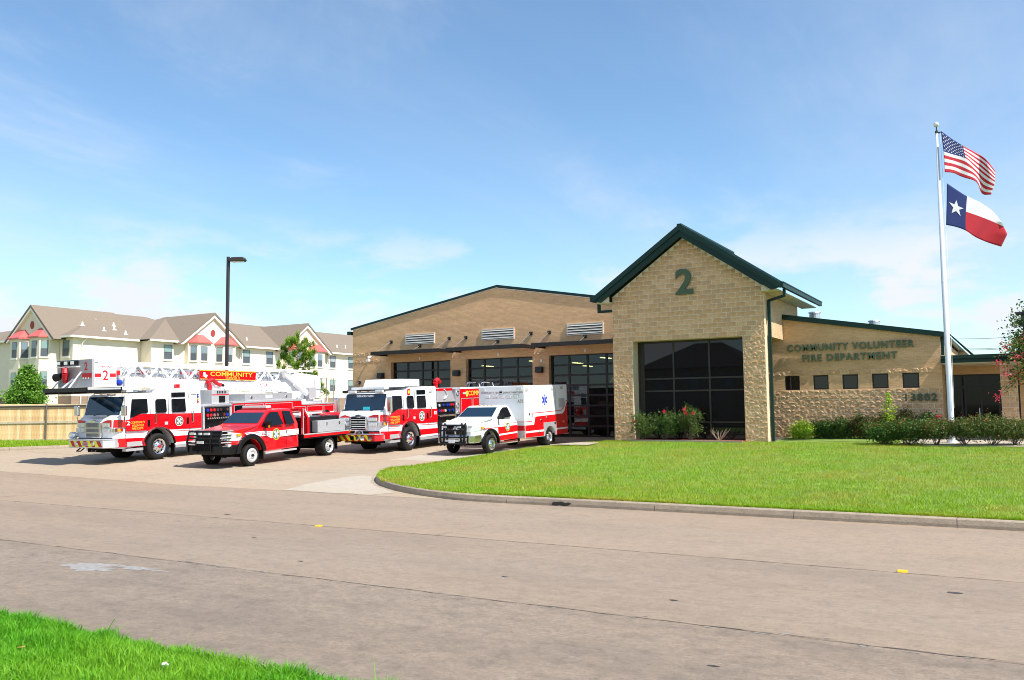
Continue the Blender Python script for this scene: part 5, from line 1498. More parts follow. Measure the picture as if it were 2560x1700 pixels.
    for y0, z0, y1, z1, w0, w1, d, in ((-1.665, 1.855, -1.475, 2.545, 1.07, 1.04, .012),):
        P = [(-w0, y0, z0), (w0, y0, z0), (w1, y1, z1), (-w1, y1, z1)]
        n = Vector((0, -(z1 - z0), y1 - y0)).normalized()
        W.add([tuple(Vector(p) + n * .008) for p in P] + [tuple(Vector(p) + n * .016) for p in P], [(0, 1, 2, 3), (7, 6, 5, 4), (0, 4, 5, 1), (1, 5, 6, 2), (2, 6, 7, 3), (3, 7, 4, 0)])
    wo = W.build('windshield', M_wsh, v)
    W = MB(); P = [(-1.105, -1.673, 1.825), (1.105, -1.673, 1.825), (1.075, -1.466, 2.575), (-1.075, -1.466, 2.575)]
    n = Vector((0, -.75, .207)).normalized()
    W.add([tuple(Vector(p) - n * .004) for p in P] + [tuple(Vector(p) + n * .006) for p in P], [(0, 1, 2, 3), (7, 6, 5, 4), (0, 4, 5, 1), (1, 5, 6, 2), (2, 6, 7, 3), (3, 7, 4, 0)]); W.build('windshield_seal', M_blk, v)
    for s in (-.5, .35):
        q = MB(); q.tube([(s, -1.70, 1.83), (s + .35, -1.66, 1.92), (s + .62, -1.62, 1.99)], .012, 4); q.build('wiper', M_blk, wo)
    # front face
    for s in (1, -1):
        q = MB(); q.prism([(s * .50, 1.40), (s * .50, 1.60), (s * .78, 1.68), (s * 1.03, 1.68), (s * 1.03, 1.40)], 'y', -1.996, -1.982); q.build('red_panel', M_red, v)
        q = MB(); q.box(s * .50, s * 1.03, -1.99, -1.975, .60, .95); q.build('red_band', M_red, v)
        for z0 in (1.40, 1.20):
            q = MB(); q.box(s * .52, s * 1.00, -2.05, -1.985, z0, z0 + .17); qo = q.build('headlamp_bezel', M_chr, v, bevel=.015)
            q = MB(); q.box(s * .55, s * .75, -2.062, -2.05, z0 + .025, z0 + .145); q.box(s * .78, s * .97, -2.062, -2.05, z0 + .025, z0 + .145); q.build('headlamp', M_lens, qo)
        q = MB(); q.prism([(-1.98, 1.20), (-1.58, 1.22), (-1.58, 1.37), (-1.98, 1.37)], 'x', s * 1.02, s * 1.19); qo = q.build('corner_lamp', M_chr, v, bevel=.02)
        q = MB(); q.box(s * 1.16, s * 1.196, -1.84, -1.70, 1.235, 1.345); q.build('amber_lens', M_amb, qo)
        q = MB(); q.box(s * 1.17, s * 1.205, -1.69, -1.60, 1.235, 1.345); q.build('red_lens', M_redg, qo)
        q = MB(); q.box(s * 1.03, s * 1.19, -1.97, -1.80, .64, .80); q.build('lower_lamp', M_lens, v)
    q = MB(); q.prism([(-.46, 1.00), (.46, 1.00), (.46, 1.60), (.2, 1.64), (0, 1.70), (-.2, 1.64), (-.46, 1.60)], 'y', -2.075, -1.985); go = q.build('grille', M_chr, v, bevel=.02)
    for z0, z1 in ((1.40, 1.585), (1.21, 1.36), (1.04, 1.17)):
        q = MB(); q.box(-.38, .38, -2.082, -2.07, z0, z1); q.build('grille_insert', M_grl if tower else M_und, go)
        if not tower:
            q = MB(); q.box(-.38, .38, -2.09, -2.083, (z0 + z1) / 2 - .012, (z0 + z1) / 2 + .012); q.build('grille_bar', M_chr, go)
    q = MB(); q.lathe([(0, -.012), (.10, -.012), (.12, 0)], (0, -2.08, 1.625), 'y', 20); q.v = [(x * 1.6, y, 1.625 + (z - 1.625) * .55) for x, y, z in q.v]; q.build('grille_badge', M_chr, go)
    box('bumper_gap', M_und, v, -1.05, 1.05, -1.97, -1.8, .62, .98)
    # dark block added inside the cab to stop light through the wheel arches
    box('wheel_well_block', M_und, v, -.78, .78, -.9, .95, .40, 1.35)
    box('chassis', M_und, v, -.55, .55, -1.9, rear + 7.2, .42, .62)
    for s in (1, -1): wheel(v, s * 1.235, 0, .53, .40, s, .31, M_chr, M_redl)
    q = MB(); q.cyl((-1.0, 0, .53), (1.0, 0, .53), .09, n=8); q.build('axle', M_und, v)
    return rear

def chevron(root, y, x0, x1, z0, z1, n, a, b_, lean=.35, name='chevron_stripe', gap=None):
    w = (x1 - x0) / n
    for k in range(n):
        xa = x0 + k * w; P = [(xa, z0), (xa + w, z0), (xa + w + (z1 - z0) * lean, z1), (xa + (z1 - z0) * lean, z1)]
        P = [(min(x1, max(x0, p[0])), p[1]) for p in P]
        q = MB(); q.prism(P, 'y', y - .004, y); q.build(name, a if k % 2 == 0 else b_, root)

# ---------------------------------------------------------------- ladder tower truck
tt = empty('ladder_truck', (0, 0, 0), 'white and red ladder tower fire truck with platform bucket, leftmost vehicle', 'fire truck')
rear = fire_cab(tt, tower=True)
q = MB(); q.prism([(-1.235, -1.90), (-1.235, -2.26), (-1.05, -2.34), (1.0, -2.34), (1.235, -1.98), (1.235, -1.86)], 'z', .62, .93); bp = q.build('bumper', M_stl, tt, bevel=.012)
q = MB(); q.prism([(-1.25, -1.88), (-1.25, -2.27), (-1.06, -2.36), (1.01, -2.36), (1.25, -1.98), (1.25, -1.86)], 'z', .931, .955); q.build('bumper_tread', M_tread, bp)
chevron(bp, -2.344, -1.04, .98, .665, .895, 10, M_ylw, M_redl, -.7)
box('bumper_sign', M_gry, bp, -.22, .12, -2.352, -2.349, .70, .85); front_text(bp, 'TOWER', 0, -.2, .10, .735, .08, -2.353, M_redl)
for x in (-.62, .42):
    q = MB(); q.lathe([(0, -.03), (.07, -.03), (.085, 0)], (x, -2.345, .78), 'y', 14); q.build('bumper_lamp', M_chr, bp)
q = MB(); q.lathe([(.0, -.05), (.05, -.06), (.115, -.14), (.13, -.15), (.135, .0), (.10, .10), (.06, .30), (0, .36)], (-1.08, -2.12, 1.10), 'y', 18); q.build('siren_horn', M_chr, tt, smooth=True)
q = MB(); q.cyl((-1.08, -2.1, .95), (-1.08, -2.1, 1.02), .07); q.build('siren_base', M_chr, tt)
q = MB()
for s in (-.45, .45): q.tube([(s - .12, -2.2, .60), (s - .12, -2.36, .50), (s + .12, -2.36, .50), (s + .12, -2.2, .60)], .025, 6)
q.build('tow_hook', M_blk, tt)
front_text(tt, 'COMMUNITY', 0, -.42, .42, 1.715, .085, -1.925, M_gry, lean=.75, arc=.02)
side_text(tt, '2', .012, -1.47, -1.33, 1.45, .17, 1.2285, M_wht)
for s_, z, h in (('COMMUNITY', 1.50, .085), ('VOLUNTEER', 1.38, .085), ('FIRE DEPT.', 1.26, .085)): side_text(tt, s_, 0, -1.30 + (.06 if s_ != 'COMMUNITY' else 0), -.64 - (.06 if s_ != 'COMMUNITY' else 0), z, h, 1.2285, M_gold)
seal(tt, .99, 1.49, .20, 1.2285)
for k, m in enumerate((M_blug, M_blug, M_amb, M_redg)):
    q = MB(); q.cyl((1.155, 1.99, 2.57 - .105 * k), (1.20, 1.99, 2.57 - .105 * k), .04, n=12); q.build('round_lamp', m, tt)
# roof gear
q = MB(); q.box(-1.0, 1.0, -1.30, -1.0, 2.72, 2.86); lb = q.build('light_bar', M_lens, tt, bevel=.03)
q = MB(); q.box(-1.02, 1.02, -1.31, -.99, 2.70, 2.72); q.build('light_bar_base', M_blk, lb)
for x in (-.9, -.45, 0, .45, .9): box('roof_marker', M_amb, tt, x - .04, x + .04, -1.42, -1.36, 2.66, 2.69)
box('roof_beacon', M_redg, tt, .9, 1.05, 1.0, 1.18, 2.86, 3.02); box('roof_horn', M_chr, tt, .2, .85, -.7, -.3, 2.71, 2.79)
box('roof_rail', M_chr, tt, 1.10, 1.13, -1.2, .3, 2.70, 2.735)
# pump house
pm = box('pump_panel', M_stl, tt, -1.19, 1.19, 2.24, 3.84, .55, 2.05)
box('pump_dark', M_und, pm, 1.192, 1.198, 2.34, 3.70, .70, 2.0)
for r_ in range(2):
    for k in range(7):
        q = MB(); q.cyl((1.2, 2.48 + k * .18, 1.88 - r_ * .22), (1.225, 2.48 + k * .18, 1.88 - r_ * .22), .07, n=12); q.build('gauge', (M_blug, M_redl, M_redl, M_chr, M_chr, M_blk, M_chr)[(k + r_) % 7], pm)
for k in range(13):
    q = MB(); q.tube([(1.2, 2.42 + k * .1, 1.52), (1.30, 2.42 + k * .1, 1.50), (1.34, 2.42 + k * .1, 1.56)], .02, 6); q.build('lever', M_chr, pm)
for k in range(4):
    q = MB(); q.cyl((1.19, 2.55 + k * .34, 1.12), (1.36, 2.55 + k * .34, 1.10), .10, .09, 12); q.build('hose_outlet', M_chr, pm)
box('pump_running_board', M_tread, tt, -1.23, 1.23, 2.24, 3.84, .46, .54)
ub = box('pump_upper_box', M_stl, tt, -1.1, 1.15, 2.75, 3.72, 2.12, 2.74)
q = MB(); q.prism([(3.72, 2.15), (3.84, 2.05), (2.3, 2.05), (2.75, 2.15)], 'x', .6, 1.24); q.build('pump_shelf', M_tread, ub)
for (y0, y1, z0, z1) in ((3.05, 3.6, 2.58, 2.70), (3.15, 3.5, 2.18, 2.48)):
    q = MB()
    for k in range(6): q.box(1.152, 1.158, y0 + (y1 - y0) * k / 6, y0 + (y1 - y0) * k / 6 + .05, z0, z1)
    q.build('vent_slots', M_und, ub)
box('red_strip', M_red, ub, 1.151, 1.156, 2.76, 3.71, 2.51, 2.55)
q = MB(); q.cyl((.75, 3.0, 2.74), (.75, 3.0, 2.95), .10); q.tube([(.75, 3.0, 2.95), (.75, 2.85, 3.12), (.75, 3.15, 3.2), (.75, 3.4, 3.02)], .09, 8); q.cyl((.75, 3.4, 3.02), (.75, 3.6, 2.96), .07, .10, 10); q.build('deck_gun', M_redl, tt)
MB().cyl((.75, 3.6, 2.96), (.75, 3.78, 2.93), .075, .06, 10).build('deck_gun_nozzle', M_blk, tt)
# body
bd = MB(); bd.box(-1.22, 1.22, 3.86, 8.2, .58, 2.12); bd.box(-1.22, 1.22, 8.2, 10.6, .58, 1.90); body = bd.build('body', M_red, tt, bevel=.02)
wp = [(3.88, 1.58), (10.58, 1.52), (10.58, 1.30), (3.88, 1.36)]
side_sheet(tt, 'white_band', M_wht, wp, 1.221, parent=body)
side_sheet(tt, 'pinstripe', M_red, [(3.88, 1.45), (10.58, 1.395), (10.58, 1.415), (3.88, 1.47)], 1.226, parent=body)
for ya, yb, za, zb in ((3.93, 4.5, .7, 2.05), (4.56, 5.70, 1.6, 2.06), (5.78, 7.55, 1.6, 2.06), (7.62, 8.45, 1.6, 1.84), (8.55, 9.7, 1.56, 1.84), (4.56, 5.70, .7, 1.32), (9.75, 10.5, .7, 1.84)):
    b = MB()
    for (a, c, e, f_) in ((ya, yb, za, za + .025), (ya, yb, zb - .025, zb), (ya, ya + .025, za + .025, zb - .025), (yb - .025, yb, za + .025, zb - .025)): b.box(1.222, 1.232, a, c, e, f_)
    b.build('compartment_trim', M_stl, body)
box('body_window', M_vgl, body, 1.222, 1.234, 3.97, 4.46, 1.72, 2.02)
box('body_top_trim', M_stl, tt, -1.23, 1.23, 3.86, 8.2, 2.122, 2.20); box('body_top_trim', M_stl, tt, -1.23, 1.23, 8.2, 10.6, 1.902, 1.96)
tb = box('coffin_box', M_tread, tt, -1.15, 1.17, 4.63, 7.62, 2.201, 2.52)
for y in (5.0, 7.2): MB().cyl((1.172, y, 2.36), (1.19, y, 2.36), .06, n=10).build('box_latch', M_chr, tb)
box('box_lamp', M_lens, tb, 1.172, 1.185, 5.85, 6.3, 2.28, 2.44)
for y in (6.4, 7.7):
    for s in (1, -1): wheel(tt, s * 1.235, y, .53, .58, s, .31, M_chr, M_redl)
for s in (1, -1):
    b = MB(); A = arch(6.4, .53, .62, .58); b.prism(A, 'x', s * 1.223, s * 1.226); A2 = arch(7.7, .53, .62, .58); b.prism(A2, 'x', s * 1.2265, s * 1.2285); b.build('wheel_opening', M_und, tt)
box('rear_box', M_blk, tt, 1.24, 1.5, 8.9, 9.5, .9, 1.45); box('rear_box', M_blk, tt, 1.24, 1.5, 9.6, 10.3, .9, 1.45)
# turntable
q = MB(); q.cyl((0, 9.3, 1.96), (0, 9.3, 2.08), 1.15, 1.15, 28); q.cyl((0, 9.3, 2.08), (0, 9.3, 2.2), .8, .75, 24); tn_ = q.build('turntable', M_stl, tt)
for s in (1, -1): q = MB(); q.prism([(8.75, 2.2), (10.1, 2.2), (10.25, 3.1), (9.9, 3.3), (9.4, 3.0)], 'x', s * .5, s * .62); q.build('turntable_cheek', M_wht, tn_)
q = MB()
for s in (.58, 1.05):
    for y in (9.75, 10.7): q.tube([(s, y, 1.96), (s, y, 3.2)], .02, 6)
    for z in (3.2, 2.7): q.tube([(s, 9.75, z), (s, 10.7, z)], .02, 6)
q.tube([(.58, 9.75, 3.2), (1.05, 9.75, 3.2)], .02, 6); q.tube([(.58, 10.7, 3.2), (1.05, 10.7, 3.2)], .02, 6); q.build('control_rail', M_chr, tn_)
box('control_console', M_gry, tn_, .62, .95, 9.0, 9.5, 2.2, 2.75)
# ladder
def zb(y): return 2.99 - .034 * (y + 1.06)
def zt(y): return 3.90 - .034 * (y + .49)
ld = empty('ladder', parent=tt)
for s in (1, -1):
    b = MB(); b.prism([(-1.06, zb(-1.06)), (-1.06, zb(-1.06) + .34), (7.05, zb(7.05) + .34), (8.6, zt(8.6) - .1), (10.0, zt(10) - .2), (10.15, zb(10) + .1), (9.4, zb(9.4) - .1), (7.05, zb(7.05) - .05)], 'x', s * .52, s * .60); b.build('base_beam', M_wht, ld)
    b = MB(); b.bar((s * .56, -1.0, zb(-1) + .36), (s * .56, -.45, zt(-.45)), .08, .09); b.bar((s * .56, -.5, zt(-.5)), (s * .56, 9.7, zt(9.7)), .08, .09); b.build('top_rail', M_wht, ld)
    y = -.45; k = 0
    while y < 8.8:
        b = MB(); y2 = y + .5
        if k % 2 == 0: b.bar((s * .56, y, zt(y) - .04), (s * .56, y2, zb(y2) + .34), .06, .075)
        else: b.bar((s * .56, y, zb(y) + .34), (s * .56, y2, zt(y2) - .04), .06, .075)
        b.build('lattice_bar', M_wht, ld); y = y2; k += 1
    b = MB(); b.bar((s * .40, -1.3, zb(-1.3) + .28), (s * .40, 8.5, zb(8.5) + .28), .06, .10); b.bar((s * .40, -1.1, zt(-1.1) - .18), (s * .40, 8.5, zt(8.5) - .16), .05, .06)
    for k in range(18): y = -1.1 + k * .52; b.bar((s * .40, y, zb(y) + .30), (s * .40, y + .26, zt(y) - .2), .03, .035); b.bar((s * .40, y + .26, zt(y) - .2), (s * .40, y + .52, zb(y) + .30), .03, .035)
    b.build('fly_section', M_stl, ld)
b = MB()
for k in range(30): y = -1.0 + k * .33; b.cyl((-.4, y, zb(y) + .30), (.4, y, zb(y) + .30), .025, n=6)
b.build('rungs', M_brn, ld)
b = MB(); b.tube([(.2, -.9, zb(-.9) + .5), (.22, 3, zb(3) + .5), (.2, 8, zb(8) + .52)], .06, 8); b.tube([(-.1, -.9, zb(-.9) + .45), (-.1, 8, zb(8) + .45)], .04, 6); b.build('waterway', M_stl, ld)
b = MB(); b.tube([(0.3, -.3, 3.72), (.32, -.1, 3.5), (.2, .2, 3.55)], .05, 6); b.build('hose_line', M_redl, ld)
for s in (1, -1):
    sg = MB(); P = [(2.55, 3.22), (2.52, 3.64), (5.82, 3.55), (5.75, 3.12)]
    sg.prism(P, 'x', s * .64, s * .655); so = sg.build('name_board', M_red, ld)
    if s > 0:
        b = MB(); b.prism([(2.55, 3.225), (5.75, 3.125), (5.745, 3.15), (2.553, 3.25)], 'x', .656, .66); b.prism([(2.53, 3.60), (2.525, 3.63), (5.81, 3.54), (5.81, 3.51)], 'x', .656, .66); b.build('board_border', M_gold, so)
        text_mb('COMMUNITY', .01, (.657, 3.12, 3.36), (0, .99965, -.0275), (0, .0275, .99965), 2.45, .19, .004).build('lettering', M_gold, so, fix=False)
        text_mb('TOWER 2', 0, (.657, 3.95, 3.22), (0, .99965, -.0275), (0, .0275, .99965), .85, .10, .004).build('lettering', M_gold, so, fix=False)
        b = MB(); b.prism([(2.66, 3.36), (2.75, 3.36), (2.74, 3.52), (2.85, 3.52), (2.86, 3.43), (2.98, 3.40), (2.93, 3.30), (2.84, 3.27), (2.80, 3.34)], 'x', .656, .66); b.build('state_outline', M_wht, so)
b = MB(); b.lathe([(.15, 0), (.15, .003), (.12, .003), (.12, 0)], (.602, 6.3, zb(6.3) + .17), 'x', 20); b.v = [(x, 6.3 + (y - 6.3) * 1.6, z0 + (z - z0) * .55) for (x, y, z) in b.v for z0 in (zb(6.3) + .17,)]; b.build('oval_mark', M_redl, ld)
for s in (1, -1):
    b = MB(); b.cyl((s * .78, 9.35, 2.25), (s * .72, 8.2, 3.0), .15, .15, 12); b.cyl((s * .72, 8.2, 3.0), (s * .68, 7.55, 3.42), .09, .09, 10); b.build('lift_cylinder', M_wht, ld)
    b = MB(); b.cyl((s * .60, 7.55, 3.42), (s * .76, 7.55, 3.42), .2, n=14); b.build('cylinder_pin', M_gry, ld)
    b = MB(); b.sphere((s * .85, 8.0, 2.35), .18); b.build('hydraulic_tank', M_wht, tt)
# bucket
bk = empty('bucket', parent=tt)
b = MB(); b.box(-1.10, 1.02, -2.78, -2.72, 2.98, 4.03); b.build('bucket_front', M_gry, bk)
b = MB(); b.box(.98, 1.04, -2.715, -1.78, 2.98, 4.03); b.build('bucket_side', M_wht, bk)
b = MB(); b.box(-1.12, -1.06, -2.715, -1.78, 2.98, 4.03); b.build('bucket_side', M_wht, bk)
b = MB(); b.box(-1.06, .98, -1.80, -1.74, 2.98, 3.5); b.box(-1.06, .98, -2.70, -1.80, 2.97, 3.0); b.build('bucket_rear', M_wht, bk)
b = MB(); b.box(-1.5, 1.15, -3.1, -1.62, 2.86, 2.93); b.build('bucket_platform', M_stl, bk)
b = MB()
for y in (-3.1, -1.64): b.box(-1.52, 1.17, y - .03, y + .03, 2.80, 2.955)
for x in (-1.5, -.6, .3, 1.15): b.box(x - .03, x + .03, -3.07, -1.67, 2.72, 2.858)
b.build('platform_edge', M_blk, bk)
for (xa, xb) in ((-1.08, -.62), (.42, .99)):
    box('red_band', M_redl, bk, xa, xb, -2.788, -2.782, 3.32, 3.50)
    for k in range(3): MB().cyl((xa + .08 + k * .16, -2.79, 3.31), (xa + .08 + k * .16, -2.80, 3.31), .04, n=8).build('bolt', M_chr, bk)
for z0, z1 in ((3.34, 3.48), (3.28, 3.29), (3.53, 3.54)):
    for ya, yb in ((-2.70, -2.42), (-2.06, -1.80)): box('red_band', M_redl, bk, 1.041, 1.045, ya, yb, z0, z1)
front_text(bk, '2', .012, .55, .75, 3.62, .30, -2.786, M_redl)
side_text(bk, '2', .012, -2.36, -2.12, 3.22, .38, 1.041, M_redl)
side_text(bk, 'COMMUNITY', 0, -2.66, -1.84, 3.68, .10, 1.041, M_redl)
b = MB(); b.lathe([(.09, 0), (.09, .003), (.07, .003)], (1.041, -2.24, 3.08), 'x', 16); b.v = [(x, -2.24 + (y + 2.24) * 1.7, 3.08 + (z - 3.08) * .5) for x, y, z in b.v]; b.build('oval_mark', M_gry, bk)
for x in (-.75, -.3, .1):
    b = MB(); b.box(x - .14, x + .14, -2.98, -2.80, 3.82, 4.0); bo = b.build('flood_lamp', M_blk, bk, bevel=.03); box('lamp_face', M_lens, bo, x - .10, x + .10, -2.995, -2.982, 3.85, 3.97)
box('lamp_shelf', M_wht, bk, -.95, .3, -2.95, -2.79, 3.74, 3.78)
b = MB(); b.cyl((-.45, -2.9, 3.15), (-.45, -2.9, 3.55), .09, .11, 10); b.tube([(-.45, -2.9, 3.55), (-.30, -3.0, 3.68), (-.25, -3.05, 3.5), (-.35, -3.0, 3.3)], .10, 8); b.tube([(-.75, -2.85, 3.4), (-.75, -2.85, 3.8), (-.86, -2.85, 3.82), (-.64, -2.85, 3.82)], .025, 6); b.build('monitor', M_redl, bk)
MB().cyl((-.55, -2.98, 3.42), (-.85, -3.05, 3.36), .12, .16, 12).build('monitor_nozzle', M_blk, bk)
for pa, pb in (((.36, -2.79, 3.55), (0, -3.05, 2.95)), ((-.1, -2.79, 3.3), (-.5, -3.0, 2.95)), ((-.9, -2.79, 3.3), (-1.1, -3.0, 2.95))): MB().bar(pa, pb, .07, .05).build('brace', M_wht, bk)
for (y, z) in ((-2.62, 3.96), (-2.62, 3.02), (-1.86, 3.0)): box('side_lamp', M_lens, bk, 1.041, 1.08, y - .07, y + .07, z - .05, z + .05)
b = MB(); b.bar((.3, -1.74, 3.2), (.3, -.9, 3.15), .25, .3); b.bar((-.3, -1.74, 3.2), (-.3, -.9, 3.15), .25, .3); b.box(-.5, .5, -1.5, -1.2, 3.3, 3.75); b.build('bucket_mount', M_stl, bk)
MB().sphere((.62, -1.35, 3.12), .13).build('blue_cap', M_blug, bk); box('mount_red', M_redl, bk, .45, .62, -1.6, -1.3, 3.42, 3.6)
place(tt, -31.03, 22.73, .86)

# ---------------------------------------------------------------- pumper engine
en = empty('fire_engine', (0, 0, 0), 'white over red pumper fire engine with chevron bumper in front of the middle bays', 'fire truck')
rear = fire_cab(en)
q = MB(); q.prism([(-1.2, -1.9), (-1.1, -2.24), (1.0, -2.24), (1.2, -1.95), (1.2, -1.86)], 'z', .56, .84); bp = q.build('bumper', M_redl, en, bevel=.012)
chevron(bp, -2.244, -1.08, .98, .575, .825, 12, M_ylw, M_redl, -.9)
q = MB(); q.prism([(-1.22, -1.88), (-1.12, -2.26), (1.02, -2.26), (1.22, -1.95), (1.22, -1.86)], 'z', .842, .87); q.build('bumper_tread', M_tread, bp)
for x in (-.2, .35, .75):
    b = MB(); b.box(x - .10, x + .10, -2.262, -2.25, .62, .78); bo = b.build('bumper_lamp', M_chr, bp)
b = MB(); b.lathe([(0, -.05), (.09, -.05), (.1, 0)], (.12, -2.25, .70), 'y', 14); b.build('bumper_speaker', M_chr, bp)
front_text(en, 'COMMUNITY', 0, -.5, .5, 1.705, .10, -1.93, M_gry, lean=.75, arc=.02)
b = text_mb('DEUCES WILD', 0, (-.50, -1.519, 2.44), (1, 0, 0), Vector((0, .265, .964)).normalized(), .95, .085, .004); b.build('lettering', M_wht, en, fix=False)
box('dash_paper', mat('cyan_paper', (.02, .55, .65), .6), en, -.05, .32, -1.672, -1.664, 1.87, 2.02)
for s_, z in (('COMMUNITY', 1.50), ('VOLUNTEER', 1.38), ('FIRE DEPT.', 1.26)): side_text(en, s_, 0, -1.40, -.72, z, .085, 1.2285, M_gold)
seal(en, .97, 1.49, .22, 1.2285)
side_text(en, '82', .01, 1.95, 2.18, 1.52, .16, 1.2285, M_wht)
b = MB(); b.prism([(-.03, 2.47), (.15, 2.47), (.20, 2.61), (.15, 2.75), (-.03, 2.75), (-.08, 2.61)], 'x', 1.162, 1.168); bo = b.build('station_badge', M_redl, en)
b = MB(); b.cyl((1.168, .06, 2.61), (1.171, .06, 2.61), .08, n=14); b.build('badge_disc', M_gold, bo)
q = MB(); q.box(-.9, .95, -1.42, -1.10, 2.74, 2.87); lb = q.build('light_bar', M_lens, en, bevel=.03); box('light_bar_base', M_blk, lb, -.93, .98, -1.43, -1.09, 2.70, 2.738)
for s in (-.75, .75): box('roof_lamp', M_lens, en, s - .2, s + .2, -1.58, -1.44, 2.62, 2.73, bevel=.02)
for x in (-.9, -.45, 0, .45, .9): box('roof_marker', M_amb, en, x - .04, x + .04, -1.40, -1.34, 2.68, 2.705)
q = MB(); q.prism([(-.55, 2.84), (-.35, 3.20), (1.22, 3.18), (1.22, 2.84)], 'x', -.95, .95); q.build('roof_air_unit', mat('pale_shroud', (.70, .74, .80), .4), en, bevel=.03)
b = MB(); b.lathe([(.11, 0), (.11, .02), (.02, .02)], (0.18, -2.3, .92), 'z', 12); b.tube([(-.1, -2.2, .87), (-.05, -2.2, 1.0), (.3, -2.2, 1.0), (.35, -2.2, .87)], .02, 6); b.build('bumper_bell', M_chr, en)
box('roof_rail', M_chr, en, 1.10, 1.13, -.2, 2.2, 2.845, 2.87)
pm = box('pump_panel', M_und, en, -1.18, 1.18, 2.30, 3.82, .55, 2.04)
b = MB(); b.prism([(2.30, 2.60), (3.55, 2.60), (3.82, 2.08), (2.30, 2.08)], 'x', -1.16, 1.20); b.build('pump_hood', M_stl, en)
box('pump_hood_trim', M_red, en, -1.18, 1.21, 2.30, 3.6, 2.605, 2.72)
for k in range(8):
    for r_ in range(2):
        q = MB(); q.cyl((1.182, 2.45 + k * .17, 1.66 - .0 * k + r_ * .26), (1.22, 2.45 + k * .17, 1.66 + r_ * .26), .065, n=12); q.build('gauge', (M_blug, M_redl, M_redl, M_lens, M_chr, M_blug, M_chr, M_blug)[(k + 3 * r_) % 8], pm)
for k in range(14):
    q = MB(); q.tube([(1.18, 2.38 + k * .1, 1.46), (1.30, 2.38 + k * .1, 1.40), (1.33, 2.38 + k * .1, 1.48)], .022, 6); q.build('lever', M_chr, pm)
for k, (y, z) in enumerate(((2.6, 1.05), (3.1, 1.1), (3.55, 1.05), (2.8, .75), (3.35, .72))):
    q = MB(); q.cyl((1.18, y, z), (1.38, y, z - .03), .11, .09, 12); q.build('hose_outlet', (M_chr, M_hose, M_chr, M_lens, M_chr)[k], pm)
box('pump_running_board', M_tread, en, -1.23, 1.30, 2.30, 4.2, .44, .60)
gcol = box('gauge_column', M_tread, en, -1.2, 1.22, 3.84, 4.23, .6, 2.66)
for z in (2.45, 1.85, 1.45): MB().lathe([(.10, .012), (.13, .02), (.15, 0)], (1.221, 4.03, z), 'x', 18).build('round_plate', M_chr, gcol)
q = MB(); q.cyl((.7, 2.95, 2.72), (.7, 2.95, 2.9), .09); q.tube([(.7, 2.95, 2.9), (.7, 2.85, 3.05), (.7, 3.1, 3.16), (.7, 3.25, 3.0)], .10, 8); q.build('deck_gun', M_redl, en)
q = MB(); q.tube([(1.0, 2.5, 2.72), (1.22, 2.9, 2.66), (1.25, 3.1, 2.4), (1.23, 2.95, 2.25), (1.23, 2.8, 2.22)], .025, 6); q.build('hose_line', M_lens, en)
bd = MB(); bd.box(-1.23, 1.23, 4.25, 8.6, .58, 2.66); bo = bd.build('body', M_red, en, bevel=.02)
side_sheet(en, 'white_band', M_wht, rect(4.27, 8.58, 1.2, 1.42), 1.231, parent=bo)
for ya, yb in ((4.32, 5.35), (5.42, 6.6), (6.7, 8.5)):
    b = MB(); za, zb_ = (.7, 2.2) if ya < 5 else (1.5, 2.2)
    for (a, c, e_, f_) in ((ya, yb, za, za + .03), (ya, yb, zb_ - .03, zb_), (ya, ya + .03, za + .03, zb_ - .03), (yb - .03, yb, za + .03, zb_ - .03)): b.box(1.236, 1.246, a, c, e_, f_)
    b.build('compartment_trim', M_stl, bo)
side_text(en, 'COMMUNITY', .01, 5.0, 7.2, 2.32, .24, 1.232, M_gold, parent=bo)
box('body_lamp', M_lens, bo, 1.232, 1.25, 4.5, 4.75, 2.40, 2.50)
b = MB(); b.prism([(4.80, 2.28), (4.96, 2.28), (5.0, 2.42), (4.96, 2.56), (4.80, 2.56), (4.76, 2.42)], 'x', 1.232, 1.236); b.build('station_badge', M_gold, bo)
box('body_top_trim', M_wht, en, -1.24, 1.24, 4.25, 8.6, 2.662, 2.74)
b = MB()
for y0 in (5.2, 6.6):
    for x in (1.15,):
        b.tube([(x, y0, 2.74), (x, y0 + .12, 2.98), (x, y0 + 1.0, 2.98), (x, y0 + 1.1, 2.74)], .03, 6); b.tube([(x - .2, y0 + .1, 2.74), (x - .2, y0 + .2, 2.96), (x - .2, y0 + 1.0, 2.96)], .025, 6)
b.build('hose_bed_rail', M_chr, en)
for s in (1, -1):
    b = MB(); b.prism(arch(6.0, .53, .66, .58), 'x', s * 1.2315, s * 1.2345); b.build('wheel_opening', M_und, en)
    wheel(en, s * 1.245, 6.0, .53, .58, s, .31, M_chr, M_redl)
place(en, -24.5, 30.74, 1.5)

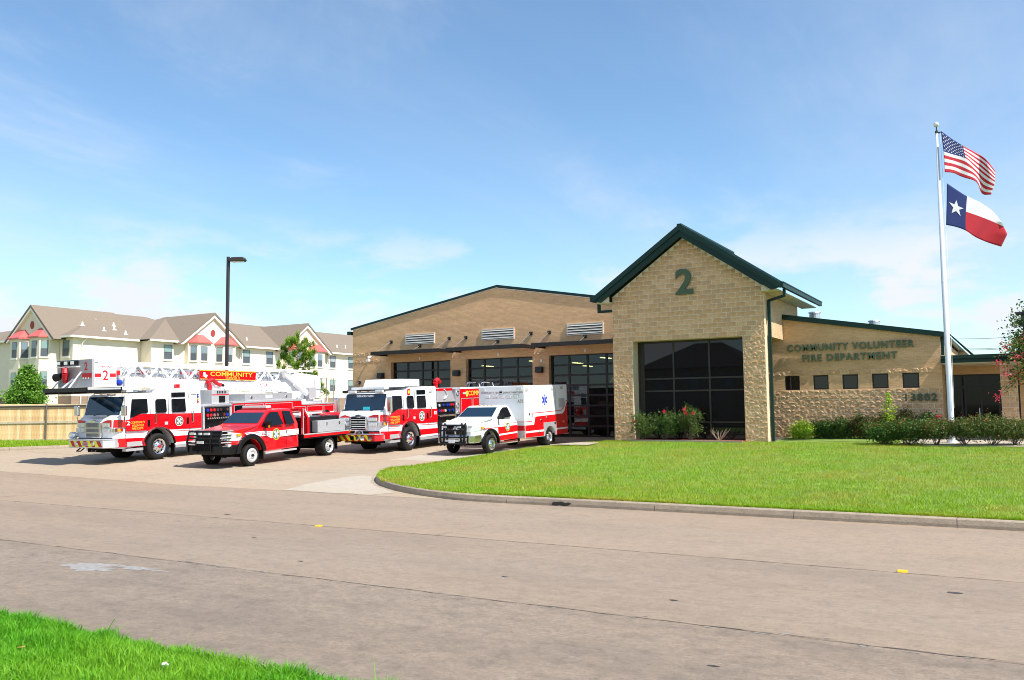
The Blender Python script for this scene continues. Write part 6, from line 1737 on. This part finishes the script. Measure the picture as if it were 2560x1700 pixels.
# ---------------------------------------------------------------- ambulance
am = empty('ambulance', (0, 0, 0), 'white and red box ambulance with blue star of life, rightmost vehicle', 'ambulance')
cabp = [(-1.02, .62), (-1.06, .95), (-1.0, 1.22), (-.88, 1.31), (.12, 1.45), (.30, 1.49), (.92, 1.90), (1.06, 1.95), (1.58, 1.96), (1.76, 1.88), (2.15, 1.20), (2.15, .50), (.70, .47)] + arch(0, .40, .56, .50) + [(-.62, .55)]
def tumble(b, w, z0, k, yk=None):
    b.v = [(x * (1 - k * max(0, z - z0)) * (1 - .22 * max(0, min(1, (-.45 - y) / .6))), y, z) for x, y, z in b.v]
b = MB(); b.prism(cabp, 'x', -.98, .98); tumble(b, .98, 1.35, .30); b.build('cab', M_wht, am, bevel=.05)
def cab_side(poly, t0, t1, name, m, w=.98, z0=1.35, k=.30, parent=None, root=None):
    r_ = root or am
    for s in (1, -1):
        q = MB(); n = len(poly)
        def X(y, z): return s * (w * (1 - k * max(0, z - z0)) * (1 - .22 * max(0, min(1, (-.45 - y) / .6))))
        A = [(X(y, z) + s * t0, y, z) for y, z in poly]; B = [(X(y, z) + s * t1, y, z) for y, z in poly]
        q.add(A + B, [tuple(range(n)), tuple(range(2 * n - 1, n - 1, -1))] + [(i, n + i, n + (i + 1) % n, (i + 1) % n) for i in range(n)]); q.build(name, m, parent or r_)
cab_side([(.62, .50), (.60, 1.06), (-.42, 1.02), (-.52, 1.11), (2.10, 1.17), (2.14, 1.05), (2.14, .50)], .002, .006, 'red_panel', M_red)
cab_side([(-.40, 1.06), (2.12, 1.08), (2.12, 1.16), (-.45, 1.12)], .007, .009, 'white_stripe', M_wht)
cab_side([(.64, .70), (2.12, .74), (2.12, .80), (.64, .77)], .007, .009, 'white_stripe', M_wht)
cab_side([(-.62, 1.145), (2.1, 1.185), (2.1, 1.20), (-.62, 1.165)], .007, .009, 'red_line', M_red)
cab_side([(.60, 1.45), (1.02, 1.78), (1.22, 1.87), (1.58, 1.87), (1.72, 1.46), (1.0, 1.43)], .004, .012, 'side_window', M_vgl)
for y in (.66, 2.0): cab_side(rect(y - .006, y + .006, .55, 1.42), .007, .0105, 'door_seam', M_sm)
seal(am, 1.33, 1.04, .185, .995, M_gold)
def cab_glass(root, ya, za, yb, zb_, wa, wb, name='windshield'):
    P = [(-wa, ya, za), (wa, ya, za), (wb, yb, zb_), (-wb, yb, zb_)]; n = Vector((0, -(zb_ - za), yb - ya)).normalized()
    W = MB(); W.add([tuple(Vector(p) - n * .004) for p in P] + [tuple(Vector(p) + n * .012) for p in P], [(0, 1, 2, 3), (7, 6, 5, 4), (0, 4, 5, 1), (1, 5, 6, 2), (2, 6, 7, 3), (3, 7, 4, 0)])
    return W.build(name, M_wsh, root)
cab_glass(am, .33, 1.51, .89, 1.88, .86, .76)
for x in (-.4, -.2, 0, .2, .4): box('roof_marker', M_amb, am, x - .03, x + .03, 1.0, 1.07, 1.955, 1.975)
for s in (1, -1):
    b = MB(); b.box(s * .98, s * 1.2, .62, .74, 1.38, 1.62); b.build('mirror', M_blk, am, bevel=.03)
    b = MB(); b.bar((s * .9, .7, 1.42), (s * 1.05, .68, 1.44), .06, .06); b.build('mirror_arm', M_blk, am)
    A = arch(0, .40, .64, .40); Bq = arch(0, .40, .55, .40)
    b = MB(); b.prism(A + list(reversed(Bq)), 'x', s * .93, s * 1.06); b.build('fender_flare', M_blk, am, bevel=.02)
    b = MB(); b.prism([(-1.05, .95), (-.98, 1.20), (-.50, 1.12), (-.48, .98)], 'x', s * .60, s * .97); b.v = [(x * (1 - .20 * max(0, min(1, (-.45 - y) / .6))), y, z) for x, y, z in b.v]; b.build('headlamp', M_lens, am, bevel=.02)
    b = MB(); b.box(s * .90, s * .975, -.60, -.44, 1.06, 1.13); b.build('turn_signal', M_amb, am)
    b = MB(); b.tube([(s * 1.02, .72, .40), (s * 1.04, 2.0, .40)], .055, 8); b.build('side_step', M_chr, am)
    wheel(am, s * 1.03, 0, .40, .24, s, .25, M_chr, None, dish=-.05); wheel(am, s * 1.13, 4.66, .40, .46, s, .25, M_chr, None, dish=.10)
    b = MB(); b.box(s * .75, s * 1.15, 5.12, 5.15, .15, .55); b.build('mud_flap', M_blk, am)
q = MB(); q.prism([(-.98, -.62), (-.92, -1.08), (-.75, -1.22), (.75, -1.22), (.92, -1.08), (.98, -.62)], 'z', .50, .82); q.build('bumper', M_chr, am, bevel=.04)
box('grille', M_blk, am, -.52, .52, -1.10, -1.02, .84, 1.26, bevel=.02)
b = MB(); b.box(-.04, .04, -1.115, -1.10, .86, 1.25); b.box(-.5, -.04, -1.115, -1.10, 1.04, 1.08); b.box(.04, .5, -1.115, -1.10, 1.04, 1.08); b.cyl((0, -1.115, 1.06), (0, -1.14, 1.06), .11, .06, 10); b.build('grille_bar', M_chr, am)
gd = empty('grille_guard', parent=am)
for x in (-.60, -.42, .42, .60):
    b = MB(); b.tube([(x, -1.30, .40), (x, -1.34, .70), (x, -1.30, 1.22), (x, -1.22, 1.30)], .045, 6); b.build('guard_upright', M_blk, gd)
for z in (.52, .74, 1.02, 1.24):
    b = MB(); b.tube([(-.60, -1.33, z), (.60, -1.33, z)], .035 if z > .6 else .06, 6); b.build('guard_bar', M_blk, gd)
for x in (-.36, .36, .80): box('guard_lamp', M_lens, gd, x - .09, x + .09, -1.38 if x < .7 else -1.20, -1.33 if x < .7 else -1.12, 1.13, 1.20)
box('licence_plate', M_wht, gd, -.15, .15, -1.40, -1.37, .52, .66); box('guard_strip', M_lens, gd, -.34, -.17, -1.39, -1.37, .58, .65); box('guard_strip', M_lens, gd, .17, .34, -1.39, -1.37, .58, .65)
box('wheel_well_block', M_und, am, -.74, .74, -.7, .75, .38, 1.10); box('chassis', M_und, am, -.45, .45, -.9, 6.2, .42, .55); box('rear_well', M_und, am, -.8, .8, 2.5, 6.1, .55, .62)  # first box is a dark filler added to block light through the front arches
# box body
b = MB(); bxp = rect(2.42, 6.36, .62, 2.78)
bxp = [(2.42, .48), (4.06, .48), (4.06, .60)] + [] + [(2.42, 2.78)]
bprof = [(2.42, .48), (2.42, 2.78), (6.36, 2.78), (6.36, .45)] + arch(4.66, .40, .52, .46)
b.prism(bprof, 'x', -1.2, 1.2); bxo = b.build('patient_box', M_wht, am, bevel=.025)
side_sheet(am, 'red_panel', M_red, [(2.44, .50), (2.44, 1.03), (3.20, 1.03), (3.33, 1.38), (5.85, 1.42), (6.05, 1.52), (6.25, 1.90), (6.34, 1.92), (6.34, .47), (5.24, .46), (5.24, 1.08), (4.06, 1.08), (4.06, .49)], 1.202, parent=bxo)
side_sheet(am, 'white_stripe', M_wht, rect(2.46, 4.05, .69, .77), 1.207, parent=bxo); side_sheet(am, 'white_stripe', M_wht, rect(5.25, 6.33, .70, .77), 1.207, parent=bxo)
side_sheet(am, 'red_line', M_red, [(2.44, 1.175), (3.02, 1.175), (3.12, 1.53), (5.72, 1.555), (5.98, 1.66), (6.18, 1.98), (6.34, 2.0), (6.34, 2.03), (6.16, 2.01), (5.95, 1.70), (5.70, 1.585), (3.09, 1.56), (2.99, 1.205), (2.44, 1.205)], 1.202, parent=bxo)
A = arch(4.66, .40, .50, .46); 
side_sheet(am, 'wheel_panel', M_tread, [(5.22, .47), (5.22, 1.07), (4.08, 1.07), (4.08, .47)] + list(reversed(A)), 1.203, parent=bxo)
for y in (3.03, 4.06, 5.23): box('door_seam', M_sm, bxo, 1.201, 1.2025, y - .006, y + .006, 1.1, 2.62)
b = MB()
for k in range(3):
    t = PI / 2 + k * PI / 3; c, s_ = math.cos(t), math.sin(t); w, L = .055, .245
    b.prism([(4.2 + c * L - s_ * w, 2.10 + s_ * L + c * w), (4.2 - c * L - s_ * w, 2.10 - s_ * L + c * w), (4.2 - c * L + s_ * w, 2.10 - s_ * L - c * w), (4.2 + c * L + s_ * w, 2.10 + s_ * L - c * w)], 'x', 1.202 + k * .0005, 1.205 + k * .0005)
so = b.build('star_of_life', M_blu, bxo)
b = MB(); b.tube([(1.208, 4.2, 1.9), (1.208, 4.2, 2.3)], .012, 5); b.build('star_staff', M_wht, so)
b = text_mb('COMMUNITY FIRE', 0, (1.202, 3.25, 2.22), (0, 1, 0), (0, 0, 1), 1.9, .10, .003, .33); b.build('lettering', mat('pale_print', (.62, .60, .63), .5), bxo, fix=False)
box('pulse_line', mat('pale_print', (.62, .60, .63), .5), bxo, 1.202, 1.204, 3.3, 5.1, 2.03, 2.035)
side_text(am, 'A92', 0, 5.70, 5.98, 2.56, .13, 1.202, M_dkl, parent=bxo)
b = MB()
for k in range(9): b.box(1.203, 1.215, 5.52, 6.08, 1.72 + k * .048, 1.745 + k * .048)
vo = b.build('vent_slat', M_gry, bxo)
for (y, z) in ((2.62, 2.62), (4.9, 2.63)): box('scene_lamp', M_lens, bxo, 1.202, 1.23, y - .12, y + .12, z - .08, z + .08, bevel=.01)
for (y, z) in ((2.80, 1.52), (3.85, 1.2), (4.35, 1.28), (3.60, .66), (5.95, 1.05)): MB().cyl((1.207, y, z), (1.225, y, z), .06, n=12).build('door_latch', M_chr, bxo)
box('fuel_door', M_blk, bxo, 1.203, 1.215, 5.06, 5.18, 1.08 - .12, 1.06)
# front bulkhead
BYF = 2.418
box('lower_band', M_red, bxo, -1.19, 1.19, BYF - .004, BYF, .80, 1.03); box('lower_trim', M_stl, bxo, -1.19, 1.19, BYF - .006, BYF, .50, .78)
box('red_line', M_red, bxo, -1.19, 1.19, BYF - .004, BYF, 1.175, 1.205)
front_text(bxo, 'COMMUNITY FIRE', 0, -1.07, -.12, 2.44, .085, BYF - .003, M_dkl); front_text(bxo, 'DEPARTMENT EMS', 0, .12, 1.13, 2.44, .085, BYF - .003, M_dkl)
front_text(bxo, 'A92', 0, .85, 1.14, 2.03, .14, BYF - .003, M_dkl)
for x in (-.71, -.35, .02, .39, .77): box('warning_lamp', M_lens, bxo, x - .12, x + .12, BYF - .035, BYF, 2.24, 2.39, bevel=.02); box('lamp_rim', M_gry, bxo, x - .135, x + .135, BYF - .012, BYF - .001, 2.225, 2.405)
for x in (-.97, .97): box('warning_lamp', M_lens, bxo, x - .14, x + .14, BYF - .035, BYF, 2.56, 2.72, bevel=.02)
box('camera_pod', M_blk, bxo, -.06, .06, BYF - .05, BYF, 2.46, 2.54)
box('rear_step', M_tread, am, -1.1, 1.1, 6.37, 6.6, .42, .50)
for (y0, y1) in ((3.0, 3.9), (4.2, 5.0)): pass
place(am, -19.71, 30.28, -1.62, .03)

# ---------------------------------------------------------------- red brush pickup
pu = empty('brush_truck', (0, 0, 0), 'red flatbed brush pickup with black grille guard and hose reel in front', 'pickup truck')
cabp = [(-.98, .72), (-1.02, 1.10), (-.92, 1.30), (-.80, 1.36), (.30, 1.50), (.48, 1.55), (1.02, 1.98), (1.18, 2.06), (2.35, 2.07), (2.55, 2.01), (2.74, 1.45), (2.74, .52), (.74, .48)] + arch(0, .41, .60, .55) + [(-.66, .62)]
b = MB(); b.prism(cabp, 'x', -.99, .99); tumble(b, .99, 1.4, .30); b.build('cab', M_red, pu, bevel=.05)
PC = dict(w=.99, z0=1.4, k=.30, root=pu)
cab_side([(.60, 1.46), (1.02, 1.84), (1.25, 1.97), (1.68, 1.97), (1.86, 1.47), (1.0, 1.44)], .004, .012, 'side_window', M_vgl, **PC)
cab_side([(1.94, 1.99), (2.38, 1.98), (2.52, 1.46), (2.03, 1.46)], .004, .012, 'side_window', M_vgl, **PC)
for y in (.72, 2.0): cab_side(rect(y - .006, y + .006, .6, 1.45), .002, .006, 'door_seam', M_und, **PC)
cab_side([(-.30, 1.26), (.80, 1.27), (.98, 1.23), (2.72, 1.245), (2.72, 1.02), (1.08, .99), (.90, 1.08), (.55, 1.10), (-.15, 1.15)], .002, .005, 'white_stripe', M_wht, **PC)
cab_side([(-.25, 1.235), (.80, 1.245), (.98, 1.205), (2.70, 1.22), (2.70, 1.205), (.97, 1.19), (.79, 1.23), (-.25, 1.22)], .0055, .007, 'red_line', M_red, **PC)
cab_side([(.55, 1.125), (.91, 1.105), (1.09, 1.015), (2.70, 1.045), (2.70, 1.06), (1.09, 1.03), (.92, 1.12), (.55, 1.14)], .0055, .007, 'red_line', M_red, **PC)
seal(pu, 1.40, 1.11, .22, 1.000, M_gold)
side_text(pu, 'B2', 0, .60, .80, 1.14, .10, .998, M_redl)
cab_glass(pu, .51, 1.575, .99, 1.96, .88, .78)
for s in (1, -1):
    b = MB(); b.box(s * 1.0, s * 1.28, .74, .86, 1.38, 1.66); mo = b.build('mirror', M_blk, pu, bevel=.03)
    box('mirror_signal', M_amb, mo, s * 1.20, s * 1.285, .725, .74, 1.40, 1.48)
    A = arch(0, .41, .82, .62)[:]; A = arch(0, .41, .80, .52); Bq = arch(0, .41, .62, .52)
    b = MB(); b.prism(A + list(reversed(Bq)), 'x', s * .97, s * 1.08); b.build('fender_flare', M_blk, pu, bevel=.03)
    b = MB(); b.prism([(-1.04, 1.0), (-.98, 1.33), (-.50, 1.26), (-.42, 1.14), (-.52, .98)], 'x', s * .55, s * .985); b.v = [(x * (1 - .16 * max(0, min(1, (-.45 - y) / .6))), y, z) for x, y, z in b.v]; b.build('headlamp', M_lens, pu, bevel=.02)
    b = MB(); b.box(s * .93, s * .985, -.66, -.46, 1.16, 1.25); b.build('turn_signal', M_amb, pu)
    b = MB(); b.prism([(.70, .40), (2.5, .42), (2.5, .48), (.70, .46)], 'x', s * .92, s * 1.08); b.build('side_step', M_stl, pu)
    wheel(pu, s * 1.05, 0, .41, .25, s, .27, M_stl, M_blk, dish=-.06); wheel(pu, s * 1.14, 4.49, .41, .48, s, .27, M_stl, M_blk, dish=.12)
    b = MB(); b.box(s * .8, s * 1.05, .60, .63, .22, .6); b.build('mud_flap', M_blk, pu); b = MB(); b.box(s * .68, s * 1.14, 5.02, 5.05, .25, .85); b.build('mud_flap', M_blk, pu)
    b = MB(); b.box(s * 1.0, s * 1.02, 1.96, 1.99, 1.12, 1.22); b.build('door_handle', M_blk, pu)
gd = empty('grille_guard', parent=pu)
b = MB(); b.prism([(-1.02, -.70), (-1.02, -1.10), (-.85, -1.32), (.85, -1.32), (1.02, -1.10), (1.02, -.70)], 'z', .52, .86); b.build('bumper', M_blk, gd, bevel=.04)
box('hood_shield', M_blk, pu, -.80, .80, -1.03, -.86, 1.27, 1.385, bevel=.02); box('grille', M_blk, pu, -.56, .56, -1.08, -.98, .86, 1.30, bevel=.02)
for x in (-.80, -.34, .34, .80):
    b = MB(); b.tube([(x, -1.32, .60), (x, -1.36, 1.0), (x, -1.24, 1.36)], .045, 6); b.build('guard_upright', M_blk, gd)
for z in (.95, 1.12, 1.24, 1.36):
    y = -1.35 if z < 1.2 else (-1.30 if z < 1.3 else -1.25)
    b = MB(); b.tube([(-1.0, y + .35, z), (-.80, y, z), (.80, y, z), (1.0, y + .35, z)], .035, 6); b.build('guard_bar', M_blk, gd)
for x, w in ((-.5, .12), (-.12, .05), (.2, .12)): box('guard_lamp', M_lens, gd, x - w, x + w, -1.42, -1.34, 1.25, 1.33)
box('licence_plate', M_lens, gd, -.24, .08, -1.44, -1.41, .93, 1.03); box('winch', M_und, gd, -.5, .3, -1.40, -1.36, .66, .85); box('fog_lamp', M_lens, gd, .86, 1.02, -1.16, -1.02, .80, .90)
box('wheel_well_block', M_und, pu, -.72, .72, -.75, .8, .40, 1.15); box('chassis', M_und, pu, -.45, .45, -.9, 6.2, .45, .70)  # dark filler box added behind the front wheels to block light, then the frame
MB().cyl((-1.0, 4.49, .41), (1.0, 4.49, .41), .12, n=8).build('axle', M_und, pu); MB().cyl((-1.0, 0, .41), (1.0, 0, .41), .08, n=8).build('axle', M_und, pu)
# flatbed
bed = box('flatbed', M_und, pu, -1.18, 1.18, 2.82, 6.35, .80, .98)
for s in (1, -1):
    box('bed_rail', M_red, bed, s * 1.181, s * 1.20, 2.82, 6.35, .86, .97); box('bed_rail_trim', M_stl, bed, s * 1.181, s * 1.215, 2.82, 6.35, .972, 1.02)
    box('side_marker', M_amb, bed, s * 1.201, s * 1.215, 5.78, 6.05, .90, .97)
hb = MB(); hb.prism([(2.80, 1.0), (2.80, 2.03), (2.92, 2.05), (3.20, 1.70), (3.20, 1.0), (3.08, 1.0), (3.08, 1.64), (2.88, 1.92), (2.88, 1.0)], 'x', 1.06, 1.16); hb.prism([(2.80, 1.0), (2.80, 2.03), (2.92, 2.05), (3.20, 1.70), (3.20, 1.0), (3.08, 1.0), (3.08, 1.64), (2.88, 1.92), (2.88, 1.0)], 'x', -1.16, -1.06); hb.box(-1.06, 1.06, 2.80, 2.88, 1.95, 2.05)
hbo = hb.build('headboard', M_red, pu)
for s in (1,): side_sheet(pu, 'headboard_trim', M_stl, [(2.80, 1.0), (2.80, 2.03), (2.84, 2.03), (2.84, 1.0)], 1.161, parent=hbo); side_sheet(pu, 'headboard_trim', M_wht, [(2.94, 2.03), (3.21, 1.70), (3.17, 1.67), (2.92, 1.99)], 1.161, parent=hbo)
q = MB()
for k in range(8): q.box(-.95, .95, 2.83, 2.85, 1.1 + k * .11, 1.13 + k * .11)
q.build('headboard_mesh', M_blk, hbo)
box('water_tank', M_blk, pu, -.85, .85, 3.3, 5.5, 1.0, 1.66, bevel=.03)
tbx = box('tool_box', M_tread, pu, .88, 1.17, 3.72, 5.56, 1.03, 1.50, bevel=.01); box('tool_box', M_tread, pu, -1.17, -.88, 3.72, 5.56, 1.03, 1.50, bevel=.01)
for y in (4.3, 5.15): box('box_latch', M_chr, tbx, 1.171, 1.185, y - .05, y + .05, 1.30, 1.42)
b = MB(); b.tube([(.9, 4.4, 1.68), (.5, 4.6, 1.74), (.9, 4.9, 1.70), (.6, 5.3, 1.72)], .03, 6); b.build('hose_line', M_redl, pu)
rl = MB(); rl.lathe([(.05, -.34), (.42, -.34), (.44, -.32), (.05, -.31)], (.2, 5.9, 1.46), 'x', 22); ro = rl.build('hose_reel', M_chr, pu)
rl = MB(); rl.lathe([(.05, .70), (.42, .70), (.44, .72), (.05, .73)], (.2, 5.9, 1.46), 'x', 22); rl.build('reel_flange', M_chr, ro)
rl = MB(); rl.lathe([(.0, -.30), (.32, -.30), (.32, .69), (.0, .69)], (.2, 5.9, 1.46), 'x', 18); rl.build('reel_hose', M_redl, ro)
b = MB()
for x in (-.2, .98): b.tube([(x, 5.6, 1.0), (x, 5.9, 1.46), (x, 6.2, 1.0)], .025, 6); b.tube([(x, 5.62, 1.28), (x, 6.3, 1.28), (x, 6.32, 1.02)], .02, 6)
b.build('reel_frame', M_stl, ro)
q = MB(); q.box(-.62, .62, 1.28, 1.56, 2.12, 2.22); lb = q.build('light_bar', M_lens, pu, bevel=.02); box('light_bar_base', M_redg, lb, -.64, .64, 1.27, 1.57, 2.065, 2.118)
place(pu, -25.71, 22.79, 4.45)

# trucks parked inside the bays, seen dimly through the glass doors
c1 = copy_tree(en); tag(c1, 'white and red fire engine parked inside behind the right bay door', 'fire truck'); c1.location = (-18.75, 45.2, FZ); c1.rotation_euler = (0, 0, 0)
# distant white car at the right picture edge
pc = empty('parked_car', (2.1, 52.0, .78), 'white parked car glimpsed past the entrance column', 'car')
q = MB(); q.prism([(-2.2, .35), (-2.2, .75), (-1.3, .92), (-.7, 1.42), (.9, 1.45), (1.6, .98), (2.2, .9), (2.2, .35)], 'y', -.85, .85); q.build('car_body', M_wht, pc, bevel=.08)
q = MB(); q.prism([(-1.15, .95), (-.65, 1.36), (.85, 1.38), (1.4, .97)], 'y', -.86, .86); q.build('car_window', M_vgl, pc)
for x in (-1.4, 1.4):
    for s in (1, -1):
        q = MB(); q.lathe([(0, .02), (.2, .02), (.22, 0), (.32, 0), (.33, -.2), (0, -.2)], (x, s * .88, .33), 'y', 18, s); q.build('wheel', M_tyre, pc)
